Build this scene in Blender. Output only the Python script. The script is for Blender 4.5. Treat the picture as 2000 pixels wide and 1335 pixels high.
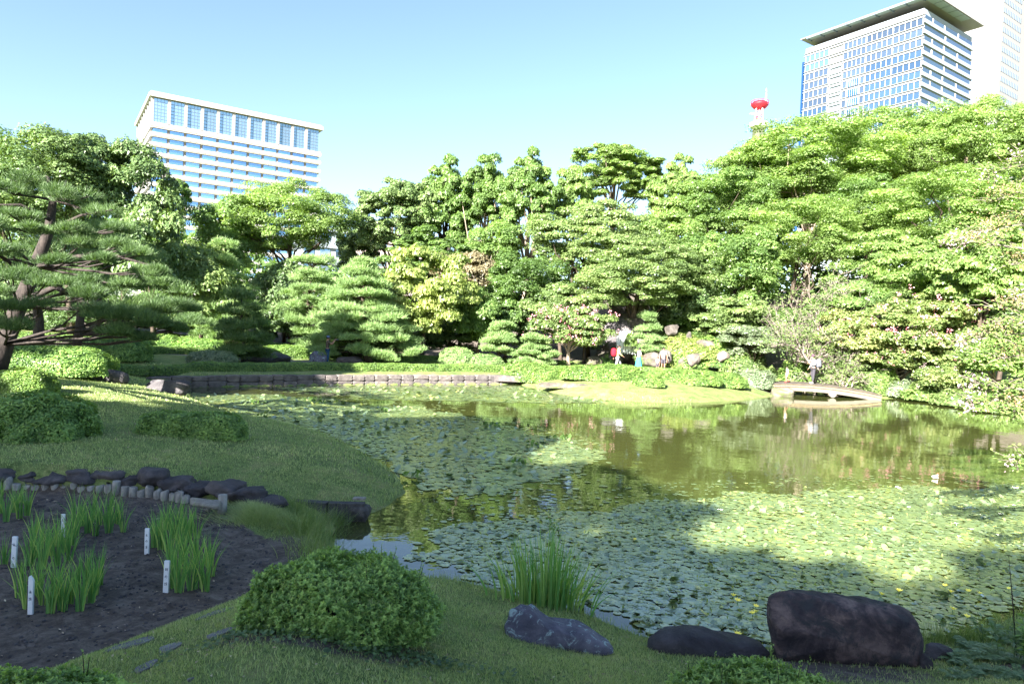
import bpy, bmesh, math, random
import numpy as np
from mathutils import Vector, Matrix

# ---------------------------------------------------------------- camera, sky, sun, exposure
scene = bpy.context.scene
for o in list(bpy.data.objects): bpy.data.objects.remove(o)
R = math.radians
FPX = 1333.0; CAMZ = 3.2; ROLL = R(2.3); PITCH = math.atan(22.5/FPX)
_F = np.array([0, math.cos(PITCH), -math.sin(PITCH)])
_R0 = np.array([1.0, 0, 0]); _U0 = np.array([0, math.sin(PITCH), math.cos(PITCH)])
_R = math.cos(ROLL)*_R0 + math.sin(ROLL)*_U0
_U = -math.sin(ROLL)*_R0 + math.cos(ROLL)*_U0
cam_d = bpy.data.cameras.new('camera'); cam_d.sensor_width = 36; cam_d.lens = 24.0
cam_d.clip_start = 0.1; cam_d.clip_end = 6000
cam = bpy.data.objects.new('camera', cam_d); scene.collection.objects.link(cam)
M3 = Matrix(((_R[0], _U[0], -_F[0]), (_R[1], _U[1], -_F[1]), (_R[2], _U[2], -_F[2])))
cam.matrix_world = Matrix.Translation((0, 0, CAMZ)) @ M3.to_4x4()
scene.camera = cam

SUN_EL = 27.0
SUN_H = np.array([-0.52, -0.854])            # horizontal direction towards the sun
world = bpy.data.worlds.new('World'); scene.world = world; world.use_nodes = True
wn = world.node_tree.nodes; wl = world.node_tree.links; wn.clear()
sky = wn.new('ShaderNodeTexSky'); sky.sky_type = 'NISHITA'; sky.sun_disc = False
sky.sun_elevation = R(SUN_EL); sky.sun_rotation = math.atan2(SUN_H[0], SUN_H[1])
sky.air_density = 0.9; sky.dust_density = 0.6; sky.ozone_density = 1.6; sky.altitude = 50
bg = wn.new('ShaderNodeBackground'); bg.inputs['Strength'].default_value = 0.05
wo = wn.new('ShaderNodeOutputWorld'); wl.new(sky.outputs[0], bg.inputs[0]); wl.new(bg.outputs[0], wo.inputs[0])
sd_ = bpy.data.lights.new('sun', 'SUN'); sd_.energy = 5.0; sd_.angle = R(0.5); sd_.color = (1.0, 0.955, 0.88)
sun = bpy.data.objects.new('sun', sd_); scene.collection.objects.link(sun)
_sv = Vector((SUN_H[0]*math.cos(R(SUN_EL)), SUN_H[1]*math.cos(R(SUN_EL)), math.sin(R(SUN_EL))))
sun.rotation_euler = _sv.to_track_quat('Z', 'Y').to_euler(); sun.location = (0, 0, 60)
scene.view_settings.view_transform = 'Standard'; scene.view_settings.look = 'None'
scene.view_settings.exposure = 2.85; scene.view_settings.gamma = 1.0
scene.view_settings.use_curve_mapping = False
scene.render.engine = 'CYCLES'
cy = scene.cycles
cy.max_bounces = 10; cy.diffuse_bounces = 6; cy.glossy_bounces = 3; cy.transmission_bounces = 6; cy.transparent_max_bounces = 4
cy.use_denoising = True; cy.caustics_reflective = False; cy.caustics_refractive = False
cy.sample_clamp_indirect = 8

# ---------------------------------------------------------------- helpers
rng = np.random.default_rng(11); random.seed(5)
COL = scene.collection

def ray(px, py):
    d = _F*FPX + _R*(px-1000.0) - _U*(py-667.5)
    return d/np.linalg.norm(d)
def at(px, py, Y):
    d = ray(px, py); t = Y/d[1]
    return np.array([d[0]*t, Y, CAMZ + d[2]*t])
def onz(px, py, z=0.0):
    d = ray(px, py); t = (z-CAMZ)/d[2]
    return np.array([d[0]*t, d[1]*t, z])
def sstep(a, b, x):
    t = np.clip((x-a)/(b-a), 0, 1); return t*t*(3-2*t)

def tag(o, label=None, cat=None, group=None, kind=None):
    if label: o['label'] = label
    if cat: o['category'] = cat
    if group: o['group'] = group
    if kind: o['kind'] = kind
    return o
def empty(name, loc, label, cat, group=None, rz=0.0):
    o = bpy.data.objects.new(name, None); COL.objects.link(o)
    o.location = loc; o.rotation_euler = (0, 0, rz); o.empty_display_size = 0.2
    return tag(o, label, cat, group)
def copy_tree(o, parent=None):
    c = o.copy(); COL.objects.link(c); c.parent = parent
    for ch in list(o.children): copy_tree(ch, c)
    return c

class Geo:
    """collects faces with a per-vertex tint; build() links ONE mesh object"""
    def __init__(s): s.v = []; s.f = []; s.t = []; s.m = []; s.n = 0; s.sm = []
    def add(s, V, F, tint=0.5, mi=0, smooth=False):
        V = np.asarray(V, dtype=np.float64).reshape(-1, 3); F = np.asarray(F, dtype=np.int64)
        s.v.append(V); s.f.append(F + s.n); s.n += len(V)
        s.t.append(np.broadcast_to(np.asarray(tint, dtype=np.float32), (len(V),)).copy())
        s.m.append(np.full(len(F), mi)); s.sm.append(np.full(len(F), smooth)); return s
    def mesh(s, name, mats, origin=(0, 0, 0)):
        me = bpy.data.meshes.new(name)
        V = np.concatenate(s.v) - np.asarray(origin, dtype=float)
        loops = np.concatenate([f.ravel() for f in s.f]); tot = np.concatenate([np.full(len(f), f.shape[1]) for f in s.f])
        me.vertices.add(len(V)); me.vertices.foreach_set('co', V.astype(np.float32).ravel())
        me.loops.add(len(loops)); me.loops.foreach_set('vertex_index', loops.astype(np.int32))
        me.polygons.add(len(tot)); st = np.concatenate([[0], np.cumsum(tot)[:-1]])
        me.polygons.foreach_set('loop_start', st.astype(np.int32)); me.polygons.foreach_set('loop_total', tot.astype(np.int32))
        me.polygons.foreach_set('material_index', np.concatenate(s.m).astype(np.int32))
        me.polygons.foreach_set('use_smooth', np.concatenate(s.sm).astype(bool))
        a = me.attributes.new('tint', 'FLOAT', 'POINT'); a.data.foreach_set('value', np.concatenate(s.t))
        if not isinstance(mats, (list, tuple)): mats = [mats]
        for m in mats: me.materials.append(m)
        me.update(calc_edges=True); me.validate(); return me
    def build(s, name, mats, parent=None, origin=(0, 0, 0)):
        me = s.mesh(name, mats, origin)
        o = bpy.data.objects.new(name, me); COL.objects.link(o)
        if parent is not None: o.parent = parent
        else: o.location = origin
        return o

def tube(pts, rad, seg=7, cap=True):
    P = np.asarray(pts, float); n = len(P); rad = np.broadcast_to(np.asarray(rad, float), (n,))
    T = np.gradient(P, axis=0) if n > 1 else np.array([[0, 0, 1.0]])
    T /= np.linalg.norm(T, axis=1, keepdims=True)+1e-9
    ref = np.where(np.abs(T[:, 2:3]) > 0.9, np.array([[1.0, 0, 0]]), np.array([[0, 0, 1.0]]))
    A = np.cross(T, ref); A /= np.linalg.norm(A, axis=1, keepdims=True)+1e-9
    B = np.cross(T, A)
    ang = np.linspace(0, 2*np.pi, seg, endpoint=False)
    V = P[:, None] + (A[:, None]*np.cos(ang)[None, :, None] + B[:, None]*np.sin(ang)[None, :, None])*rad[:, None, None]
    V = V.reshape(-1, 3); F = []
    i = np.arange(n-1)[:, None]*seg; j = np.arange(seg)[None]
    F = np.stack([i+j, i+(j+1) % seg, i+seg+(j+1) % seg, i+seg+j], -1).reshape(-1, 4)
    if cap:
        V = np.vstack([V, P[:1], P[-1:]]); c0 = n*seg; c1 = c0+1
        j = np.arange(seg)
        F2 = np.concatenate([np.stack([np.full(seg, c0), (j+1) % seg, j, j], -1), np.stack([np.full(seg, c1), (n-1)*seg+j, (n-1)*seg+(j+1) % seg, (n-1)*seg+(j+1) % seg], -1)])
        return V, F, F2[:, :3]
    return V, F, None
def add_tube(g, pts, rad, seg=7, mi=0, tint=0.5, smooth=True, cap=True):
    V, F, F2 = tube(pts, rad, seg, cap)
    n0 = g.n; g.add(V, F, tint, mi, smooth)
    if F2 is not None: g.f.append(F2+n0); g.m.append(np.full(len(F2), mi)); g.sm.append(np.full(len(F2), False))
def add_box(g, c, s, rz=0.0, mi=0, tint=0.5, ax=None):
    h = np.array(s)/2.0
    V = np.array([[x, y, z] for z in (-1, 1) for y in (-1, 1) for x in (-1, 1)])*h
    if ax is not None: V = V @ np.asarray(ax, float)
    else:
        cs, sn = math.cos(rz), math.sin(rz); V = V @ np.array([[cs, sn, 0], [-sn, cs, 0], [0, 0, 1]])
    F = [[0, 2, 3, 1], [4, 5, 7, 6], [0, 1, 5, 4], [1, 3, 7, 5], [3, 2, 6, 7], [2, 0, 4, 6]]
    g.add(V+np.array(c), F, tint, mi)
def unit(v): return v/(np.linalg.norm(v, axis=-1, keepdims=True)+1e-9)

def leaves(g, P, N, L, W, tint, mi=0, fold=0.25, r=rng, along=None):
    """diamond leaves: points P, normals N, half-length L, half-width W"""
    n = len(P); N = unit(N)
    T = r.normal(size=(n, 3)) if along is None else along
    T = unit(T - N*np.sum(T*N, 1, keepdims=True)); B = np.cross(N, T)
    L = np.broadcast_to(L, (n,))[:, None]; W = np.broadcast_to(W, (n,))[:, None]
    V = np.stack([P-T*L, P+B*W+N*W*fold, P+T*L, P-B*W+N*W*fold], 1)
    F = (np.arange(n)[:, None]*4 + np.arange(4)[None])
    t = np.repeat(np.broadcast_to(tint, (n,)), 4)
    g.add(V, F, t, mi)
def tri_leaves(g, P, N, L, W, tint, mi=0, r=rng):
    n = len(P); N = unit(N); T = r.normal(size=(n, 3)); T = unit(T - N*np.sum(T*N, 1, keepdims=True)); B = np.cross(N, T)
    L = np.broadcast_to(L, (n,))[:, None]; W = np.broadcast_to(W, (n,))[:, None]
    V = np.stack([P-T*L*.8-B*W, P-T*L*.55+B*W*1.1, P+T*L], 1)
    g.add(V, np.arange(n)[:, None]*3 + np.arange(3)[None], np.repeat(np.broadcast_to(tint, (n,)), 3), mi)
def blades(g, P, H, W, lean, tint, mi=0, seg=3, r=rng, droop=0.5):
    """curved tapered grass/iris blades; lean = (n,2) horizontal offset of the tip"""
    n = len(P); a = r.uniform(0, 2*np.pi, n); S = np.stack([np.cos(a), np.sin(a), 0*a], 1)
    rows = []
    for k in range(seg+1):
        f = k/seg; w = W*(1-f**1.6)*(0.75+0.5*min(f*3, 1)*(1-f)) if k < seg else 0*W
        c = P + np.stack([lean[:, 0]*f**1.7, lean[:, 1]*f**1.7, H*(f - droop*0.35*f**3*np.clip(np.hypot(lean[:, 0], lean[:, 1])/np.maximum(H, 1e-3), 0, 1.4))], 1)
        if k < seg: rows += [c - S*w[:, None], c + S*w[:, None]]
        else: rows += [c]
    V = np.stack(rows, 1); m = V.shape[1]; base = np.arange(n)[:, None]*m
    Fq = np.concatenate([base + np.array([2*k, 2*k+1, 2*k+3, 2*k+2])[None] for k in range(seg-1)]) if seg > 1 else None
    Ft = base + np.array([2*(seg-1), 2*(seg-1)+1, 2*seg])[None]
    t = np.repeat(tint, m); n0 = g.n
    g.add(V, Ft, t, mi)
    if Fq is not None: g.f.append(Fq+n0); g.m.append(np.full(len(Fq), mi)); g.sm.append(np.full(len(Fq), False))

# ---------------------------------------------------------------- materials
def newmat(name):
    m = bpy.data.materials.new(name); m.use_nodes = True; nt = m.node_tree; nt.nodes.clear()
    out = nt.nodes.new('ShaderNodeOutputMaterial'); return m, nt, out
def ramp(nt, stops):
    r_ = nt.nodes.new('ShaderNodeValToRGB'); el = r_.color_ramp.elements
    while len(el) < len(stops): el.new(0.5)
    for e, (p, c) in zip(el, stops): e.position = p; e.color = (*c, 1)
    return r_
def noise(nt, scale, detail=4, rough=0.6, coord=None, dist=0.0):
    n = nt.nodes.new('ShaderNodeTexNoise'); n.inputs['Scale'].default_value = scale
    n.inputs['Detail'].default_value = detail; n.inputs['Roughness'].default_value = rough; n.inputs['Distortion'].default_value = dist
    if coord is not None: nt.links.new(coord, n.inputs['Vector'])
    return n
def geo_pos(nt): return nt.nodes.new('ShaderNodeNewGeometry').outputs['Position']
LEAFK = 1.82
def leafmat(name, dark, mid, light, transl=0.5, rough=0.42, spec=0.45, tcol=None, nscale=0.6):
    dark, mid, light = [tuple((c*.86+.14*(.3*q[0]+.6*q[1]+.1*q[2]))*LEAFK for c in q) for q in (dark, mid, light)]
    m, nt, out = newmat(name); L = nt.links
    at_ = nt.nodes.new('ShaderNodeAttribute'); at_.attribute_name = 'tint'
    no = noise(nt, nscale, 2, 0.5, geo_pos(nt))
    ma = nt.nodes.new('ShaderNodeMath'); ma.operation = 'MULTIPLY_ADD'; L.new(no.outputs[0], ma.inputs[0]); ma.inputs[1].default_value = 0.7; ma.inputs[2].default_value = -0.35
    ad = nt.nodes.new('ShaderNodeMath'); ad.operation = 'ADD'; L.new(ma.outputs[0], ad.inputs[0]); L.new(at_.outputs['Fac'], ad.inputs[1])
    r_ = ramp(nt, [(0.05, dark), (0.5, mid), (0.95, light)]); L.new(ad.outputs[0], r_.inputs[0])
    p = nt.nodes.new('ShaderNodeBsdfPrincipled'); L.new(r_.outputs[0], p.inputs['Base Color'])
    p.inputs['Roughness'].default_value = rough; p.inputs['Specular IOR Level'].default_value = spec
    tr = nt.nodes.new('ShaderNodeBsdfTranslucent')
    hs = nt.nodes.new('ShaderNodeMixRGB'); hs.blend_type = 'MULTIPLY'; hs.inputs[0].default_value = 1; hs.inputs[2].default_value = (*(tcol or (1.5, 1.6, 0.55)), 1)
    L.new(r_.outputs[0], hs.inputs[1]); L.new(hs.outputs[0], tr.inputs[0])
    mx = nt.nodes.new('ShaderNodeMixShader'); mx.inputs[0].default_value = transl
    L.new(p.outputs[0], mx.inputs[1]); L.new(tr.outputs[0], mx.inputs[2]); L.new(mx.outputs[0], out.inputs[0]); return m
def stonemat(name, stops, scale=3.0, bump=0.9, lichen=None, rough=0.85, lich_amt=0.62, moss=None):
    m, nt, out = newmat(name); L = nt.links
    tc = nt.nodes.new('ShaderNodeTexCoord').outputs['Object']
    oi = nt.nodes.new('ShaderNodeObjectInfo')
    va = nt.nodes.new('ShaderNodeVectorMath'); va.operation = 'ADD'; L.new(tc, va.inputs[0])
    sc = nt.nodes.new('ShaderNodeMath'); sc.operation = 'MULTIPLY'; sc.inputs[1].default_value = 37; L.new(oi.outputs['Random'], sc.inputs[0]); L.new(sc.outputs[0], va.inputs[1])
    co = va.outputs[0]
    n1 = noise(nt, scale, 8, 0.65, co, 0.4); r_ = ramp(nt, stops); L.new(n1.outputs[0], r_.inputs[0]); col = r_.outputs[0]
    br = nt.nodes.new('ShaderNodeMixRGB'); br.blend_type = 'MULTIPLY'; br.inputs[0].default_value = 1
    rv = ramp(nt, [(0, (0.72, 0.72, 0.75)), (1, (1.2, 1.15, 1.1))]); L.new(oi.outputs['Random'], rv.inputs[0]); L.new(col, br.inputs[1]); L.new(rv.outputs[0], br.inputs[2]); col = br.outputs[0]
    if lichen:
        n2 = noise(nt, scale*2.2, 6, 0.7, co, 1.2); r2 = ramp(nt, [(lich_amt, (0, 0, 0)), (lich_amt+0.07, (1, 1, 1))]); L.new(n2.outputs[0], r2.inputs[0])
        mx = nt.nodes.new('ShaderNodeMixRGB'); L.new(r2.outputs[0], mx.inputs[0]); L.new(col, mx.inputs[1]); mx.inputs[2].default_value = (*lichen, 1); col = mx.outputs[0]
    if moss:
        n3 = noise(nt, scale*0.8, 5, 0.7, co, 0.8); r3 = ramp(nt, [(0.5, (0, 0, 0)), (0.62, (1, 1, 1))]); L.new(n3.outputs[0], r3.inputs[0])
        mx = nt.nodes.new('ShaderNodeMixRGB'); L.new(r3.outputs[0], mx.inputs[0]); L.new(col, mx.inputs[1]); mx.inputs[2].default_value = (*moss, 1); col = mx.outputs[0]
    p = nt.nodes.new('ShaderNodeBsdfPrincipled'); L.new(col, p.inputs['Base Color']); p.inputs['Roughness'].default_value = rough; p.inputs['Specular IOR Level'].default_value = 0.3
    nb0 = noise(nt, scale*3.5, 10, 0.75, co, 0.5); nv = nt.nodes.new('ShaderNodeTexVoronoi'); nv.feature = 'DISTANCE_TO_EDGE'; nv.inputs['Scale'].default_value = scale*1.6; L.new(nb0.outputs[1], nv.inputs['Vector']) if False else L.new(co, nv.inputs['Vector'])
    cr_ = ramp(nt, [(0.0, (0, 0, 0)), (0.06, (1, 1, 1))]); L.new(nv.outputs['Distance'], cr_.inputs[0]); nb = nt.nodes.new('ShaderNodeMath'); nb.operation = 'MULTIPLY_ADD'; L.new(cr_.outputs[0], nb.inputs[0]); nb.inputs[1].default_value = 0.05; L.new(nb0.outputs[0], nb.inputs[2])
    b = nt.nodes.new('ShaderNodeBump'); b.inputs['Strength'].default_value = bump; b.inputs['Distance'].default_value = 0.16/scale
    L.new(nb.outputs[0], b.inputs['Height']); L.new(b.outputs[0], p.inputs['Normal']); L.new(p.outputs[0], out.inputs[0]); return m
def plain(name, col, rough=0.6, spec=0.3, metal=0.0, var=0.12, scale=8.0, bump=0.0):
    m, nt, out = newmat(name); L = nt.links
    tc = nt.nodes.new('ShaderNodeTexCoord').outputs['Object']; n1 = noise(nt, scale, 5, 0.6, tc)
    r_ = ramp(nt, [(0.3, tuple(c*(1-var) for c in col)), (0.7, tuple(min(1, c*(1+var)) for c in col))]); L.new(n1.outputs[0], r_.inputs[0])
    p = nt.nodes.new('ShaderNodeBsdfPrincipled'); L.new(r_.outputs[0], p.inputs['Base Color'])
    p.inputs['Roughness'].default_value = rough; p.inputs['Specular IOR Level'].default_value = spec; p.inputs['Metallic'].default_value = metal
    if bump:
        b = nt.nodes.new('ShaderNodeBump'); b.inputs['Strength'].default_value = bump; b.inputs['Distance'].default_value = 0.02; L.new(n1.outputs[0], b.inputs['Height']); L.new(b.outputs[0], p.inputs['Normal'])
    L.new(p.outputs[0], out.inputs[0]); return m
def barkmat(name, a, b_, scale=6):
    m, nt, out = newmat(name); L = nt.links
    mp = nt.nodes.new('ShaderNodeMapping'); mp.inputs['Scale'].default_value = (1, 1, 0.35); L.new(geo_pos(nt), mp.inputs[0])
    n1 = noise(nt, scale, 7, 0.7, mp.outputs[0], 0.6); r_ = ramp(nt, [(0.35, a), (0.65, b_)]); L.new(n1.outputs[0], r_.inputs[0])
    p = nt.nodes.new('ShaderNodeBsdfPrincipled'); L.new(r_.outputs[0], p.inputs['Base Color']); p.inputs['Roughness'].default_value = 0.9; p.inputs['Specular IOR Level'].default_value = 0.2
    b = nt.nodes.new('ShaderNodeBump'); b.inputs['Strength'].default_value = 0.7; b.inputs['Distance'].default_value = 0.04; L.new(n1.outputs[0], b.inputs['Height']); L.new(b.outputs[0], p.inputs['Normal'])
    L.new(p.outputs[0], out.inputs[0]); return m

M = {}
M['broad']  = leafmat('leaf_broad', (0.030, 0.060, 0.012), (0.070, 0.125, 0.026), (0.125, 0.190, 0.045))
M['broadL'] = leafmat('leaf_broad_light', (0.050, 0.085, 0.018), (0.105, 0.165, 0.036), (0.165, 0.230, 0.060))
M['dark']   = leafmat('leaf_dark', (0.024, 0.050, 0.013), (0.052, 0.092, 0.024), (0.092, 0.138, 0.036), 0.25)
M['yellow'] = leafmat('leaf_yellow_green', (0.060, 0.090, 0.016), (0.125, 0.165, 0.032), (0.200, 0.225, 0.050), 0.4)
M['feather']= leafmat('leaf_feathery', (0.040, 0.070, 0.018), (0.085, 0.130, 0.032), (0.130, 0.175, 0.050), 0.4)
M['brown']  = leafmat('leaf_brownish', (0.070, 0.062, 0.030), (0.135, 0.115, 0.058), (0.200, 0.165, 0.090), 0.35, tcol=(1.3, 1.1, 0.7))
M['myrtle'] = leafmat('leaf_myrtle', (0.045, 0.078, 0.018), (0.100, 0.145, 0.036), (0.165, 0.175, 0.055), 0.4)
M['myrtleN']= leafmat('leaf_myrtle_near', (0.035, 0.072, 0.014), (0.085, 0.140, 0.026), (0.150, 0.195, 0.042), 0.4, rough=0.5, spec=0.25)
M['pine']   = leafmat('needle_pine', (0.017, 0.040, 0.010), (0.043, 0.082, 0.020), (0.080, 0.130, 0.032), 0.25, rough=0.55)
M['pineL']  = leafmat('needle_pine_light', (0.045, 0.085, 0.022), (0.100, 0.165, 0.045), (0.155, 0.225, 0.068), 0.25, rough=0.55)
M['azalea'] = leafmat('leaf_azalea', (0.028, 0.070, 0.012), (0.080, 0.150, 0.024), (0.165, 0.250, 0.042), 0.3, rough=0.42, spec=0.4, nscale=2.5)
M['hedge']  = leafmat('leaf_hedge', (0.030, 0.062, 0.010), (0.075, 0.135, 0.020), (0.135, 0.205, 0.032), 0.3, nscale=1.2)
M['iris']   = leafmat('leaf_iris', (0.030, 0.090, 0.024), (0.070, 0.180, 0.040), (0.200, 0.270, 0.060), 0.35, rough=0.4, spec=0.4, nscale=0.8)
M['grass']  = leafmat('blade_grass', (0.080, 0.125, 0.036), (0.155, 0.205, 0.066), (0.270, 0.275, 0.120), 0.3, nscale=0.9)
M['sedge']  = leafmat('blade_sedge', (0.050, 0.085, 0.018), (0.085, 0.130, 0.028), (0.150, 0.175, 0.055), 0.3, nscale=0.9)
M['grey_leaf'] = leafmat('leaf_greyish', (0.055, 0.080, 0.040), (0.105, 0.140, 0.075), (0.165, 0.190, 0.110), 0.3)
M['pink']   = leafmat('petal_pink', (0.30, 0.08, 0.11), (0.42, 0.16, 0.19), (0.52, 0.28, 0.30), 0.3, tcol=(1.1, 0.8, 0.8))
M['palepink'] = leafmat('petal_pale', (0.30, 0.19, 0.22), (0.38, 0.27, 0.29), (0.45, 0.37, 0.38), 0.3, tcol=(1.1, 1, 1))
M['pod']    = leafmat('seed_pods', (0.11, 0.065, 0.025), (0.18, 0.125, 0.05), (0.24, 0.19, 0.08), 0.2, tcol=(1.1, 1, .7))
M['bark']   = barkmat('bark_brown', (0.045, 0.034, 0.026), (0.115, 0.088, 0.066))
M['barkD']  = barkmat('bark_dark', (0.022, 0.018, 0.017), (0.062, 0.050, 0.044), 9)
M['barkP']  = barkmat('bark_pale', (0.20, 0.155, 0.115), (0.40, 0.33, 0.26))
M['twig']   = barkmat('twig_grey', (0.13, 0.105, 0.09), (0.25, 0.21, 0.18))
M['rockD']  = stonemat('rock_dark', [(0.3, (0.034, 0.032, 0.037)), (0.5, (0.075, 0.070, 0.076)), (0.72, (0.155, 0.142, 0.145))], 2.2, 1.0)
M['rockBig'] = stonemat('rock_boulder', [(0.34, (0.022, 0.019, 0.024)), (0.48, (0.062, 0.048, 0.052)), (0.66, (0.19, 0.145, 0.135))], 4.5, 1.0, moss=(0.035, 0.036, 0.040))
M['rockL']  = stonemat('rock_lichen', [(0.3, (0.055, 0.055, 0.075)), (0.5, (0.115, 0.115, 0.150)), (0.72, (0.20, 0.20, 0.24))], 4.0, 1.0, lichen=(0.30, 0.40, 0.40), lich_amt=0.56)
M['rockS']  = stonemat('rock_sunlit', [(0.3, (0.05, 0.044, 0.038)), (0.5, (0.12, 0.106, 0.094)), (0.72, (0.22, 0.20, 0.18))], 1.2, 0.7)
M['rockM']  = stonemat('rock_mossy', [(0.3, (0.050, 0.045, 0.038)), (0.5, (0.12, 0.105, 0.085)), (0.72, (0.22, 0.20, 0.165))], 1.6, 0.7, moss=(0.075, 0.095, 0.03))
M['wallst'] = stonemat('wall_stone', [(0.3, (0.075, 0.065, 0.062)), (0.5, (0.14, 0.122, 0.115)), (0.72, (0.22, 0.195, 0.18))], 2.6, 0.6)
M['flag']   = stonemat('flagstone', [(0.3, (0.08, 0.082, 0.088)), (0.5, (0.13, 0.135, 0.14)), (0.72, (0.21, 0.22, 0.215))], 5, 0.4)
M['log']    = barkmat('log_weathered', (0.17, 0.165, 0.155), (0.36, 0.35, 0.32), 12)
M['plank']  = barkmat('plank_weathered', (0.15, 0.14, 0.12), (0.30, 0.285, 0.25), 9)
M['timberD'] = barkmat('timber_dark', (0.04, 0.038, 0.038), (0.10, 0.095, 0.09), 9)

# ---------------------------------------------------------------- pond outline and terrain
def opx(*p): return [tuple(onz(x, y)[:2]) for x, y in p]
POND = (opx((655, 1030), (668, 1012), (712, 1008), (752, 990), (792, 962), (782, 938), (758, 915), (722, 893), (688, 874), (640, 852), (590, 838), (540, 829), (500, 821), (460, 811), (420, 800), (388, 789), (355, 777), (330, 766), (338, 758),
            (385, 756), (450, 754.5), (520, 753), (600, 752), (700, 751), (800, 750.5), (910, 750), (1015, 750),
            (1040, 757), (1085, 768), (1150, 777), (1220, 783), (1300, 786), (1370, 785), (1450, 781), (1515, 773))
        + [(15.9, 41.5), (17.6, 46), (18.8, 51), (21, 51.5), (22.6, 46), (22.2, 41.5)]
        + opx((1762, 779), (1800, 784), (1850, 791), (1920, 802), (2000, 815))
        + [(27, 27), (27.5, 19), (22, 11.5), (14, 8.4), (9, 8.0)]
        + opx((2000, 1195), (1900, 1232), (1820, 1255), (1660, 1262), (1510, 1260), (1400, 1262), (1320, 1256), (1250, 1240), (1190, 1216), (1140, 1196), (1080, 1180), (1000, 1160), (940, 1143), (880, 1128), (800, 1125), (700, 1110), (665, 1085), (650, 1055)))
POND = np.array(POND)
BED = np.array([tuple(onz(x, y, 0.4)[:2]) for x, y in [(-420, 940), (0, 958), (150, 962), (300, 968), (395, 975), (445, 1003), (500, 1040), (555, 1085), (548, 1130), (440, 1178), (330, 1218), (215, 1262), (70, 1318)]] + [(-4.3, 4.6), (-7, 4.2), (-10, 6)])
def sdf(poly, x, y):
    """signed distance, negative inside"""
    x = np.asarray(x, float); y = np.asarray(y, float); d2 = np.full(x.shape, 1e18); ins = np.zeros(x.shape, bool)
    n = len(poly)
    for i in range(n):
        ax, ay = poly[i]; bx, by = poly[(i+1) % n]; ex, ey = bx-ax, by-ay
        t = np.clip(((x-ax)*ex+(y-ay)*ey)/(ex*ex+ey*ey+1e-12), 0, 1)
        d2 = np.minimum(d2, (x-ax-t*ex)**2+(y-ay-t*ey)**2)
        c = (ay > y) != (by > y)
        with np.errstate(divide='ignore', invalid='ignore'): xi = ax+(y-ay)*ex/(ey if ey != 0 else 1e-12)
        ins ^= c & (x < xi)
    d = np.sqrt(d2); return np.where(ins, -d, d)
def lumps(x, y, s, a): return a*(np.sin(x*s+1.3*np.sin(y*s*.7))*np.cos(y*s*1.1+.8*np.sin(x*s*.6)))
def height(x, y):
    x = np.asarray(x, float); y = np.asarray(y, float); d = sdf(POND, x, y); dp = np.maximum(d, 0)
    hn = np.minimum(1.62, 0.27*dp) + 0.02*np.minimum(dp, 1)*np.sin(x*2.1)*np.sin(y*1.7)
    hl = 0.85*(1-np.exp(-dp/1.9)) + 0.05*np.clip(-x-9, 0, 30)*sstep(12, 20, y)
    ww = sstep(-16, -15, x)*sstep(1.3, 0.5, x)*sstep(28.5, 30, y)
    hf = (0.60+0.2*sstep(2, 9, dp))*(1-np.exp(-dp/0.2))*ww + (0.82*(1-np.exp(-dp/2.2)))*(1-ww)
    wn = sstep(10.6, 8.4, y)*sstep(-5.5, -3.6, x) + sstep(-5.5, -3.6, -np.abs(x+20))*0
    wn = np.maximum(wn, sstep(6.5, 4.5, y)); wf = sstep(26, 31, y)
    h = hn*wn + (1-wn)*(hl*(1-wf)+(hf + 0.05*np.clip(-x-14, 0, 20)*sstep(30, 34, y))*wf)
    hill = sstep(50, 78, y)*(2.0+5.5*sstep(-6, 12, x)) + sstep(29, 50, x)*4.0*sstep(12, 30, y) + sstep(120, 300, y)*-7
    h = h + hill*sstep(0.5, 6, dp) + lumps(x, y, 0.9, 0.025)*np.minimum(dp, 1)
    h += 0.16*np.exp(-((x+3.5)**2/0.2+(y-9.9)**2/0.2))
    b = sdf(BED, x, y); cap = .42+.27*np.maximum(b, 0)+lumps(x, y, 2.1, .02); wc = sstep(9.9, 9.1, y)*sstep(-.5, -2.6, x+.12*(y-4)); h = np.where(d > 0, h*(1-wc)+np.minimum(h, cap)*wc, h)
    h += 0.20*np.exp(-((x+2.62)**2/0.22+(y-8.7)**2/0.9))*sstep(0.05, 0.4, dp)
    wb = sstep(0.22, -0.10, b)
    h = h*(1-wb) + (0.40+lumps(x, y, 5.0, 0.018)+lumps(x+3, y, 11.0, 0.010))*wb
    h = np.where(d < 0, -0.6*sstep(0, 1.3, -d)-0.02, h)
    return h
_T = np.concatenate([np.arange(2, 60, 0.02), np.arange(60, 200, 0.2)])
def gp(px, py):
    """the ground point seen at a pixel"""
    d = ray(px, py); P = d[None]*_T[:, None] + np.array([0, 0, CAMZ]); h = height(P[:, 0], P[:, 1]); k = np.argmax(P[:, 2] < np.maximum(h, 0))
    return P[k]
def gz(x, y): return float(height(np.array([x]), np.array([y]))[0])
def gpath(px, Y):
    """ground point under pixel column px at depth Y"""
    x = at(px, 645, Y)[0]; return np.array([x, Y, gz(x, Y)])

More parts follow.
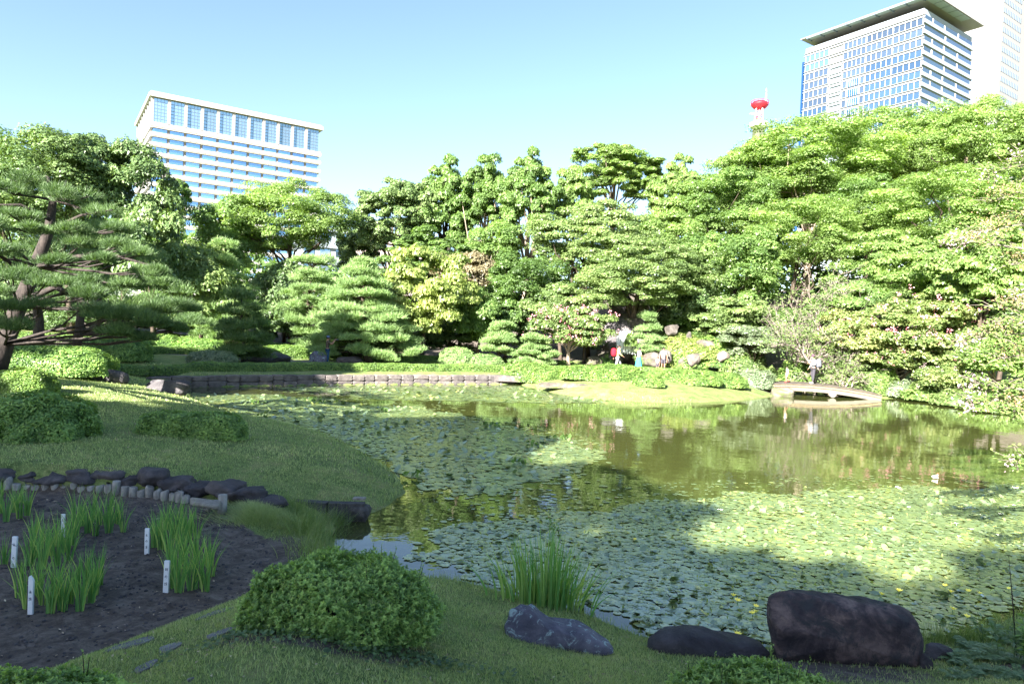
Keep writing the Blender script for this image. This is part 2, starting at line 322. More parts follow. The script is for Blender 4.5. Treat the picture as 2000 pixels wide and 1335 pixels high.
def axis(lo, hi, segs):
    a = [lo]
    while a[-1] < hi:
        s = next((st for l, h_, st in segs if l <= a[-1] < h_), None)
        a.append(a[-1]+s)
    return np.array(a)
gx = np.concatenate([-np.geomspace(900, 17, 40), axis(-16, 15, [(-16.1, -9, .25), (-9, 9, .14), (9, 15.1, .25)]), axis(15.4, 30, [(15, 31, .35)]), np.geomspace(31, 900, 40)])
gy = np.concatenate([-np.geomspace(300, 6, 14), axis(-5, 2.2, [(-6, 2.3, .5)]), axis(2.4, 14, [(2.3, 14.1, .14)]), axis(14.3, 60, [(14, 24, .25), (24, 61, .33)]), np.geomspace(62, 3000, 45)])
GX, GY = np.meshgrid(gx, gy); GZ = height(GX, GY)
GZ = np.where(GY > 100, GZ, GZ)
me = bpy.data.meshes.new('ground'); nx, ny = len(gx), len(gy)
Vg = np.stack([GX, GY, GZ], -1).reshape(-1, 3)
ii = np.arange(ny-1)[:, None]*nx + np.arange(nx-1)[None]
Fg = np.stack([ii, ii+1, ii+nx+1, ii+nx], -1).reshape(-1, 4)
gg = Geo(); gg.add(Vg, Fg, 0.5, 0, True); ground_me = None
def seg_dist(poly, x, y):
    d = np.full(np.shape(x), 1e9)
    for (ax, ay), (bx, by) in zip(poly[:-1], poly[1:]):
        ex, ey = bx-ax, by-ay; t = np.clip(((x-ax)*ex+(y-ay)*ey)/(ex*ex+ey*ey), 0, 1); d = np.minimum(d, np.hypot(x-ax-t*ex, y-ay-t*ey))
    return d
PATH = [(-30, 36.5), (-18, 40), (-12, 42.2), (-5, 44.2), (3, 45), (9, 46), (14, 46.3), (15.4, 43.5), (15.3, 42.3)]
def m_grass_ground():
    m, nt, out = newmat('ground'); L = nt.links; pos = geo_pos(nt)
    n1 = noise(nt, 1.7, 9, 0.72, pos, 0.5); n2 = noise(nt, 14, 6, 0.75, pos)
    g1 = ramp(nt, [(0.34, (0.100, 0.150, 0.050)), (0.5, (0.180, 0.232, 0.084)), (0.66, (0.300, 0.290, 0.135))]); L.new(n1.outputs[0], g1.inputs[0])
    g2 = ramp(nt, [(0.30, (0.45, 0.5, 0.4)), (0.7, (1.35, 1.3, 1.2))]); L.new(n2.outputs[0], g2.inputs[0])
    mu = nt.nodes.new('ShaderNodeMixRGB'); mu.blend_type = 'MULTIPLY'; mu.inputs[0].default_value = 1; L.new(g1.outputs[0], mu.inputs[1]); L.new(g2.outputs[0], mu.inputs[2])
    n3 = noise(nt, 5, 8, 0.8, pos, 0.6); dr = ramp(nt, [(0.28, (0.044, 0.034, 0.028)), (0.48, (0.108, 0.088, 0.074)), (0.64, (0.195, 0.165, 0.140)), (0.8, (0.27, 0.245, 0.22))]); L.new(n3.outputs[0], dr.inputs[0])
    n4 = noise(nt, 9, 5, 0.6, pos); pr = ramp(nt, [(0.3, (0.16, 0.14, 0.12)), (0.7, (0.28, 0.25, 0.215))]); L.new(n4.outputs[0], pr.inputs[0])
    def attr(nm):
        a = nt.nodes.new('ShaderNodeAttribute'); a.attribute_name = nm
        ad = nt.nodes.new('ShaderNodeMath'); ad.operation = 'MULTIPLY_ADD'; ad.inputs[1].default_value = 0.6; ad.inputs[2].default_value = -0.30; L.new(n2.outputs[0], ad.inputs[0])
        s = nt.nodes.new('ShaderNodeMath'); s.operation = 'ADD'; L.new(a.outputs['Fac'], s.inputs[0]); L.new(ad.outputs[0], s.inputs[1])
        r_ = ramp(nt, [(0.42, (0, 0, 0)), (0.58, (1, 1, 1))]); L.new(s.outputs[0], r_.inputs[0]); return r_.outputs[0]
    c = mu.outputs[0]
    for nm, col in (('dirt', dr.outputs[0]), ('path', pr.outputs[0])):
        mx = nt.nodes.new('ShaderNodeMixRGB'); L.new(attr(nm), mx.inputs[0]); L.new(c, mx.inputs[1]); L.new(col, mx.inputs[2]); c = mx.outputs[0]
    p = nt.nodes.new('ShaderNodeBsdfPrincipled'); L.new(c, p.inputs['Base Color']); p.inputs['Roughness'].default_value = 0.9; p.inputs['Specular IOR Level'].default_value = 0.15
    b = nt.nodes.new('ShaderNodeBump'); b.inputs['Strength'].default_value = 0.8; b.inputs['Distance'].default_value = 0.05
    nb = noise(nt, 22, 8, 0.75, pos); L.new(nb.outputs[0], b.inputs['Height']); L.new(b.outputs[0], p.inputs['Normal']); L.new(p.outputs[0], out.inputs[0]); return m
ground = gg.build('ground', m_grass_ground()); tag(ground, 'grassy ground with bare mud bed and gravel path around the pond', None, None, 'structure')
bx, by = Vg[:, 0], Vg[:, 1]
bedd = sdf(BED, bx, by)
def bare(x, y):
    """worn soil: under the near bush, round the boulder, on the ridge by the mud bed"""
    d = np.zeros(np.shape(x))
    for cx, cy_, rx, ry in ((-1.25, 4.85, .85, .42), (2.9, 5.95, 1.0, .5), (-2.75, 8.5, .42, 1.0), (5.2, 6.2, .7, .5), (-3.4, 4.2, 1.0, .4)):
        d = np.maximum(d, 1.0-0.5*((x-cx)**2/rx**2+(y-cy_)**2/ry**2))
    return np.clip(d, 0, 1)
dirt = np.maximum(sstep(0.12, -0.12, bedd), bare(bx, by)*0.85)
dirt = np.maximum(dirt, 0.9*sstep(50, 56, by)*(by < 120))
pathv = sstep(1.5, 0.9, seg_dist(PATH, bx, by))
me = ground.data
for nm, v in (('dirt', dirt), ('path', pathv)):
    a = me.attributes.new(nm, 'FLOAT', 'POINT'); a.data.foreach_set('value', v.astype(np.float32))

def m_water():
    m, nt, out = newmat('water'); L = nt.links; pos = geo_pos(nt)
    p = nt.nodes.new('ShaderNodeBsdfPrincipled'); p.inputs['Base Color'].default_value = (0.050, 0.058, 0.016, 1)
    p.inputs['Roughness'].default_value = 0.025; p.inputs['IOR'].default_value = 1.45; p.inputs['Specular IOR Level'].default_value = 0.6
    n1 = noise(nt, 3.2, 3, 0.5, pos); n2 = noise(nt, 0.55, 2, 0.5, pos)
    ad = nt.nodes.new('ShaderNodeMath'); ad.operation = 'MULTIPLY_ADD'; L.new(n1.outputs[0], ad.inputs[0]); ad.inputs[1].default_value = 0.35; L.new(n2.outputs[0], ad.inputs[2])
    b = nt.nodes.new('ShaderNodeBump'); b.inputs['Strength'].default_value = 0.16; b.inputs['Distance'].default_value = 0.05
    L.new(ad.outputs[0], b.inputs['Height']); L.new(b.outputs[0], p.inputs['Normal']); L.new(p.outputs[0], out.inputs[0]); return m
g = Geo(); xs = np.linspace(-17.5, 30, 40); ys = np.linspace(6, 53, 40); X, Y = np.meshgrid(xs, ys)
ii = np.arange(39)[:, None]*40 + np.arange(39)[None]
g.add(np.stack([X, Y, 0*X], -1).reshape(-1, 3), np.stack([ii, ii+1, ii+41, ii+40], -1).reshape(-1, 4), 0.5, 0, True)
water = g.build('water', m_water()); tag(water, 'still olive green pond water reflecting trees and sky', None, None, 'structure')

# ---------------------------------------------------------------- lily pads
M['pad'] = leafmat('lily_leaf', (0.060, 0.095, 0.040), (0.105, 0.150, 0.050), (0.210, 0.225, 0.045), 0.12, rough=0.24, spec=1.0, nscale=0.5)
_pp = [n_ for n_ in M['pad'].node_tree.nodes if n_.type == 'BSDF_PRINCIPLED'][0]; _pp.inputs['Coat Weight'].default_value = 0.75; _pp.inputs['Coat Roughness'].default_value = 0.28; _pp.inputs['Coat IOR'].default_value = 1.7
FIELDS = [np.array(opx(*p)) for p in (
    [(345, 768), (430, 769), (520, 770), (600, 776), (665, 782), (720, 791), (820, 795), (880, 806), (940, 820), (1000, 836), (1060, 850), (1120, 862), (1182, 884), (1150, 897), (1145, 918), (1090, 928), (1060, 945), (1000, 958), (940, 968), (900, 975), (850, 972), (800, 972), (785, 940), (740, 905), (690, 876), (640, 853), (560, 836), (500, 823), (450, 810), (395, 791)],
    [(520, 757), (700, 754), (1010, 753), (1050, 762), (1100, 771), (1200, 783), (1150, 787), (1000, 787), (880, 783), (760, 781), (700, 778), (640, 768)],
    [(850, 1050), (900, 1030), (1010, 1012), (1100, 1002), (1180, 988), (1260, 978), (1330, 971), (1420, 966), (1500, 961), (1600, 957), (1700, 954), (1850, 950), (2000, 947), (2200, 945), (2500, 960), (2600, 1060), (2200, 1180), (2000, 1185), (1820, 1250), (1510, 1262), (1400, 1262), (1250, 1242), (1140, 1196), (1000, 1152), (900, 1132), (830, 1112), (795, 1085), (860, 1075)])]
def pads_in(poly, spacing, r, edge=0.25):
    lo = poly.min(0); hi = poly.max(0); n = int((hi-lo)[0]*(hi-lo)[1]/spacing**2)
    P = r.uniform(lo, hi, (n, 2)); d = sdf(poly, P[:, 0], P[:, 1]); w = sdf(POND, P[:, 0], P[:, 1])
    wob = 0.5*np.sin(P[:, 0]*2.3+np.sin(P[:, 1]*3.1))*np.sin(P[:, 1]*1.9)
    keep = (d + wob*edge*1.6 < -edge*r.exponential(0.5, n)) & (w < -0.06)
    # scattered outliers just outside
    out = (d > 0) & (d < 1.2) & (r.random(n) < 0.035) & (w < -0.1)
    return P[keep | out]
PAD_A = pads_in(FIELDS[0], 0.064, rng, 0.4)
gapn = np.sin(PAD_A[:, 0]*1.9+PAD_A[:, 1]*.6)*np.sin(PAD_A[:, 1]*1.3+1)+0.6*np.sin(PAD_A[:, 0]*5.1)*np.sin(PAD_A[:, 1]*4.3)
# thin patches of open water near the lawn bank and at the near tip
nearb = sstep(16, 12.5, PAD_A[:, 1])
dwp = -sdf(POND, PAD_A[:, 0], PAD_A[:, 1])
PAD_A = PAD_A[rng.random(len(PAD_A)) < np.clip(1.0-0.12*np.maximum(gapn, 0)-0.5*nearb*(gapn > 0)-0.4*(dwp < 0.9)*(gapn > 0), 0, 1)]
PAD_B = pads_in(FIELDS[1], 0.10, rng, 0.3)
PAD_C = pads_in(FIELDS[2], 0.045, rng, 0.35)
def pad_faces(n, seg, r, rad, cup, tilt):
    a = r.uniform(0, 2*np.pi, n)[:, None] + np.linspace(0.16, 2*np.pi-0.16, seg)[None]
    rr = rad[:, None]*(1+0.06*r.normal(size=(n, seg)))
    tx = r.normal(0, 1, n)*tilt; ty = r.normal(0, 1, n)*tilt
    x = np.cos(a)*rr; y = np.sin(a)*rr*0.92
    z = cup[:, None]*(rr**2/rad[:, None]**2) + x*tx[:, None] + y*ty[:, None]
    ctr = np.zeros((n, 1, 3)); V = np.concatenate([ctr, np.stack([x, y, z], -1)], 1)
    return V
def pad_field(g, P, r, rad0, seg, zlift=0.006, upr=0.03):
    n = len(P); rad = rad0*np.exp(np.clip(r.normal(0, 0.33, n), -.7, .45)); cup = np.where(r.random(n) < 0.05, r.uniform(0.005, 0.02, n), r.uniform(0, 0.002, n))
    V = pad_faces(n, seg, r, rad, cup, np.where(r.random(n) < upr, 0.35, 0.014))
    z = zlift + r.uniform(0, 0.008, n); V = V + np.stack([P[:, 0], P[:, 1], z + np.abs(V[:, :, 2].min(1))*0.8], -1)[:, None]
    F = (np.arange(n)[:, None]*(seg+1) + np.arange(seg+1)[None])
    t = np.clip(r.normal(0.42, 0.14, n) + (r.random(n) < 0.07)*0.45, 0, 1)
    g.add(V.reshape(-1, 3), F, np.repeat(t, seg+1))
# the 300 nearest ones in view are leaves of their own
def inview(P, z=0.0, m=0):
    d = np.stack([P[:, 0], P[:, 1], np.full(len(P), z-CAMZ)], -1); f = d @ _F; x = 1000+FPX*(d @ _R)/f; y = 667.5-FPX*(d @ _U)/f
    return (f > 0.5) & (x > -m) & (x < 2000+m) & (y > -m) & (y < 1335+m), f, x, y
vis, f_, px_, py_ = inview(PAD_C)
hid = ((px_ > 1495) & (px_ < 1815) & (py_ > 1150)) | ((px_ > 945) & (px_ < 1150) & (py_ > 1080)) | (px_ > 1880)
cand = np.where(vis & ~hid)[0]; order = cand[np.argsort(f_[cand])][:300]
near = PAD_C[order]; rest = np.delete(PAD_C, order, 0)
far_ = rest[:, 1] > 11.5
for nm, parts in (('lily_pad_mat', [(rest[~far_], .043, 7), (rest[far_], .047, 5)]), ('lily_pad_bed', [(PAD_A, .066, 6)]), ('lily_pad_strip', [(PAD_B, .09, 6)])):
    g = Geo()
    for P, rr, sg in parts: pad_field(g, P, rng, rr, sg)
    o = g.build(nm, M['pad'])
    tag(o, {'lily_pad_mat': 'dense mat of small green lily pads along the near right shore', 'lily_pad_bed': 'broken field of lily pads spreading from the left lawn bank to mid pond', 'lily_pad_strip': 'narrow bright strip of lily pads below the stone retaining wall'}[nm], 'lily pads', None, 'stuff')
pv = []
for k in range(8):
    g = Geo(); r2 = np.random.default_rng(50+k); pad_field(g, np.zeros((1, 2)), r2, .048, 12, 0.0, 0.1); pv.append(g.mesh('lily_pad', M['pad']))
for i, (x, y) in enumerate(near):
    o = bpy.data.objects.new('lily_pad', pv[i % 8]); COL.objects.link(o); o.location = (x, y, 0.008+0.012*random.random()); o.rotation_euler = (0, 0, random.uniform(0, 6.28))
    s = random.uniform(0.8, 1.25); o.scale = (s, s, 1)
    tag(o, 'small round lily pad at the near edge of the right-hand mat', 'lily pad', 'lily pads along the near shore')
# raised curled leaves standing out of the mats
def raised(nm, P, label, s0, tint):
    g = Geo(); n = len(P)
    z = rng.uniform(0.02, 0.10, n)*s0; Pc = np.stack([P[:, 0], P[:, 1], z+0.01], -1)
    N = np.stack([rng.normal(0, .8, n), rng.normal(-.4, .8, n), rng.uniform(.2, 1, n)], -1)
    leaves(g, Pc, N, rng.uniform(.05, .09, n)*s0, rng.uniform(.03, .06, n)*s0, np.clip(rng.normal(tint, .2, n), 0, 1), 0, 0.7)
    o = g.build(nm, M['yellow'] if tint > .5 else M['broad']); tag(o, label, 'raised leaves', None, 'stuff')
q = PAD_A[rng.choice(len(PAD_A), 60)]; q = q[(q[:, 1] > 14)]
cl = q[::6]; q = (cl[:, None] + rng.normal(0, .17, (len(cl), 9, 2))).reshape(-1, 2); q = q[sdf(POND, q[:, 0], q[:, 1]) < -0.15]
raised('raised_leaves', q, 'dark green lily leaves standing clear of the water in small clumps', 1.25, 0.4)
q = PAD_C[rng.choice(len(PAD_C), 420)]; raised('curled_leaves', q, 'curled yellowing lily leaves scattered over the right-hand mat', 0.42, 0.7)
# small yellow pond flowers
M['yflower'] = leafmat('petal_yellow', (0.55, 0.42, 0.02), (0.75, 0.62, 0.03), (0.85, 0.75, 0.08), 0.3, tcol=(1, 1, .5))
def flower_mesh():
    g = Geo()
    for k in range(7):
        a = k*2*math.pi/7; d = np.array([math.cos(a), math.sin(a), 0]); leaves(g, (d*.018+[0, 0, .035])[None], (d*-.6+np.array([0, 0, .8]))[None], .022, .011, 0.6, 0, .3, along=(d+np.array([0, 0, .7]))[None])
    add_tube(g, [(0, 0, -.02), (0, 0, .03)], [.004, .003], 5, 1, 0.4)
    return g.mesh('pond_flower', [M['yflower'], M['iris']])
fm = flower_mesh()
for px, py in [(1440, 1180), (1475, 1190), (1470, 1205), (1432, 1170), (1720, 1166), (1755, 1161), (1846, 1150), (1856, 1162), (1892, 1160), (1913, 1165), (1970, 1154), (1888, 1212), (1440, 1247), (1476, 1200), (1860, 1196), (1240, 1058), (1700, 1065)]:
    p = onz(px, py); o = bpy.data.objects.new('pond_flower', fm); COL.objects.link(o); o.location = (p[0], p[1], .012); o.rotation_euler = (random.uniform(-.2, .2), random.uniform(-.2, .2), random.uniform(0, 6)); s = random.uniform(.9, 1.4); o.scale = (s, s, s)
    tag(o, 'tiny yellow pond flower poking out of the right-hand lily mat', 'flower', 'yellow pond flowers')

# ---------------------------------------------------------------- buildings
AX = np.array([0.826, 0.563, 0.0]); BX = np.array([-0.563, 0.826, 0.0])      # the two street directions
def bglass(name, col, rough=0.08, metal=0.0, spec=1.0):
    m, nt, out = newmat(name); L = nt.links
    oi = nt.nodes.new('ShaderNodeObjectInfo'); r_ = ramp(nt, [(0, tuple(c*0.8 for c in col)), (1, tuple(c*1.2 for c in col))]); L.new(oi.outputs['Random'], r_.inputs[0])
    p = nt.nodes.new('ShaderNodeBsdfPrincipled'); L.new(r_.outputs[0], p.inputs['Base Color']); p.inputs['Roughness'].default_value = rough; p.inputs['Metallic'].default_value = metal; p.inputs['Specular IOR Level'].default_value = spec
    L.new(p.outputs[0], out.inputs[0]); return m
M['glassB'] = bglass('glass_blue', (0.33, 0.52, 0.80), .06, .9); M['glassD'] = bglass('glass_deep_blue', (0.08, 0.25, 0.55), .06, .9); M['glassP'] = bglass('glass_pale', (0.19, 0.30, 0.41), .06, .9)
M['glassG'] = bglass('glass_green', (0.24, 0.31, 0.34), .08, .9); M['glassC'] = bglass('glass_lounge', (0.42, 0.55, 0.60), .06, .85); M['glassW'] = bglass('glass_white', (0.25, 0.31, 0.37), .08, .9)
M['cwhite'] = plain('cladding_white', (0.42, 0.395, 0.38), 0.6, var=0.03, scale=0.05); M['cgrey'] = plain('cladding_grey', (0.21, 0.205, 0.20), 0.6, var=0.04, scale=0.1)
M['cpanel'] = plain('panel_white', (0.22, 0.255, 0.29), 0.5, var=0.03, scale=0.05); M['soffit'] = plain('soffit_grey', (0.25, 0.30, 0.32), 0.6, var=0.05, scale=0.2)
M['red'] = plain('paint_red', (0.40, 0.012, 0.022), 0.5, var=0.05); M['redw'] = plain('paint_white', (0.78, 0.76, 0.77), 0.5, var=0.03); M['mullion'] = plain('mullion_dark', (0.10, 0.13, 0.17), 0.5)
UP = np.array([0, 0, 1.0])
def ax_of(u): return np.array([u, np.cross(UP, u), UP])
def bar(g, o, u, out, s0, s1, z0, z1, d0, d1, mi=0):
    """box on a facade: along u from s0 to s1, z0..z1, from d0 to d1 outward"""
    c = o + u*(s0+s1)/2 + UP*(z0+z1)/2 + out*(d0+d1)/2
    add_box(g, c, (s1-s0, d1-d0, z1-z0), ax=np.array([u, out, UP]), mi=mi)
def shared(name, me, parent, loc, rz):
    o = bpy.data.objects.new(name, me); COL.objects.link(o); o.parent = parent; o.location = loc; o.rotation_euler = (0, 0, rz); return o
def panemesh(name, w, h, t, mat, nbars=0, barmat=None, vb=0):
    g = Geo(); add_box(g, (0, 0, 0), (w, t, h))
    for k in range(nbars): add_box(g, (0, -t*.5-.05, -h/2+h*(k+1)/(nbars+1)), (w, .1, .14), mi=1)
    for k in range(vb): add_box(g, (-w/2+w*(k+1)/(vb+1), -t*.5-.05, 0), (.08, .1, h), mi=1)
    return g.mesh(name, [mat, barmat or mat])
rzA = math.atan2(AX[1], AX[0]); rzB = math.atan2(BX[1], BX[0])
# --- the banded hotel on the left
C0 = np.array([-134.4, 250.0, 0.0]); LA, LB, HT = 62.0, 48.0, 84.2; outA = np.array([AX[1], -AX[0], 0]); outB = np.array([-BX[1], BX[0], 0])
hotel = empty('hotel_building', tuple(C0), 'white banded office block with blue windows and glazed top storey above the left trees', 'building')
def kid(g, name, mats, parent, C): 
    o = g.build(name, mats, parent, origin=tuple(C)); o.location = (0, 0, 0); return o
g = Geo(); add_box(g, C0+AX*LA/2+BX*LB/2+UP*(HT-1)/2, (LA-1.2, LB-1.2, HT-1), ax=np.array([AX, BX, UP])); kid(g, 'wall', M['cgrey'], hotel, C0)
g = Geo(); add_box(g, C0+AX*LA/2+BX*LB/2+UP*(HT-0.6), (LA+2.2, LB+2.2, 1.3), ax=np.array([AX, BX, UP])); add_box(g, C0+AX*LA/2+BX*LB/2+UP*(HT+.35), (LA+1.2, LB+1.2, .7), ax=np.array([AX, BX, UP])); kid(g, 'roof', M['cwhite'], hotel, C0)
zt = HT-1.3; ztop0 = zt-9.0; FL = 3.62; nb = 11; bw = LA/nb; nfl = 18
pm_top = panemesh('glazed_bay', bw-1.0, 8.6, .3, M['glassC'], 6, M['mullion'], 3); pm_w = panemesh('window', bw-1.0, 1.95, .2, M['glassB']); pm_d = panemesh('window', bw-1.0, 1.95, .2, M['glassD'])
nbB = 8; bwB = LB/nbB; pm_b = panemesh('window', bwB-2.6, 1.9, .2, M['glassB']); pm_tb = panemesh('glazed_bay', bwB-1.6, 8.6, .3, M['glassC'], 0)
for i in range(nb):
    c = AX*(i+.5)*bw + outA*(-0.35) + UP*(ztop0+4.5); shared('glazed_bay', pm_top, hotel, tuple(c), rzA)
for i in range(nbB): shared('glazed_bay', pm_tb, hotel, tuple(BX*(i+.5)*bwB+outB*(-.35)+UP*(ztop0+4.5)), rzB+math.pi)
for i in range(1, nb):
    g = Geo(); bar(g, C0+AX*i*bw, AX, outA, -.5, .5, ztop0-.6, zt, -.6, .45); kid(g, 'column', M['cgrey'], hotel, C0)
for i in range(nbB+1):
    g = Geo(); bar(g, C0+BX*i*bwB, BX, outB, -.55+(.6 if i == 0 else 0), .55+(.6 if i == 0 else 0), ztop0-.6, zt, -.6, .4); kid(g, 'column', M['cgrey'], hotel, C0)
for f in range(nfl):
    z = ztop0 - f*FL; h = 2.0 if f == 0 else 1.62
    g = Geo(); cc = C0+AX*LA/2+BX*LB/2+UP*(z-h/2)
    add_box(g, cc, (LA+1.3, LB+1.3, h*.52), ax=np.array([AX, BX, UP])); add_box(g, cc+UP*h*.36, (LA+.9, LB+.9, h*.26), ax=np.array([AX, BX, UP])); add_box(g, cc-UP*h*.36, (LA+.9, LB+.9, h*.26), ax=np.array([AX, BX, UP]))
    kid(g, 'floor_band', M['cwhite'], hotel, C0)
    for i in range(nb):
        zc = z - h - (FL-1.62)/2
        if zc < 20: continue
        shared('window', pm_d if (f == 10 and i == nb-1) else pm_w, hotel, tuple(AX*((i+.5)*bw)+outA*(-.52)+UP*zc), rzA)
    for i in range(nbB):
        zc = z - h - (FL-1.62)/2
        if zc > 42: shared('window', pm_b, hotel, tuple(BX*((i+.5)*bwB)+outB*(-.52)+UP*zc), rzB+math.pi)
# --- the glass tower on the right
C1 = np.array([156.6, 270.0, 0.0]); TB, TA, TH = 51.7, 43.0, 136.2
tower = empty('glass_tower', tuple(C1), 'glass office tower with white floor bands and projecting louvred roof canopy above the right trees', 'building')
g = Geo(); add_box(g, C1+AX*TA/2+BX*TB/2+UP*TH/2, (TA-1, TB-1, TH), ax=np.array([AX, BX, UP])); kid(g, 'wall', M['cpanel'], tower, C1)
F2 = 4.12; nb2 = 30
# left-facing facade (runs along BX, outward outB): fine vertical panes in bands
kinds = {}
def bandmesh(w, h, mat, n, key):
    if key not in kinds:
        g = Geo(); add_box(g, (0, 0, 0), (w, .3, h))
        for k in range(n+1): add_box(g, (-w/2+w*k/n, -.19, 0), (.07, .08, h), mi=1)
        kinds[key] = g.mesh('window_band', [mat, M['redw']])
    return kinds[key]
for f in range(18):
    z = TH-3.6-f*F2
    g = Geo(); bar(g, C1, BX, outB, 0, TB, z-.12, z+.12, -.5, .12); bar(g, C1, BX, outB, 0, TB, z+1.0, z+1.16, -.5, .08); kid(g, 'floor_line', M['cgrey'], tower, C1)
    for (s0, s1) in ((.4, 12), (12, 23), (23, 33), (37, 39.5), (39.5, 51)):
        if s0 == 37: continue
        mat = 'glassP' if f > 2 else 'glassW'
        if s0 == 39.5: mat = 'glassB' if f < 2 else ('glassW' if f < 6 else 'glassP')
        if s0 == 23 and f > 2: mat = 'glassW'
        w = s1-s0-.3; me_ = bandmesh(w, 2.7, M[mat], max(3, int(w/1.9)), (round(w, 2), mat)); shared('window_band', me_, tower, tuple(BX*(s0+s1)/2+outB*(-.32)+UP*(z-1.6)), rzB+math.pi)
    if f > 3:
        me_ = bandmesh(4.6, 3.0, M['glassD'], 5, 'deep'); shared('window_band', me_, tower, tuple(BX*27.8+outB*(-.05)+UP*(z-1.6)), rzB+math.pi)
    if 1 < f: # dark recessed balcony slots
        g = Geo(); bar(g, C1, BX, outB, 33.4, 38.6, z-1.0, z-.1, -.5, .3); kid(g, 'balcony', M['soffit'], tower, C1)
        g = Geo(); bar(g, C1, BX, outB, 33.4, 38.6, z-4.0, z-2.6, -.5, .9); kid(g, 'balcony_front', M['cpanel'], tower, C1)
g = Geo(); bar(g, C1, BX, outB, TB-.2, TB+.5, 0, TH-6, -.6, .35); kid(g, 'corner_glass', M['glassD'], tower, C1)
# right-facing facade (runs along AX, outward outA)
for f in range(18):
    z = TH-2.0-f*F2; segs_ = [(.5, 7, 'glassG'), (7.6, 17, 'glassG'), (17.6, 29, 'glassG'), (29.5, 42.6, 'glassW')]
    if f % 3 == 1: segs_ = [(.5, 18, 'glassG'), (18.5, 42.6, 'glassW')]
    for s0, s1, mt in segs_:
        g2 = bandmesh(s1-s0, 1.75, M[mt], 1, ('r', s0, s1, mt)); shared('window_band', g2, tower, tuple(AX*(s0+s1)/2+outA*(-.35)+UP*(z-1.2)), rzA)
    g = Geo(); bar(g, C1, AX, outA, 0, TA, z-F2+.35+.0, z-2.2, -.5, .15); kid(g, 'floor_band', M['cpanel'], tower, C1)
g = Geo(); bar(g, C1, AX, outA, TA-.1, TA+.25, 0, TH-18, -.8, .5); kid(g, 'corner_post', M['mullion'], tower, C1)
# roof canopy: slab, fascia, soffit panels
zc = TH+3.2
g = Geo(); add_box(g, C1+AX*(TA/2-1.6)+BX*(TB/2-1.9)+UP*(zc+.3), (TA+3.0, TB+4, .35), ax=np.array([AX, BX, UP])); kid(g, 'roof', M['cgrey'], tower, C1)
gs = Geo(); me_s = panemesh('soffit_panel', 5.6, .2, 2.6, M['soffit']); me_s2 = panemesh('soffit_panel', 5.6, .2, 3.4, M['soffit'])
for k in range(8): shared('soffit_panel', me_s, tower, tuple(BX*(3.4+k*6.05)+outB*1.5+UP*(zc-.1)+AX*0), rzB+math.pi)
for k in range(5): shared('soffit_panel', me_s2, tower, tuple(AX*(3.2+k*6.1)+outA*1.8+UP*(zc-.1)), rzA)
for k in range(9):
    g = Geo(); bar(g, C1, BX, outB, .2+k*6.05, .55+k*6.05, zc-.5, zc+.05, -1, 3.1); kid(g, 'roof_beam', M['mullion'], tower, C1)
g = Geo(); add_box(g, C1+AX*(TA/2+3)+BX*(TB/2+3)+UP*(TH+1.6), (TA-8, TB-8, 3.4), ax=np.array([AX, BX, UP])); kid(g, 'plant_room', M['cgrey'], tower, C1)
# --- pale tower behind
C2 = np.array([228.5, 330.0, 0.0]); bt = empty('white_tower', tuple(C2), 'pale stone high-rise with rows of small windows behind the glass tower', 'building')
g = Geo(); add_box(g, C2+AX*30+BX*15+UP*107, (60, 30, 214), ax=np.array([AX, BX, UP])); M['cstone'] = plain('stone_pale', (.19, .185, .185), .7, var=.03, scale=.05); kid(g, 'wall', M['cstone'], bt, C2)
wm = panemesh('window', 1.0, 2.4, .3, M['mullion'])
cnt = 0
for f in range(13):
    z = 176 - f*4.7
    for i in range(11):
        shared('window', wm, bt, tuple(AX*(2.2+i*1.9)+outA*(.02)+UP*z), rzA)
    for i in range(2):
        g = Geo(); bar(g, C2, BX, outB, 5+i*6.5, 8+i*6.5, z-.2, z+.2, -.1, .12); kid(g, 'ledge', M['cgrey'], bt, C2)
# --- radio mast with red disc platform
T0 = at(1481, 265, 300); T0[2] = 0; rt = empty('radio_tower', tuple(T0), 'white and red lattice radio mast topped by a red disc platform', 'radio tower')
zz = lambda py: at(1481, py, 300)[2]
def lathe(g, prof, c, seg=20, mi=0):
    a = np.linspace(0, 2*np.pi, seg, endpoint=False); V = np.array([[c[0]+r_*math.cos(t), c[1]+r_*math.sin(t), c[2]+z_] for r_, z_ in prof for t in a])
    n = len(prof); F = [[i*seg+j, i*seg+(j+1) % seg, (i+1)*seg+(j+1) % seg, (i+1)*seg+j] for i in range(n-1) for j in range(seg)]
    g.add(V, F, .5, mi, True)
g = Geo(); lathe(g, [(0, zz(206)-2), (2.6, zz(206)-1.2), (3.7, zz(206)), (3.7, zz(204)), (3.0, zz(200)), (0, zz(197))], T0*[1, 1, 0]); kid(g, 'disc_platform', M['red'], rt, T0)
g = Geo()
for k in range(12):
    a = k*math.pi/6; add_tube(g, [T0+[3.7*math.cos(a), 3.7*math.sin(a), zz(204)], T0+[3.7*math.cos(a), 3.7*math.sin(a), zz(199)]], .09, 4)
lathe(g, [(3.65, zz(199)), (3.8, zz(199)), (3.8, zz(199)+.15), (3.65, zz(199)+.15)], T0*[1, 1, 0]); kid(g, 'railing', M['red'], rt, T0)
g = Geo(); gr = Geo()
zl, zh = zz(243), zz(208); cor = [np.array([2.2*math.cos(a), 2.2*math.sin(a), 0]) for a in (.4, 1.97, 3.54, 5.11)]
for c in cor: add_tube(g, [T0+c*1.15+UP*zl, T0+c*.75+UP*zh], .22, 5)
add_tube(g, [T0+UP*zl, T0+UP*zh], .5, 8)
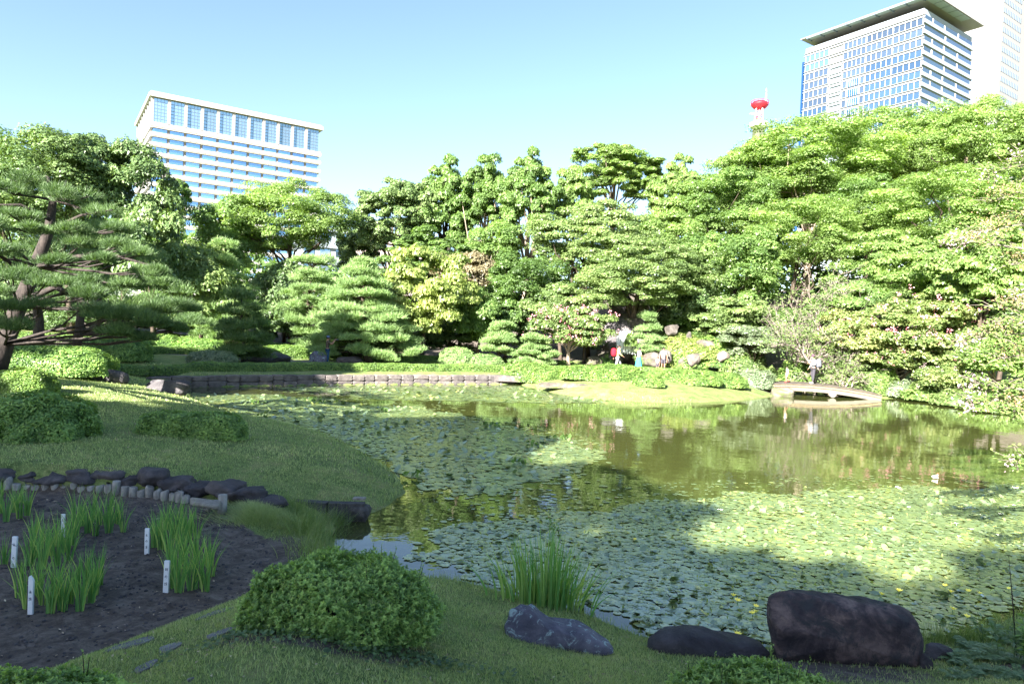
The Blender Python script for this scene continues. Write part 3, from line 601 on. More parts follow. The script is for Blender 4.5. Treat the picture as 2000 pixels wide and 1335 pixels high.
for k in range(4):
    z0 = zl+(zh-zl)*k/4; z1 = zl+(zh-zl)*(k+1)/4
    for i in range(4): add_tube(gr if k % 2 else g, [T0+cor[i]*(1.1-.1*k)+UP*z0, T0+cor[(i+1) % 4]*(1.0-.1*k)+UP*z1], .13, 4); add_tube(gr, [T0+cor[i]*(1.1-.1*k)+UP*z1, T0+cor[(i+1) % 4]*(1.1-.1*k)+UP*z1], .13, 4)
kid(g, 'lattice', M['redw'], rt, T0); kid(gr, 'brace', M['red'], rt, T0)
g = Geo(); lathe(g, [(3.3, zz(249)), (3.9, zz(247)), (3.9, zz(241)), (2.8, zz(240)), (0, zz(240))], T0*[1, 1, 0]); lathe(g, [(2.6, 60), (2.6, zz(247)), (3.3, zz(249))], T0*[1, 1, 0]); kid(g, 'lower_platform', M['redw'], rt, T0)
g = Geo(); mx = T0+np.array([2.6, 0, 0]); add_tube(g, [mx+UP*zz(204), mx+UP*zz(185), mx+UP*zz(172)], [.42, .3, .08], 6); kid(g, 'antenna', M['redw'], rt, T0)
g = Geo(); add_box(g, mx+UP*zz(179), (.7, .7, .8)); kid(g, 'antenna_light', M['mullion'], rt, T0)
g = Geo(); dsh = T0+np.array([-3.4, -1, zz(226)]); lathe(g, [(0, 0), (.9, .15), (1.3, .5)], dsh); add_tube(g, [dsh, T0+UP*zz(226)], .12, 4); kid(g, 'dish_antenna', M['redw'], rt, T0)
# --- lower buildings seen through gaps of the trees
def lowblock(name, label, px0, px1, ptop, Y, mat, floors, wmat):
    a = at(px0, ptop, Y); b = at(px1, ptop, Y+6); L_ = np.linalg.norm((b-a)[:2]); u = (b-a)/np.linalg.norm(b-a)*[1, 1, 0]; u = unit(u); ou = np.array([u[1], -u[0], 0]); H = a[2]
    C = a*[1, 1, 0]; e = empty(name, tuple(C), label, 'building')
    g = Geo(); add_box(g, C+u*L_/2-ou*6+UP*H/2, (L_, 12, H), ax=np.array([u, ou, UP])); kid(g, 'wall', mat, e, C)
    fh = 3.6
    for k in range(floors):
        z = H-1.6-k*fh
        g = Geo(); bar(g, C, u, ou, -.3, L_+.3, z+.7, z+1.3, -.2, .7); kid(g, 'floor_band', mat, e, C)
        n = max(2, int(L_/3.2)); wme = panemesh('window', 2.2, 1.5, .2, wmat)
        for i in range(n): shared('window', wme, e, tuple(u*(L_*(i+.5)/n)+ou*.02+UP*(z-.3)), math.atan2(u[1], u[0]))
M['cpink'] = plain('render_pinkish', (0.26, 0.215, 0.195), 0.7, var=0.04, scale=.1)
lowblock('low_office', 'pinkish low office block glimpsed through the central treetops', 690, 1010, 452, 130, M['cpink'], 5, M['glassG'])
lowblock('annex_building', 'whitish slatted building glimpsed right of the banded block behind branches', 590, 712, 440, 150, M['cpanel'], 5, M['glassP'])

# ---------------------------------------------------------------- plants
def rdirs(n, r=rng):
    d = r.normal(size=(n, 3)); return d/np.linalg.norm(d, axis=1, keepdims=True)
def clump_leaves(g, C, Rr, n, L, W, r=rng, flat=0.7, upb=0.5, tint0=0.5, tv=0.16, mi=0, core=0.12, shell=(0.72, 1.08), tsp=0.10, tri=False):
    """C (k,3) clump centres, Rr (k,) radii, n leaves each, on bumpy shells"""
    k = len(C); tot = k*n; d = rdirs(tot, r); d[:, 2] = np.where(d[:, 2] < -0.25, -d[:, 2], d[:, 2])
    rad = r.uniform(*shell, tot); ins = r.random(tot) < core; rad = np.where(ins, r.uniform(0.2, 0.7, tot), rad)
    cc = np.repeat(C, n, 0); rr = np.repeat(Rr, n)
    ph = np.repeat(r.uniform(0, 6, (k, 3)), n, 0)
    bump = 1+0.16*np.sin(d[:, 0]*5+ph[:, 0])*np.sin(d[:, 1]*5+ph[:, 1])+0.12*np.sin(d[:, 2]*7+ph[:, 2])*np.sin(d[:, 0]*8+ph[:, 1])
    P = cc + d*(rr*rad*bump)[:, None]*np.array([1, 1, flat])
    N = d*0.9 + np.array([0, 0, upb]) + r.normal(0, .45, (tot, 3))
    t = np.clip(tint0 + np.repeat(r.normal(0, tsp, k), n) + r.normal(0, tv, tot), 0, 1)
    if tri: tri_leaves(g, P, N, L*r.uniform(.75, 1.35, tot), W*1.15*r.uniform(.75, 1.35, tot), t, mi, r)
    else: leaves(g, P, N, L*r.uniform(.7, 1.3, tot), W*r.uniform(.7, 1.3, tot), t, mi, 0.3, r)
def limbs(g, base, top, r0, targets, r=rng, wob=0.25, mi=0, fork=0.45, seg=7, thin=0.3):
    base = np.asarray(base, float); top = np.asarray(top, float); n = 7
    f = np.linspace(0, 1, n)[:, None]; P = base + (top-base)*f + np.concatenate([np.zeros((1, 3)), np.cumsum(r.normal(0, wob, (n-1, 3))*[1, 1, .15], 0)*0.5])*np.sin(f*math.pi*.5)
    rad = r0*(1-0.62*f[:, 0]); rad[0] *= 1.35; add_tube(g, P, rad, seg, mi)
    for t in targets:
        k = min(n-2, int((fork + (1-fork)*r.random())*(n-1))); s = P[k]; m1 = s+(t-s)*.4+np.array([0, 0, .08])*np.linalg.norm(t-s)+r.normal(0, .10, 3)*np.linalg.norm(t-s)*.6; m2 = s+(t-s)*.75+r.normal(0, .06, 3)*np.linalg.norm(t-s)
        add_tube(g, [s, m1, m2, t], np.array([.42, .3, .18, .06])*r0*thin/0.3*.8, 5, mi)
    return P
def crown_clumps(c, rx, ry, rz, n, r, low=-0.35, lobes=7, jag=0.16, front=0.65):
    """clump centres on a lobed crown"""
    ld = rdirs(lobes, r); ld[:, 2] = ld[:, 2]*.8+.1 if low < -.5 else np.abs(ld[:, 2])*0.9-0.15; lo = ld*r.uniform(.38, .55, (lobes, 1)); lr = r.uniform(.42, .62, lobes)
    out = []
    while len(out) < n:
        d = rdirs(1, r)[0]
        if d[2] < low: continue
        if d[1] > 0.15 and r.random() < front: continue
        s = (lo @ d) + np.sqrt(np.maximum(lr**2 - (np.sum(lo**2, 1)-(lo @ d)**2), 0)); s = np.where(np.sum(lo**2, 1)-(lo @ d)**2 < lr**2, s, 0)
        m = max(s.max(), 0.45)*(1+r.normal(0, jag*.4))
        if r.random() < 0.16: m *= r.uniform(.5, .85)
        out.append(d*m)
    out = np.array(out); return np.array(c)+out*np.array([rx, ry, rz])/0.98
CROWNS = {}
def tinted(mat, tint):
    k = mat+'@%d' % round(tint*10); m = M[mat].copy(); m.name = k; sh = (round(tint*10)/10-.5)
    for nd in m.node_tree.nodes:
        if nd.type == 'MATH' and nd.operation == 'MULTIPLY_ADD': nd.inputs[2].default_value = -0.35+sh
    M[k] = m; return m
def broad(label, px, py, rxp, ryp, Y, mat='broad', n=80, cr=1.05, nl=210, L=.17, W=.085, seed=0, name='broadleaf_tree', group='broadleaf trees around the pond', bark='bark', air=0.0, lobes=7, tint=0.5, trunk_r=None, low=-0.85, flat=.72, top_dark=0, loc=None, cat='tree', jag=.16, extra=None):
    r = np.random.default_rng(1000+seed); n = int(n*1.45) if loc is None else n; rxp, ryp = rxp*1.06, ryp*1.06
    if loc is None: c = at(px, py, Y); rx = rxp*Y/FPX; rz = ryp*Y/FPX
    else: c = np.array(loc[:3], float); rx, rz = loc[3], loc[4]; Y = c[1]
    ry = rx*0.85; base = np.array([c[0]+r.uniform(-.1, .1)*rx, c[1]+.2*ry, 0]); base[2] = gz(base[0], base[1])-.1
    e = empty(name, tuple(base), label, cat, group)
    if extra or loc is not None or Y < 39:
        C = crown_clumps(c, rx*.92, ry, rz*.95, n, r, low, lobes, jag)
        Rr = cr*r.uniform(.65, 1.25, n)
        if air: keep = r.random(n) > air; C = C[keep]; Rr = Rr[keep]*.85
        g = Geo(); clump_leaves(g, C, Rr, nl, L, W, r, flat=flat, tint0=tint, tri=Y > 39 or loc is not None)
        if extra: extra(g, C, Rr, r)
        kid(g, 'crown', M[mat] if not extra else [M[mat], M[extra.mat]], e, base)
    else:
        S = min((2.4, 3.4, 4.6, 6.0), key=lambda q: abs(math.log(q/rx))); fb = .72 if flat > .6 else .42; ab = .2 if air else 0; v = seed % 2; key = (S, fb, ab, v)
        if key not in CROWNS:
            r2 = np.random.default_rng(hash(key) % 99991); zr = .78 if fb > .6 else .62; nn = int({2.4: 46, 3.4: 72, 4.6: 104, 6.0: 150}[S]*(1.0 if fb > .6 else 1.35)); crr = {2.4: .72, 3.4: .85, 4.6: 1.0, 6.0: 1.12}[S]*(1 if fb > .6 else .86)
            C = crown_clumps((0, 0, 0), S*.92, S*.85, S*zr*.95, nn, r2, -.85, 9, .22, .6); Rr = crr*r2.uniform(.55, 1.3, nn)
            if ab:
                C = np.concatenate([C, crown_clumps((0, 0, 0), S*.8, S*.75, S*zr*.85, nn, r2, -.5, 11, .3, .5)]); Rr = crr*r2.uniform(.35, .85, len(C)); keep = r2.random(len(C)) > .15; C = C[keep]; Rr = Rr[keep]
            g = Geo(); clump_leaves(g, C, Rr, 520 if fb > .6 else 400, .092, .050, r2, flat=fb, tint0=.5, tri=True, tsp=.12); CROWNS[key] = (g.mesh('crown', M['broad']), C, zr)
        me_, C0_, zr = CROWNS[key]; o = bpy.data.objects.new('crown', me_); COL.objects.link(o); o.parent = e; o.location = tuple(c-base); a_ = r.uniform(-.5, .5)+(math.pi if r.random() < 0 else 0)
        sc_ = np.array([rx/S, rx*.95/S, rz/(S*zr)]); fl = -1 if r.random() < .5 else 1; o.scale = (sc_[0]*fl, sc_[1], sc_[2]); o.rotation_euler = (0, 0, a_)
        o.material_slots[0].link = 'OBJECT'; o.material_slots[0].material = M[mat+'@%d' % round(tint*10)] if mat+'@%d' % round(tint*10) in M else tinted(mat, tint)
        ca, sa = math.cos(a_), math.sin(a_); Q = C0_*sc_*[fl, 1, 1]; C = np.stack([Q[:, 0]*ca-Q[:, 1]*sa, Q[:, 0]*sa+Q[:, 1]*ca, Q[:, 2]], 1)+c
    g = Geo(); tr_ = trunk_r or max(.14, rx*.055); tgt = C[r.choice(len(C), min(len(C), 16 if air else 10), replace=False)]
    limbs(g, base, c+np.array([0, 0, -rz*.1]), tr_, tgt, r, wob=rx*.05, thin=.3 if not air else .36)
    kid(g, 'trunk', M[bark], e, base); return e

# pines: flat cushions of needles on tiers
def needle_pads(g, C, RX, RZ, n, L, W, r, tint=0.5, tv=.13, subs=6):
    k = len(C); a = r.uniform(0, 6.28, (k, subs)); f = np.sqrt(r.uniform(.05, 1, (k, subs)))*.66; RZ = np.broadcast_to(RZ, (k,))
    C = (C[:, None]+np.stack([np.cos(a)*f*RX[:, None], np.sin(a)*f*RX[:, None], (r.uniform(-.55, .45, (k, subs))-f*.5)*RZ[:, None]], -1)).reshape(-1, 3)
    RX = (RX[:, None]*r.uniform(.38, .58, (k, subs))).ravel(); RZ = (RZ[:, None]*r.uniform(.6, 1.0, (k, subs))).ravel(); n = max(20, n//subs)
    k = len(C); tot = k*n; d = rdirs(tot, r); up = d[:, 2] > -.12; d[:, 2] = np.where(up, d[:, 2], -d[:, 2]*r.random(tot))
    rad = r.uniform(.55, 1.0, tot)**.6
    rx = np.repeat(RX, n); rz = np.repeat(RZ, n); cc = np.repeat(C, n, 0); ph = np.repeat(r.uniform(0, 6, (k, 2)), n, 0); a = np.arctan2(d[:, 1], d[:, 0])
    lob = 1+.16*np.sin(a*3+ph[:, 0])+.10*np.sin(a*7+ph[:, 1])
    P = cc + np.stack([d[:, 0]*rx*lob, d[:, 1]*rx*lob, d[:, 2]*rz*(1+.3*np.sin(d[:, 0]*6+ph[:, 0])*np.sin(d[:, 1]*6+ph[:, 1]))], 1)*rad[:, None]
    D = unit(d*np.array([.8, .8, .35])+np.array([0, 0, .75])+r.normal(0, .38, (tot, 3)))       # needle direction
    S = unit(np.cross(D, r.normal(size=(tot, 3)))); Ln = L*r.uniform(.6, 1.25, tot)
    V = np.stack([P-S*W, P+S*W, P+D*Ln[:, None]], 1); F = np.arange(tot)[:, None]*3+np.arange(3)[None]
    t = np.clip(tint+np.repeat(r.normal(0, .07, k), n)+r.normal(0, tv, tot)+np.clip(d[:, 2], 0, 1)*.0, 0, 1)
    g.add(V.reshape(-1, 3), F, np.repeat(t, 3))
def pine(label, px, pbot, ptop, rxp, Y, tiers=7, prof=None, mat='pineL', pr=1.0, n=1150, L=.26, W=.016, seed=0, lean=0.0, bark='bark', name='pine_tree', group='trained pines behind the pond', first=0.12, dens=1.0):
    r = np.random.default_rng(3000+seed); b = gpath(px, Y); top = at(px+lean, ptop, Y); H = top[2]-b[2]; RX = rxp*Y/FPX
    e = empty(name, tuple(b), label, 'pine tree', group)
    prof = prof or (lambda f: math.sqrt(max(0, 1-((f-.18)/.85)**2)) if f > .18 else .9)
    C = []; PR = []
    ax_ = lambda f: b+(top-b)*f+np.array([math.sin(f*5+seed)*.06*RX, 0, 0])
    for k in range(tiers):
        f = first+(1-first)*k/(tiers-1)*.97; Rk = RX*prof(f)
        m = max(1, int(dens*2*math.pi*Rk*.8/(pr*1.35))); a0 = r.uniform(0, 6)
        for j in range(m):
            a = a0+j*2*math.pi/m+r.uniform(-.2, .2); rr = max(0, Rk-pr*.75)*r.uniform(.8, 1.08)
            C.append(ax_(f)+np.array([rr*math.cos(a), rr*math.sin(a), r.uniform(-.28, .28)*H/tiers])); PR.append(pr*r.uniform(.7, 1.2))
        if Rk > pr*2.2:
            for j in range(max(1, m//3)): a = r.uniform(0, 6.28); rr = Rk*.4; C.append(ax_(f)+np.array([rr*math.cos(a), rr*math.sin(a), .3*H/tiers])); PR.append(pr*.9)
    C = np.array(C); PR = np.array(PR); keep = C[:, 2] > b[2]+.25; C = C[keep]; PR = PR[keep]
    g = Geo(); needle_pads(g, C, PR, PR*.36, n, L, W, r); kid(g, 'needles', M[mat], e, b)
    g = Geo(); P = [ax_(f) for f in np.linspace(0, .93, 9)]; add_tube(g, P, np.linspace(RX*.065+.05, .05, 9), 8)
    for c, q in zip(C, PR):
        f = np.clip((c[2]-b[2]-.25)/H, 0.05, .92); s = ax_(f); mid = (s+c)/2+[0, 0, .12]; add_tube(g, [s, mid, c-[0, 0, .08]], [.055, .04, .02], 5)
    kid(g, 'trunk', M[bark], e, b); return e

def dome(label, px, pbase, rxp, hp, mat='hedge', z=None, Y=None, name='clipped_shrub', group=None, L=.05, W=.026, n=None, sq=2.6, dr=.8, rough=.05, seed=0, cat='shrub', tint=.5, cov=2.2, lobesx=None, up=.6, xyz=None, core=True, dark=.25, topup=0):
    """clipped mound: leafy shell over an added solid dark core that blocks light"""
    r = np.random.default_rng(7000+seed+int(px)*3+int(pbase))
    if xyz is not None: b = np.array(xyz[:3], float); rx, h = xyz[3], xyz[4]
    else:
        b = gp(px, pbase) if Y is None else gpath(px, Y)
        rx = rxp*b[1]/FPX; h = hp*b[1]/FPX
        b = b + np.array([0, rx*dr*.75, 0]); b[2] = gz(b[0], b[1]); h *= 1.0
    ry = rx*dr; Cs = lobesx or [(0, 0, 1, 1)]
    g = Geo()
    for (ox, oy, s, hs) in Cs:
        a_, b_, c_ = rx*s, ry*s, h*hs
        area = 2*math.pi*((a_*b_)**.8+(a_*c_)**.8+(b_*c_)**.8)/3*1.3
        m = int(cov*area/(2*L*W)) if n is None else n
        m = min(m, 26000)
        d = rdirs(m, r); d[:, 2] = np.abs(d[:, 2])*1.02-.02
        k = (np.abs(d[:, 0])**sq+np.abs(d[:, 1])**sq+np.abs(d[:, 2])**sq)**(-1/sq)
        ph = r.uniform(0, 6, 4); wob = 1+rough*(np.sin(d[:, 0]*6+ph[0])*np.sin(d[:, 1]*7+ph[1])+.7*np.sin(d[:, 2]*9+ph[2])*np.sin(d[:, 0]*11+ph[3]))
        dep = 1-np.abs(r.normal(0, .035, m))*(1+1.5*rough/.05*.3)
        P = b+np.array([ox*rx, oy*ry, 0])+d*(k*wob*dep)[:, None]*np.array([a_, b_, c_]); N = unit(d/np.array([a_, b_, c_]))*1.0+np.array([0, 0, up])+r.normal(0, .5, (m, 3))
        al = unit(d+np.array([0, 0, .8+topup])+r.normal(0, .5, (m, 3)))
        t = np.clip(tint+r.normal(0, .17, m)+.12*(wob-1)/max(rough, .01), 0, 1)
        leaves(g, P, N, L*r.uniform(.7, 1.3, m), W*r.uniform(.7, 1.3, m), t, 0, .3, r, along=al)
        if core:  # closed inner shell in darkest leaf tint, added to block light through the leaves
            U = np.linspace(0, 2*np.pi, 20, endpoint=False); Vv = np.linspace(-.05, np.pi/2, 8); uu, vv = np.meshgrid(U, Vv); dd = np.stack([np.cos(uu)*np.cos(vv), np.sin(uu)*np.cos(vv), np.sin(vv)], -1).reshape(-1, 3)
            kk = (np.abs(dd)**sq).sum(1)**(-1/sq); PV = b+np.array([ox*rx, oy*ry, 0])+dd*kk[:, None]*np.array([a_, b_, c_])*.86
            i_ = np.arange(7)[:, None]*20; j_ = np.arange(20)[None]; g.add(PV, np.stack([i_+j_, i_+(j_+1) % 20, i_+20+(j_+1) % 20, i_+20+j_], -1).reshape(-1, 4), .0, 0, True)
    o = g.build(name, M[mat], None, origin=tuple(b)); tag(o, label, cat, group); return o
def hedge(label, pts, w, h, mat='hedge', L=.06, W=.03, cov=1.7, seed=0, name='clipped_hedge', group=None, hvar=.06):
    r = np.random.default_rng(8000+seed); P = np.array(pts, float); segl = np.linalg.norm(np.diff(P[:, :2], axis=0), axis=1); tot = segl.sum(); m = int(cov*tot*(w+2*h)/(2*L*W)); s = r.uniform(0, tot, m); cum = np.concatenate([[0], np.cumsum(segl)])
    X = np.interp(s, cum, P[:, 0]); Y = np.interp(s, cum, P[:, 1]); X2 = np.interp(s+.1, cum, P[:, 0]); Y2 = np.interp(s+.1, cum, P[:, 1]); X1 = np.interp(s-.1, cum, P[:, 0]); Y1 = np.interp(s-.1, cum, P[:, 1])
    tx, ty = X2-X1, Y2-Y1; ln = np.hypot(tx, ty)+1e-9; nx, ny = -ty/ln, tx/ln
    a = r.uniform(0, np.pi, m); ca, sa = np.cos(a), np.sin(a); k = (np.abs(ca)**3.2+np.abs(sa)**3.2)**(-1/3.2); wob = 1+hvar*np.sin(s*2.1+seed)*np.sin(s*.9)+hvar*.6*np.sin(s*7+a*3)
    endf = np.clip(np.minimum(s, tot-s)/(w*.6), 0, 1)**.5
    off = ca*k*w/2*wob*(1-np.abs(r.normal(0, .05, m))); zz_ = sa*k*h*wob*(1-np.abs(r.normal(0, .04, m)))*(.35+.65*endf)
    G = height(X, Y); Q = np.stack([X+nx*off, Y+ny*off, G+zz_], 1); N = np.stack([nx*ca, ny*ca, sa+.5], 1)+r.normal(0, .5, (m, 3))
    g = Geo(); leaves(g, Q, N, L*r.uniform(.7, 1.3, m), W*r.uniform(.7, 1.3, m), np.clip(.5+r.normal(0, .18, m), 0, 1), 0, .3, r)
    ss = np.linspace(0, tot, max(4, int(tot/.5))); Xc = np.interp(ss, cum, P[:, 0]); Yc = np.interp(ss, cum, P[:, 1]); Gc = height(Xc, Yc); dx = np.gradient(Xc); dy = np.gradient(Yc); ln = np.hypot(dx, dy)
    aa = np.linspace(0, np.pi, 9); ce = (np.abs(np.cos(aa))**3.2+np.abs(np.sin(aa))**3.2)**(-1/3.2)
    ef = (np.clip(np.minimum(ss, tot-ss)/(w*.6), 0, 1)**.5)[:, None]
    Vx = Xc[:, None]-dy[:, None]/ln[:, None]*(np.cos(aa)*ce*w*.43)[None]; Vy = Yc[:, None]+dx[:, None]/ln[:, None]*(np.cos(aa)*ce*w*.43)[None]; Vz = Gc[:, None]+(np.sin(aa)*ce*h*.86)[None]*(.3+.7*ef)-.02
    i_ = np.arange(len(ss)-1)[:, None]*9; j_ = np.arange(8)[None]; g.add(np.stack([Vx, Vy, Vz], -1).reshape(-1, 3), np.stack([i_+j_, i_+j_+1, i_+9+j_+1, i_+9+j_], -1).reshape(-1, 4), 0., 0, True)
    o = g.build(name, M[mat], None, origin=(P[0][0], P[0][1], gz(P[0][0], P[0][1]))); tag(o, label, "hedge", group); return o

# ---------------------------------------------------------------- rocks, walls, bridge, props
def ico(sub):
    bm = bmesh.new(); bmesh.ops.create_icosphere(bm, subdivisions=sub, radius=1.0); bm.verts.ensure_lookup_table()
    V = np.array([v.co[:] for v in bm.verts]); F = np.array([[v.index for v in f.verts] for f in bm.faces]); bm.free(); return V, F
ICO = {k: ico(k) for k in (2, 3, 4, 5)}
def fbm(P, r, octs=5, s0=1.2, a0=1.0):
    o = np.zeros(len(P)); s = s0; a = a0
    for k in range(octs):
        for j in range(3):
            w = r.normal(size=3)*s; o += a*np.sin(P @ w + r.uniform(0, 6))*.5
        s *= 1.95; a *= .55
    return o
def rock_geo(g, c, size, seed, sub=3, blocky=2.6, rough=.09, rz=0.0, planes=7, mi=0, sink=.25, tilt=(0, 0)):
    r = np.random.default_rng(seed); V, F = ICO[sub]; k = (np.abs(V)**blocky).sum(1)**(-1/blocky); P = V*k[:, None]
    for j in range(planes):
        nrm = rdirs(1, r)[0]; dcut = r.uniform(.68, .92); dd = P @ nrm - dcut; P = P - np.where(dd > 0, dd*.92, 0)[:, None]*nrm
    P = P*(1+rough*(fbm(P, r)-.35*np.abs(fbm(P*1.6, r, 4)))+.012*fbm(P*7, r, 2))[:, None]*np.array(size)*.5
    ct, st = math.cos(tilt[0]), math.sin(tilt[0]); P = P @ np.array([[ct, 0, -st], [0, 1, 0], [st, 0, ct]])
    ct, st = math.cos(rz), math.sin(rz); P = P @ np.array([[ct, st, 0], [-st, ct, 0], [0, 0, 1]])
    g.add(P+np.array(c)+np.array([0, 0, size[2]*(.5-sink)]), F, .5, mi, sub >= 4)
def rock(label, px, py, wp, hp, mat='rockD', depth=.7, seed=0, group=None, z=None, name='rock', Y=None, loc=None, sink=.3, sub=3, rough=.09, tilt=0, cat='rock', blocky=2.6, rz=0):
    b = gp(px, py) if loc is None else np.array(loc, float)
    if Y is not None: b = at(px, py, Y)
    w = wp*b[1]/FPX; h = hp*b[1]/FPX/(1-sink)*1.0
    if loc is None and Y is None: b = b+[0, w*depth*.4, 0]; b[2] = gz(b[0], b[1])
    g = Geo(); rock_geo(g, b, (w*1.08, w*depth, h), 500+seed, sub, blocky, rough, rz, sink=sink, tilt=(tilt, 0)); o = g.build(name, M[mat], None, origin=tuple(b)); tag(o, label, cat, group); return o
def prof_rock(label, prof, px, py, depth, mat, seed, name='boulder', cat='rock', amp=.022, Y=None, taper=.8, smoothn=1, res=.045):
    """rock whose front outline is given in metres (x,z), built as a full solid on a grid of rings"""
    r = np.random.default_rng(seed); b = gp(px, py) if Y is None else gpath(px, Y); pr = np.array(prof, float)
    # resample outline
    pr = np.vstack([pr, pr[:1]]); sl = np.linalg.norm(np.diff(pr, axis=0), axis=1); cum = np.concatenate([[0], np.cumsum(sl)]); m = int(cum[-1]/res); s = np.linspace(0, cum[-1], m, endpoint=False)
    X = np.interp(s, cum, pr[:, 0]); Z = np.interp(s, cum, pr[:, 1])
    for _ in range(smoothn): X = (np.roll(X, 1)+2*X+np.roll(X, -1))/4; Z = (np.roll(Z, 1)+2*Z+np.roll(Z, -1))/4
    cx, cz = X.mean(), Z.mean(); nd = max(8, int(depth/res)); rings = []
    for k in range(nd+1):
        f = k/nd*2-1; q = (1-abs(f)**4.5)**(1/3.0) if abs(f) < 1 else 0; q = max(q, .02) if k in (0, nd) else q; q = q*(1-(1-taper)*max(0, f))
        rings.append(np.stack([cx+(X-cx)*q, np.full(m, (f+1)*depth/2), cz-.0+(Z-cz)*(.25+.75*q if False else q)], 1))
    inner = []
    for kk in (0, nd): inner.append(rings[kk])
    P = np.concatenate(rings); ctr_ = np.array([cx, depth/2, cz]); hw_ = np.array([(X.max()-X.min())/2, depth/2, (Z.max()-Z.min())/2])
    for j in range(5):
        nr_ = rdirs(1, r)[0]; q_ = (P-ctr_)/hw_; dd_ = q_ @ nr_-r.uniform(.92, 1.12); P = P-np.where(dd_ > 0, dd_*.75, 0)[:, None]*nr_*hw_
    D = unit(P-ctr_); P = P+D*(amp*(fbm(P*3.2, r, 6, 1.0)-.6*np.abs(fbm(P*4.5, r, 4, 1.0)))+.004*fbm(P*22, r, 3))[:, None]
    i_ = np.arange(nd)[:, None]*m; j_ = np.arange(m)[None]; F = np.stack([i_+j_, i_+(j_+1) % m, i_+m+(j_+1) % m, i_+m+j_], -1).reshape(-1, 4)
    g = Geo(); V = P+b; g.add(V, F[:, ::-1], .5, 0, True)
    c0 = V[:m].mean(0); c1 = V[-m:].mean(0); g.add(np.vstack([V[:m], c0]), np.stack([np.full(m, m), (np.arange(m)+1) % m, np.arange(m)], 1), .5, 0, True)
    g.add(np.vstack([V[-m:], c1]), np.stack([np.full(m, m), np.arange(m), (np.arange(m)+1) % m], 1), .5, 0, True)
    o = g.build(name, M[mat], None, origin=tuple(b)); tag(o, label, cat); return o

# foreground rocks
prof_rock('large dark reddish boulder with a sloping top at the near pond edge', [(-.66, -.10), (-.69, .08), (-.75, .32), (-.74, .48), (-.66, .55), (-.58, .575), (-.30, .57), (-.04, .56), (.28, .515), (.58, .45), (.68, .40), (.73, .24), (.73, .0), (.70, -.12), (0, -.14)], 1668, 1300, .62, 'rockBig', 21, res=.022)
prof_rock('long low bluish rock with pale lichen blotches on the near grass', [(-.50, -.05), (-.52, .12), (-.49, .27), (-.43, .30), (-.36, .28), (-.31, .31), (-.24, .25), (-.12, .18), (.05, .155), (.17, .14), (.30, .07), (.40, .02), (.47, -.05), (.2, -.12), (-.2, -.10)], 1100, 1270, .42, 'rockL', 22, name='lichen_rock', res=.02, amp=.02)
prof_rock('flat dark rock lying against the left side of the large boulder', [(-.56, -.06), (-.54, .04), (-.46, .12), (-.25, .165), (.05, .15), (.30, .10), (.55, .08), (.62, .0), (.5, -.1), (0, -.1)], 1390, 1283, .5, 'rockD', 23, name='flat_rock', res=.025)
rock('small dark stone half hidden by ferns right of the large boulder', 1845, 1290, 52, 30, 'rockD', 1, 24, sub=4)
rock('dark stone low in the ferns at the bottom right', 1812, 1305, 30, 26, 'rockD', 1, 25, sub=4)
# flagstones in the turf
def flag(label, px, py, wp, dp, rz, seed):
    b = gp(px, py); w = wp*b[1]/FPX; r = np.random.default_rng(seed); n = 16; a = np.linspace(0, 2*np.pi, n, endpoint=False)
    q = 1+.12*np.sin(a*2+r.uniform(0, 6))+.08*np.sin(a*3+r.uniform(0, 6))+.05*r.normal(size=n)
    x = np.cos(a)*w/2*q; y = np.sin(a)*dp/2*q; c, s = math.cos(rz), math.sin(rz); X = b[0]+x*c-y*s; Y = b[1]+x*s+y*c; Z = height(X, Y)+.008
    top = np.stack([X, Y, Z], 1); g = Geo(); V = np.concatenate([top, top-[0, 0, .07], top*.985+top.mean(0)*.015+[0, 0, .006]]); 
    j = np.arange(n); F = np.concatenate([np.stack([j+n, (j+1) % n+n, (j+1) % n, j], 1), np.stack([j, (j+1) % n, (j+1) % n+2*n, j+2*n], 1)])
    g.add(V, F, .5); g.f.append(np.array([list(range(2*n, 3*n))])); g.m.append(np.array([0])); g.sm.append(np.array([False]))
    o = g.build('stepping_stone', M['flag'], None, origin=tuple(b)); tag(o, label, 'stepping stone', None)
flag('long grey stepping stone at the grass edge of the mud bed', 258, 1258, 80, .30, .75, 1)
flag('small bluish stepping stone in turf between two longer ones', 332, 1266, 36, .26, .7, 2)
flag('pale stepping stone just left of the big near bush', 440, 1234, 66, .22, .45, 3)
flag('grey stepping stone sunk in turf above the pale one', 420, 1198, 70, .26, .5, 4)
flag('pale stepping stone beside the bottom left bush', 285, 1303, 44, .20, .3, 5)
flag('tiny flat stone chip in the turf near the bottom edge', 372, 1329, 14, .04, .2, 6)

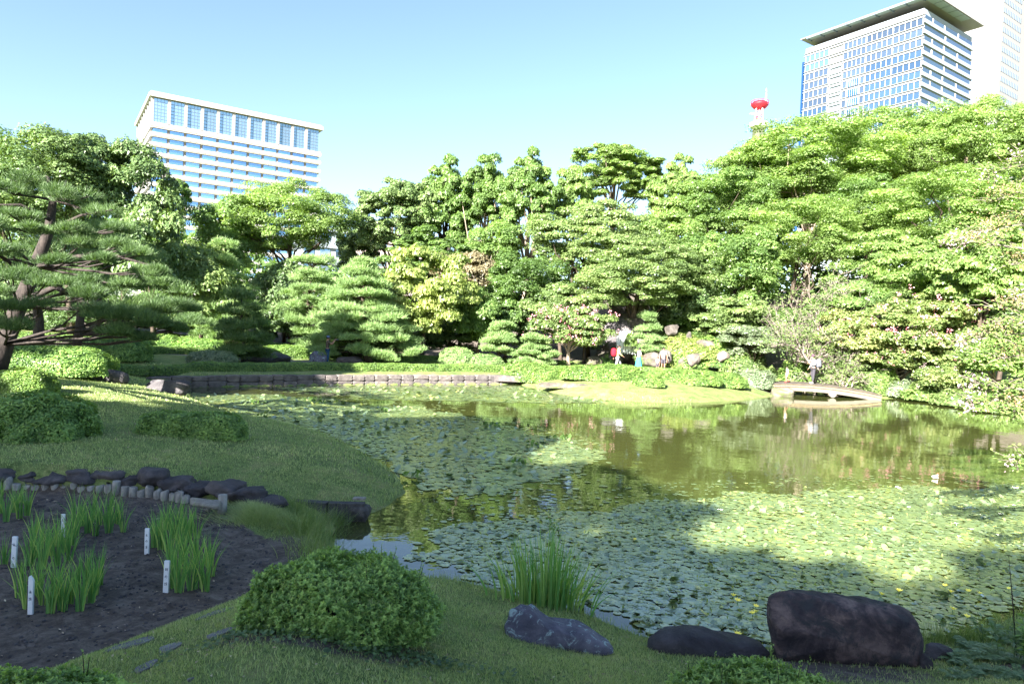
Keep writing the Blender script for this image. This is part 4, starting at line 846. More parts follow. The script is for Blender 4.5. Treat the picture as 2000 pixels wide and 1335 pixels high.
# retaining wall of dressed stones along the far left shore
wpx = [(296, 760, 'b'), (345, 757.5, 0), (450, 754.5, 0), (520, 753, 0), (600, 752, 0), (700, 751, 0), (800, 750.5, 0), (910, 750, 0), (1016, 750, 0)]
WP = np.array([onz(a, b_)[:2] for a, b_, _ in wpx]); seg_ = np.linalg.norm(np.diff(WP, axis=0), axis=1); cumw = np.concatenate([[0], np.cumsum(seg_)]); Wtot = cumw[-1]
wall = empty('stone_retaining_wall', (WP[4][0], WP[4][1], 0), 'long curved stone retaining wall at the far left shore below the hedge', 'stone wall')
worg = np.array([WP[4][0], WP[4][1], 0])
def wpos(s): return np.array([np.interp(s, cumw, WP[:, 0]), np.interp(s, cumw, WP[:, 1])])
gcore = Geo(); ns = 40
for k in range(ns):
    a = wpos(Wtot*k/ns); b_ = wpos(Wtot*(k+1)/ns); u = np.array([*(b_-a), 0]); L_ = np.linalg.norm(u); u /= L_; ou = np.array([u[1], -u[0], 0]); add_box(gcore, np.array([*(a+b_)/2, .13])-ou*.24, (L_+.03, .36, .74), ax=np.array([u, ou, UP]))
kid(gcore, 'wall_core', M['rockD'], wall, worg)
s = 0.0; rr_ = np.random.default_rng(9); k = 0
while s < Wtot-.3:
    L_ = rr_.uniform(.5, .95); L_ = min(L_, Wtot-s); two = rr_.random() < .45 and s < Wtot*.8
    a = wpos(s); b_ = wpos(s+L_); u = np.array([*(b_-a), 0]); Lr = np.linalg.norm(u); u /= Lr; ou = np.array([u[1], -u[0], 0]); mid = np.array([*(a+b_)/2, 0])
    ph = rr_.uniform(-.02, .02); hs = [(-.12, .27), (.285, .52+ph)] if two else [(-.12, .19), (.205, .52+ph)]
    for z0, z1 in hs:
        g = Geo(); rock_geo(g, np.zeros(3), (Lr*1.0-.012, .40, (z1-z0)*1.04), 900+k, 3, 18.0, .009, 0, 0, sink=.5)
        V = g.v[0]; V[:] = V[:, :1]*u+V[:, 1:2]*ou*-1+V[:, 2:]*UP; V += mid+UP*(z0+z1)/2-ou*(.16+rr_.uniform(-.02, .02)); g.f[0] = g.f[0][:, ::-1]
        kid(g, 'stone', M['wallst'], wall, worg); k += 1
    s += L_
g = Geo(); p_ = onz(636, 748); add_box(g, (p_[0], p_[1]-.06, .12), (.42, .14, .2)); kid(g, 'drain_opening', M['mullion'], wall, worg)
g = Geo(); e0 = wpos(Wtot-1.3); add_box(g, (e0[0]+.55, e0[1]+.12, .36), (1.9, .7, .34)); kid(g, 'end_block', M['wallst'], wall, worg)
rock('dark rugged boulder at the left end of the stone retaining wall', 325, 766, 84, 28, 'rockD', .5, 31, sub=4, rough=.14)
rock('small dark rock left of the wall-end boulder on the lawn', 297, 755, 34, 16, 'rockD', .7, 32)
rock('long low dark rock at the foot of the block-shaped hedge', 202, 744, 72, 25, 'rockD', .6, 33, sub=4)
rock('flat dark rock with a pale face behind the far left hedge', 508, 708, 92, 20, 'rockD', .5, 34)
rock('upright bluish rock behind the person with the camera', 618, 712, 32, 28, 'rockL', .7, 35)
rock('small dark rock right of the person with the camera', 682, 712, 50, 16, 'rockD', .7, 36)
rock('dark flat rock under the spreading pine', 770, 706, 60, 14, 'rockD', .6, 37)
rock('long brown slab lying flat on the bright far lawn', 1118, 756, 116, 6, 'rockM', .3, 38, blocky=5, sink=.5, name='stone_slab')
# waterfall cliff
CY = 50.0
cl_ = [(1205, 668, 56, 80, 3), (1190, 705, 60, 46, 1), (1232, 640, 46, 40, 1), (1250, 668, 40, 60, 2), (1180, 655, 50, 40, 1), (1262, 700, 44, 26, 2), (1214, 600, 44, 44, 3), (1245, 612, 36, 38, 1)]
names_ = ['dark wet rock face left of the waterfall', 'dark low rock left of the waterfall foot', 'mossy capstone the waterfall runs under', 'pale rock right of the waterfall', 'greyish rock above left of the waterfall', 'sunlit flat rock in front of the waterfall pool', 'dark rock high above the waterfall', 'brown rock high above the waterfall on the right']
for i, (x, y, w, h, k) in enumerate(cl_):
    loc = at(x, y+h*.5, CY+1.6+(1.5 if y < 640 else 0)); rock(names_[i], 0, 0, w*1.1, h*1.2, ['rockS', 'rockM', 'rockS', 'rockD'][k], .8, 40+i, loc=loc, sink=.05, sub=4, rough=.14, name='cliff_rock')
hb_ = [('pinkish boulder behind the walkers on the slope', 1312, 652, 32, 26), ('small upright pinkish stone set in bright shrubs', 1346, 662, 14, 20), ('leaning grey slab stone on the slope behind the walkers', 1318, 690, 34, 30), ('large pale boulder above the path bend', 1375, 690, 78, 40), ('white sunlit boulder beside the path', 1352, 714, 46, 36), ('small white stone left of the sunlit path boulder', 1332, 712, 18, 18), ('tan stepped retaining rock behind the woman in the skirt', 1270, 712, 60, 34), ('tan upright rock between the walkers', 1300, 706, 30, 30), ('pale rounded rock right of the path boulder', 1412, 705, 40, 28), ('grey low rock near the dull green hedge', 1440, 716, 40, 20), ('brownish low rock at the foot of the pink myrtle', 1160, 712, 50, 22), ('pale low rock under the small yellowish pine', 1085, 712, 40, 14)]
for i, (lb, x, y, w, h) in enumerate(hb_):
    Yk = 47.9 + (1.2 if y < 700 else 0); w *= .72; h *= .72; loc = at(x, y, Yk); rock(lb, 0, 0, w, h, 'rockM' if i in (6, 10) else 'rockS', .7, 60+i, loc=loc, sink=.12, sub=4 if w > 40 else 3, rough=.17)
# waterfall
def m_fall():
    m, nt, out = newmat('falling_water'); L = nt.links; mp = nt.nodes.new('ShaderNodeMapping'); mp.inputs['Scale'].default_value = (9, 9, .5); L.new(geo_pos(nt), mp.inputs[0])
    n = noise(nt, 1.0, 5, .6, mp.outputs[0]); r_ = ramp(nt, [(.36, (.30, .32, .32)), (.5, (.8, .83, .85))]); L.new(n.outputs[0], r_.inputs[0]); p = nt.nodes.new('ShaderNodeBsdfPrincipled'); L.new(r_.outputs[0], p.inputs['Base Color']); p.inputs['Roughness'].default_value = .25
    L.new(p.outputs[0], out.inputs[0]); return m
g = Geo(); rf = np.random.default_rng(4)
t0 = at(1224, 648, CY+.35); b0 = at(1226, 692, CY+.1)
for k in range(44):
    u = rf.uniform(-.46, .46); a = t0+[u, rf.uniform(0, .12), rf.uniform(-.12, .05)]; b_ = b0+[u*1.25+rf.normal(0, .05), rf.uniform(-.15, .1), rf.uniform(-.05, .25)]; add_tube(g, [a+[0, .15, .03], a, (a*.6+b_*.4)+[0, -.06, 0], b_], [.03, .035, .045, .05], 5)
o = g.build('waterfall', m_fall()); tag(o, 'white water falling in thin strands between dark rocks', None, None, 'structure')
g = Geo(); t1 = at(1207, 655, CY-.2); b1 = at(1207, 680, CY-.4)
for k in range(8): u = rf.uniform(-.12, .12); add_tube(g, [t1+[u, .1, 0], b1+[u, 0, 0]], [.02, .035], 4)
o = g.build('waterfall', bpy.data.materials['falling_water']); tag(o, 'thin side strand of falling water left of the main fall', None, None, 'structure')

# arched footbridge
bl = at(1512, 748, 41.0); br_ = at(1722, 774, 39.6); bl[2] = .62; br_[2] = .30
bridge = empty('arched_footbridge', (bl[0]/2+br_[0]/2, bl[1]/2+br_[1]/2, 0), 'low arched footbridge of pale timber with earthen deck on the right', 'bridge'); BO = np.array(bridge.location)
u2 = (br_-bl)[:2]; BL = np.linalg.norm(u2); u2 = np.array([*u2/BL, 0]); o2 = np.array([u2[1], -u2[0], 0]); BWID = 1.7
def arch(t): return bl[2]+(br_[2]-bl[2])*t+.21*(1-(2*t-1)**2)
def bpt(t, off, z): return bl*[1, 1, 0]+u2*BL*t-o2*off+UP*z
N_ = 24; ts = np.linspace(0, 1, N_+1)
def strip(g, o0, o1, dz0, dz1, mi=0):
    V = []; 
    for t in ts: z = arch(t); V += [bpt(t, o0, z+dz0), bpt(t, o1, z+dz0), bpt(t, o1, z+dz1), bpt(t, o0, z+dz1)]
    i_ = np.arange(N_)[:, None]*4; F = np.concatenate([i_+np.array([a, b_, b_+4, a+4])[None] for a, b_ in ((1, 0), (2, 1), (3, 2), (0, 3))]); g.add(V, F, .5, mi); g.f.append(np.array([[0, 1, 2, 3], [4*N_+3, 4*N_+2, 4*N_+1, 4*N_]])+g.n-len(V)); g.m.append(np.array([mi, mi])); g.sm.append(np.array([False, False]))
M['earth'] = plain('deck_earth', (.075, .064, .052), .95, .1, var=.25, scale=4, bump=.4); M['timber'] = plain('timber_pale', (.14, .122, .095), .7, var=.12, scale=3); M['logend'] = plain('log_end_tan', (.22, .165, .095), .8, var=.2, scale=9)
g = Geo(); strip(g, .10, BWID-.1, -.06, .02); kid(g, 'deck', M['earth'], bridge, BO)
for off in (-.02, BWID-.10): g = Geo(); strip(g, off, off+.12, -.055, .045); kid(g, 'edge_rail', M['earth'], bridge, BO)
g = Geo()
for k in range(64):
    t = (k+.5)/64; z = arch(t)-.125; c = bpt(t, -.05, z); add_tube(g, [c, c-o2*(BWID+.1)], [.055, .055], 7)
o = kid(g, 'cross_logs', M['logend'], bridge, BO); o['kind'] = 'stuff'
for off in (.03, BWID/2, BWID-.22): g = Geo(); strip(g, off, off+.2, -.42, -.19); kid(g, 'beam', M['timber'], bridge, BO)
g = Geo(); c = bpt(.55, -.18, .22); add_tube(g, [c, c-o2*(BWID+.3)], [.20, .20], 16); kid(g, 'support_log', M['timber'], bridge, BO)
for off in (.5, 1.3): g = Geo(); c = bpt(.55, off, .1); add_tube(g, [c-[0, 0, .7], c], [.11, .11], 8); kid(g, 'pile', M['timber'], bridge, BO)
rock('broken grey abutment rock under the left end of the footbridge', 1534, 774, 40, 24, 'rockM', .8, 81, sub=4, rough=.16)
rock('small rock by the water at the left foot of the footbridge', 1512, 766, 26, 20, 'rockM', .8, 82)
rock('brown flat rock on the bank right of the footbridge', 1800, 768, 70, 12, 'rockM', .5, 83)
# small white plate on a stake
p_ = at(1692, 738, 43.5); e = empty('white_plate_sign', (p_[0], p_[1], gz(p_[0], p_[1])), 'small white slanted plate on a thin stake right of the footbridge', 'sign'); EO = np.array(e.location)
g = Geo(); add_box(g, p_, (.30, .18, .05)); kid(g, 'plate', M['redw'], e, EO); g = Geo(); add_tube(g, [EO-[0, 0, .1], p_], [.02, .02], 6); kid(g, 'stake', M['mullion'], e, EO)
# bamboo fence
M['bamboo'] = plain('bamboo', (.50, .36, .19), .6, var=.2, scale=5)
fa = at(1868, 752, 41); fb = at(2060, 760, 38.5); e = empty('bamboo_fence', (fa[0], fa[1], gz(fa[0], fa[1])), 'low tan bamboo fence behind the flowering bushes at the right', 'fence'); EO = np.array(e.location)
for k in range(9):
    t = k/8; q = fa+(fb-fa)*t; z0 = gz(q[0], q[1]); g = Geo(); add_tube(g, [(q[0], q[1], z0-.2), (q[0], q[1], fa[2]+.42)], [.035, .035], 7); kid(g, 'post', M['bamboo'], e, EO)
for zz0 in (.05, .3): g = Geo(); add_tube(g, [fa+[0, -.05, zz0], fb+[0, -.05, zz0]], [.028, .028], 7); kid(g, 'rail', M['bamboo'], e, EO)
# rails and slats as one fine lattice piece
g = Geo()
for k in range(60): t = k/59; q = fa+(fb-fa)*t; add_tube(g, [(q[0], q[1]+.04, q[2]-.35), (q[0], q[1]+.04, fa[2]+.36)], [.014, .014], 5)
o = kid(g, 'slat', M['bamboo'], e, EO); o['kind'] = 'stuff'
# floating bird
b_ = onz(1826, 934); e = empty('waterbird', tuple(b_), 'tiny pale waterbird with reddish head floating beyond the right lily mat', 'bird'); EO = np.array(b_)
M['birdw'] = plain('feather_pale', (.62, .52, .44), .8); M['birdh'] = plain('feather_rust', (.30, .09, .04), .7)
def skin_obj(name, V, E, Rd, mat, parent=None, sub=1, loc=(0, 0, 0), rz=0):
    me = bpy.data.meshes.new(name); me.from_pydata([tuple(v) for v in V], E, []); o = bpy.data.objects.new(name, me); COL.objects.link(o)
    m = o.modifiers.new('skin', 'SKIN'); m.use_smooth_shade = True; sk = me.skin_vertices[0].data if me.skin_vertices else None
    if sk is None:
        bm = bmesh.new(); bm.from_mesh(me); bm.verts.layers.skin.verify(); bm.to_mesh(me); bm.free(); sk = me.skin_vertices[0].data
    for k, rr in enumerate(Rd): sk[k].radius = (rr, rr) if np.isscalar(rr) else tuple(rr); sk[k].use_root = (k == 0)
    if sub: s_ = o.modifiers.new('sub', 'SUBSURF'); s_.levels = sub; s_.render_levels = sub
    me.materials.append(mat); o.parent = parent; o.location = loc; o.rotation_euler = (0, 0, rz); return o
skin_obj('body', [(.0, 0, .035), (-.05, 0, .045), (-.09, 0, .06), (.04, 0, .05), (.055, 0, .085), (.06, 0, .11)], [(0, 1), (1, 2), (0, 3), (3, 4), (4, 5)], [.045, .035, .008, .03, .016, .018], M['birdw'], e)
g = Geo(); V, F = ICO[2]; g.add(V*.021+[.062, 0, .118], F, .5, 0, True); add_tube(g, [(.078, 0, .116), (.098, 0, .112)], [.006, .002], 5); o = g.build('head', M['birdh']); o.parent = e

# log edging and boulder row of the mud bed
edge_px = [(-60, 962), (0, 960), (55, 959), (110, 960), (160, 962), (215, 965), (270, 969), (320, 973), (372, 981)]
EP = np.array([onz(x, y, .40)[:2] for x, y in edge_px]); sl = np.linalg.norm(np.diff(EP, axis=0), axis=1); ce = np.concatenate([[0], np.cumsum(sl)])
edg = empty('log_edging', (EP[0][0], EP[0][1], .4), 'row of short weathered upright logs edging the far side of the mud bed', 'log edging'); EO = np.array(edg.location); r3 = np.random.default_rng(77)
n = int(ce[-1]/.135)
for k in range(n):
    s_ = (k+.5)*ce[-1]/n; x = np.interp(s_, ce, EP[:, 0]); y = np.interp(s_, ce, EP[:, 1])+r3.uniform(-.02, .02); h = .13+r3.uniform(-.03, .05)+(.05 if r3.random() < .2 else 0)
    g = Geo(); add_tube(g, [(x, y, .3), (x+r3.uniform(-.01, .01), y, .4+h*.9), (x+r3.uniform(-.01, .01), y, .4+h)], [.064, .062, .055], 9); kid(g, 'log', M['log'], edg, EO)
br = [(-20, 942, 70, 34), (38, 944, 50, 32), (92, 944, 60, 34), (142, 946, 52, 36), (196, 945, 66, 42), (245, 952, 44, 34), (285, 954, 58, 46), (338, 958, 70, 44), (385, 962, 56, 40), (428, 972, 70, 52), (478, 978, 64, 40), (522, 984, 52, 26)]
ordn = ['leftmost', 'second', 'third', 'fourth', 'fifth', 'sixth', 'seventh', 'eighth', 'ninth', 'tenth', 'eleventh', 'rightmost']
for i, (x, y, w, h) in enumerate(br):
    q = onz(x, y+14, .42); q[1] += .22; q[2] = .54 if i < 7 else .46
    rock(f'{ordn[i]} dark boulder from the left in the row behind the log edging', 0, 0, w*.98, h*.66, 'rockD', .9, 100+i, group='boulders behind the log edging', loc=q, sink=.16, sub=4, rough=.24, blocky=3.4)
# plank seat / post cluster at the bed corner
pc = onz(405, 985, .55); e = empty('plank_step', (pc[0], pc[1], .4), 'weathered split plank step with stub posts at the corner of the mud bed', 'plank step'); EO = np.array(e.location)
for k in range(3): g = Geo(); a = onz(374, 975+k*3.5, .60); b_ = onz(430, 983+k*3.5, .58); add_tube(g, [a, b_], [.035, .038], 7); kid(g, 'plank', M['plank'], e, EO)
g = Geo(); b0 = onz(434, 1010, .36); add_tube(g, [b0, b0+[0, 0, .33]], [.065, .06], 10); kid(g, 'post', M['log'], e, EO)
for x in (408, 421): g = Geo(); b0 = onz(x, 1003, .36); add_tube(g, [b0, b0+[0, 0, .2]], [.04, .045], 8); kid(g, 'post', M['log'], e, EO)
g = Geo(); a = onz(420, 1009, .40); b_ = onz(444, 1013, .40); add_tube(g, [a, b_], [.018, .016], 6); kid(g, 'plank', M['plank'], e, EO)
# dark timber edging at the pond corner
e = empty('timber_bank_edging', tuple(onz(640, 985, .2)), 'dark timber edging with pale sawn ends where the lawn meets the clear water', 'edging'); EO = np.array(e.location)
ta, tb, tc_ = onz(556, 975, .28), onz(640, 981, .28), onz(712, 986, .25)
for a, b_ in ((ta, tb), (tb+[.02, 0, 0], tc_)):
    g = Geo(); u = unit((b_-a)*[1, 1, 0]); L_ = np.linalg.norm((b_-a)[:2]); ou = np.array([u[1], -u[0], 0]); add_box(g, (a+b_)/2*[1, 1, 0]+UP*.09, (L_, .16, .40), ax=np.array([u, ou, UP])); kid(g, 'board', M['timberD'], e, EO)
for q in (onz(560, 973, .29), onz(702, 976, .27)): g = Geo(); add_box(g, q*[1, 1, 0]+UP*.30, (.20, .13, .03)); kid(g, 'sawn_end', M['plank'], e, EO)
g = Geo(); rock_geo(g, tc_*[1, 1, 0]+[-.12, .05, -.16], (.46, .4, .42), 5, 3, 5, .03, sink=.0); kid(g, 'corner_block', M['timberD'], e, EO)

# plant name stakes
M['stake'] = plain('stake_white', (.66, .70, .74), .5, var=.05, scale=20); M['ink'] = plain('ink_dark', (.03, .05, .10), .7)
# small brush-stroke characters, drawn as strokes on a 1x1 grid
GL = {'a': [((.1, .9), (.45, .9)), ((.28, 1), (.28, .1)), ((.08, .6), (.48, .6)), ((.1, .3), (.46, .3)), ((.6, .95), (.95, .95)), ((.6, .95), (.6, .5)), ((.95, .95), (.95, .5)), ((.6, .72), (.95, .72)), ((.6, .5), (.95, .5)), ((.78, .5), (.78, .05)), ((.55, .28), (1, .28))],
      'no': [((.55, .85), (.35, .3)), ((.35, .3), (.2, .25)), ((.2, .25), (.12, .5)), ((.12, .5), (.3, .82)), ((.3, .82), (.6, .88)), ((.6, .88), (.88, .65)), ((.88, .65), (.85, .35)), ((.85, .35), (.6, .12))],
      'b': [((.05, .75), (.4, .75)), ((.22, .95), (.22, .1)), ((.05, .1), (.4, .1)), ((.5, .9), (1, .9)), ((.75, 1), (.5, .55)), ((.55, .62), (.95, .62)), ((.55, .42), (.95, .42)), ((.75, .62), (.75, 0)), ((.5, .2), (1, .2))],
      'c': [((.5, 1), (.1, .6)), ((.5, 1), (.9, .6)), ((.25, .6), (.75, .6)), ((.5, .6), (.5, .05)), ((.2, .32), (.8, .32)), ((.1, .03), (.9, .03))],
      'd': [((.2, .9), (.8, .9)), ((.5, .9), (.5, .1)), ((.1, .5), (.9, .5)), ((.5, .5), (.15, .1)), ((.5, .5), (.85, .1))]}
def stake(label, pxb, pyb, pxt, pyt, w, chars, hues=None, z=.4, top='flat'):
    b = onz(pxb, pyb, z); t = at(pxt, pyt, b[1]); H = t[2]-b[2]; e = empty('plant_marker', tuple(b), label, 'plant marker', 'white plant markers in the mud bed'); up = unit(t-b); rt = unit(np.cross(np.array([0, 1.0, 0]), up)); fr = np.cross(up, rt)*1.0
    fr = -fr if fr[1] > 0 else fr; g = Geo(); d = w*.5
    pts = [(-w/2, -.1), (w/2, -.1), (w/2, H), (-w/2, H)] if top == 'flat' else [(-w/2, -.1), (w/2, -.1), (w/2, H*.88), (-w*.2, H), (-w/2, H*.97)]
    n = len(pts); V = [b+rt*x+up*y_+fr*d/2 for x, y_ in pts]+[b+rt*x+up*y_-fr*d/2 for x, y_ in pts]; side = [[i, i+n, (i+1) % n+n, (i+1) % n] for i in range(n)]
    g.add(V, side, .5); g.f += [np.array([list(range(n))]), np.array([list(range(2*n-1, n-1, -1))])]; g.m += [np.array([0]), np.array([0])]; g.sm += [np.array([False]), np.array([False])]
    kid(g, 'post', M['stake'], e, b)
    g = Geo(); ch = w*.62
    for k, c in enumerate(chars):
        if c is None: continue
        y0 = H*.86-(k+1)*w*1.45+w*.35
        for (x1, y1), (x2, y2) in GL[c]:
            a = b+rt*(x1-.5)*ch+up*(y0+y1*ch)+fr*(d/2+.0012); q = b+rt*(x2-.5)*ch+up*(y0+y2*ch)+fr*(d/2+.0012); add_tube(g, [a, q], [.0018, .0018], 4)
    kid(g, 'lettering', M['ink'], e, b); return e, b, up, rt, fr
stake('white stake with three dark characters beside the right iris rows, nearest the bush', 324, 1158, 327, 1094, .050, ['a', 'no', 'b'])
stake('white stake with small characters standing on open mud between iris rows', 287, 1079, 288, 1031, .048, ['d', 'no', 'c'])
e_, b_, up_, rt_, fr_ = stake('cream stake with a dark tie near its top at the left edge', 27, 1108, 30, 1047, .050, ['d', None, 'no', 'c'])
g = Geo(); c_ = b_+up_*.255; add_tube(g, [c_-rt_*.028+up_*.012+fr_*.016, c_+rt_*.028-up_*.01+fr_*.016, c_+rt_*.028-fr_*.016, c_-rt_*.028-fr_*.016, c_-rt_*.028+up_*.012+fr_*.016], .003, 5); kid(g, 'tie', M['mullion'], e_, b_)
stake('white stake with a slanted broken top, nearest the bottom left corner', 60, 1199, 62, 1123, .044, [None, 'd', 'b'], top='slant')
stake('small white stake almost hidden among the back iris leaves', 124, 1048, 124, 1003, .042, ['c'])

# ---------------------------------------------------------------- people
SK = plain('skin', (.30, .17, .115), .6, var=.03); HAIR = plain('hair_black', (.02, .016, .014), .6); SHOE = plain('shoe', (.55, .53, .52), .7)
def cloth(name, col, var=.06): return plain(name, col, .85, .15, var=var, scale=12)
def person(label, loc, rz, H=1.7, pose=None, shirt=None, pants=None, shorts=None, skirt=None, hat=None, pack=None, hair=True, mask=None, shoe=None, extra=None):
    """figure faces +Y before turning; pose gives hand, elbow, foot and knee points for left(-x)/right(+x)"""
    k = H/1.7; e = empty('person', tuple(loc), label, 'person', None, rz); e.scale = (k, k, k)
    p = dict(lh=(-.25, .05, .80), le=(-.27, -.03, 1.10), rh=(.25, .05, .80), re=(.27, -.03, 1.10), lf=(-.10, 0, .05), lk=(-.10, .02, .48), rf=(.10, 0, .05), rk=(.10, .02, .48), head=(0, .03, 1.57), lean=0)
    p.update(pose or {})
    V = []; E = []; Rd = []
    def v(c, r_, par=None): V.append(np.array(c, float)); Rd.append(r_); i = len(V)-1; (E.append((par, i)) if par is not None else None); return i
    ln = p['lean']; hd = np.array(p['head'])
    pel = v((0, 0, .92), (.135, .10)); wa = v((0, ln*.3, 1.08), (.115, .085), pel); ch = v((0, ln*.8, 1.28), (.145, .10), wa); nk0 = v((0, ln, 1.40), (.065, .06), ch); nk = v((0, ln+.01, 1.46), (.05, .052), nk0)
    h1 = v(hd-[0, -.01, .05], (.072, .085), nk); h2 = v(hd+[0, 0, .03], (.078, .095), h1); h3 = v(hd+[0, -.01, .09], (.055, .065), h2); v(hd+[0, .115, -.01], .013, h1)
    sh = {}
    for s, S in ((-1, 'l'), (1, 'r')):
        a = v((s*.17, ln, 1.36), .058, nk0); b = v(p[S+'e'], .042, a); w_ = v(p[S+'h'], .027, b); d = unit(np.array(p[S+'h'])-np.array(p[S+'e'])); hn = v(np.array(p[S+'h'])+d*.06, (.036, .02), w_); sh[S] = (a, b, w_, hn)
        side = unit(np.cross(d, [0, 1.0, .01])); 
        for f_i, (o_, l_) in enumerate(((-.027, .075), (-.009, .09), (.009, .085), (.027, .065))):
            q = v(np.array(p[S+'h'])+d*.11+side*o_, .0085, hn); v(np.array(p[S+'h'])+d*(.11+l_*.8)+side*o_*1.1+np.array([0, .012, 0]), .007, q)
        q = v(np.array(p[S+'h'])+d*.05+side*-.045*s, .010, hn); v(np.array(p[S+'h'])+d*.085+side*-.058*s, .008, q)
        hp = v((s*.09, 0, .86), .088, pel); kn = v(p[S+'k'], .056, hp); an = v(np.array(p[S+'f'])+[0, 0, .05], .038, kn); t_ = np.array(p.get(S+'toe', (0, .17, 0))); v(np.array(p[S+'f'])+t_+[0, 0, -.01], .033, an); sh[S+'leg'] = (hp, kn, an)
    skin_obj('body', V, E, Rd, SK, e, 1)
    def sub(name, idx, edges, scale, mat, addr=0.0, rep=None):
        m = {i: j for j, i in enumerate(idx)}; VV = [V[i] for i in idx]; RR = [tuple(np.broadcast_to(Rd[i], 2)*scale+addr) for i in idx]
        if rep:
            for i, c in rep.items(): VV[m[i]] = np.array(c, float)
        skin_obj(name, VV, [(m[a], m[b]) for a, b in edges], RR, mat, e, 1)
    if shirt:
        mat, slv = shirt; la, lb, lw, _ = sh['l']; ra, rb, rw, _ = sh['r']
        def mid(a, b, f): return V[a]*(1-f)+V[b]*f
        rep = {} if slv == 'long' else {lb: mid(la, lb, .62), rb: mid(ra, rb, .62)}
        idx = [pel, wa, ch, nk0, la, lb, ra, rb]; ed = [(pel, wa), (wa, ch), (ch, nk0), (nk0, la), (la, lb), (nk0, ra), (ra, rb)]
        if slv == 'long': idx += [lw, rw]; ed += [(lb, lw), (rb, rw)]
        sub('shirt', idx, ed, 1.10, mat, .012, rep)
    def legs(name, mat, f):
        idx = [pel]; ed = []; rep = {}
        for S in 'lr':
            hp, kn, an = sh[S+'leg']; idx += [hp, kn]; ed += [(pel, hp), (hp, kn)]
            if f >= 1: idx.append(an); ed.append((kn, an))
            else: rep[kn] = V[hp]*.12+V[kn]*.88
        keep_ = Rd[pel]; Rd[pel] = (.098, .078); sub(name, idx, ed, 1.12, mat, .012, rep); Rd[pel] = keep_
    if pants: legs('trousers', pants, 1)
    if shorts: legs('shorts', shorts, .8)
    if skirt:
        g = Geo(); a = np.linspace(0, 2*np.pi, 28, endpoint=False); rows = [(1.04, .13, 0), (.95, .165, .0), (.7, .22, .02), (.4, .27, .035), (.16, .30, .04)]
        VV = np.array([[(r_+w_*math.sin(t*7))*math.cos(t), (r_+w_*math.sin(t*7))*.8*math.sin(t), z] for z, r_, w_ in rows for t in a]); i_ = np.arange(4)[:, None]*28; j_ = np.arange(28)[None]
        g.add(VV, np.stack([i_+j_, i_+28+j_, i_+28+(j_+1) % 28, i_+(j_+1) % 28], -1).reshape(-1, 4), .5, 0, True); o = g.build('skirt', skirt); o.parent = e
    def blob(name, c, s, mat, n=3):
        g = Geo(); Vi, Fi = ICO[n]; g.add(Vi*np.array(s)+np.array(c), Fi, .5, 0, True); o = g.build(name, mat); o.parent = e; return o
    if hair: blob('hair', hd+[0, -.025, .045], (.090, .108, .095), HAIR)
    for s in (-1, 1): blob('ear', hd+[s*.082, -.005, -.01], (.012, .022, .032), SK, 2)
    g = Geo(); Vi, Fi = ICO[2]
    for s in (-1, 1): g.add(Vi*.011+hd+[s*.032, .092, .01], Fi, .5, 0, True)
    o = g.build('eyes', HAIR); o.parent = e
    g = Geo(); g.add(Vi*[.026, .008, .007]+hd+[0, .088, -.062], Fi, .5, 0, True); o = g.build('mouth', plain('lips', (.40, .14, .12), .6)) ; o.parent = e
    if mask: blob('face_mask', hd+[0, .062, -.045], (.062, .045, .048), mask)
    if hat:
        mat, brim = hat; g = Geo(); lathe(g, [(brim, .055), (.105, .075), (.10, .13), (.07, .165), (0, .175)], hd+[0, -.01, 0], 18); lathe(g, [(brim, .055), (.09, .05)], hd+[0, -.01, 0], 18); o = g.build('hat', mat); o.parent = e
    if pack:
        mat, sz = pack; g = Geo(); Vi, Fi = ICO[3]; kk = (np.abs(Vi)**3.2).sum(1)**(-1/3.2); g.add(Vi*kk[:, None]*np.array(sz)+[0, -.12-sz[1]+ln*.6, 1.20], Fi, .5, 0, True)
        for s in (-1, 1): add_tube(g, [(s*.10, -.10, 1.38), (s*.11, .06+ln, 1.40), (s*.11, .11+ln, 1.25), (s*.12, 0, 1.05)], .02, 6)
        o = g.build('backpack', mat); o.parent = e
    for S in 'lr':
        f = np.array(p[S+'f']); t_ = np.array(p.get(S+'toe', (0, .17, 0))); blob('shoe', f+t_*.42+[0, 0, -.005], (.048, .135, .05), shoe or SHOE, 2)
    if extra: extra(e, p, V, sh)
    return e
def gfeet(px, Y): q = gpath(px, Y); return q
W1 = cloth('cloth_white', (.33, .33, .34)); TQ = cloth('cloth_turquoise', (.05, .34, .40)); DK = cloth('cloth_dark', (.07, .065, .08)); JN = cloth('denim_blue', (.02, .055, .12)); RD = cloth('nylon_red', (.45, .015, .03)); YL = cloth('cloth_pale_yellow', (.40, .36, .15)); GB = cloth('cloth_grey_brown', (.075, .062, .05)); GY = cloth('cloth_grey', (.12, .125, .15)); PR = cloth('hat_purple_grey', (.08, .045, .065)); SLK = cloth('trousers_grey', (.055, .05, .06)); BLU = cloth('cap_blue', (.08, .12, .20))
# camera-holding man on the left path
def cam_prop(e, p, V, sh):
    g = Geo(); add_box(g, (.10, .42, 1.50), (.13, .07, .09)); add_tube(g, [(.10, .45, 1.50), (.10, .62, 1.50)], [.042, .048], 12); o = g.build('held_camera', M['mullion']); o.parent = e
man = person('person in cap, grey brown vest and jeans aiming a camera behind the hedge', gfeet(641, 41.0), R(-62), 1.70, dict(lh=(-.04, .40, 1.44), le=(-.22, .22, 1.20), rh=(.20, .38, 1.46), re=(.30, .20, 1.22), lf=(-.16, 0, .05), lk=(-.14, .02, .48), rf=(.16, -.02, .05), rk=(.14, .02, .48)), shirt=(GB, 'short'), pants=JN, hat=(BLU, .12), extra=cam_prop)
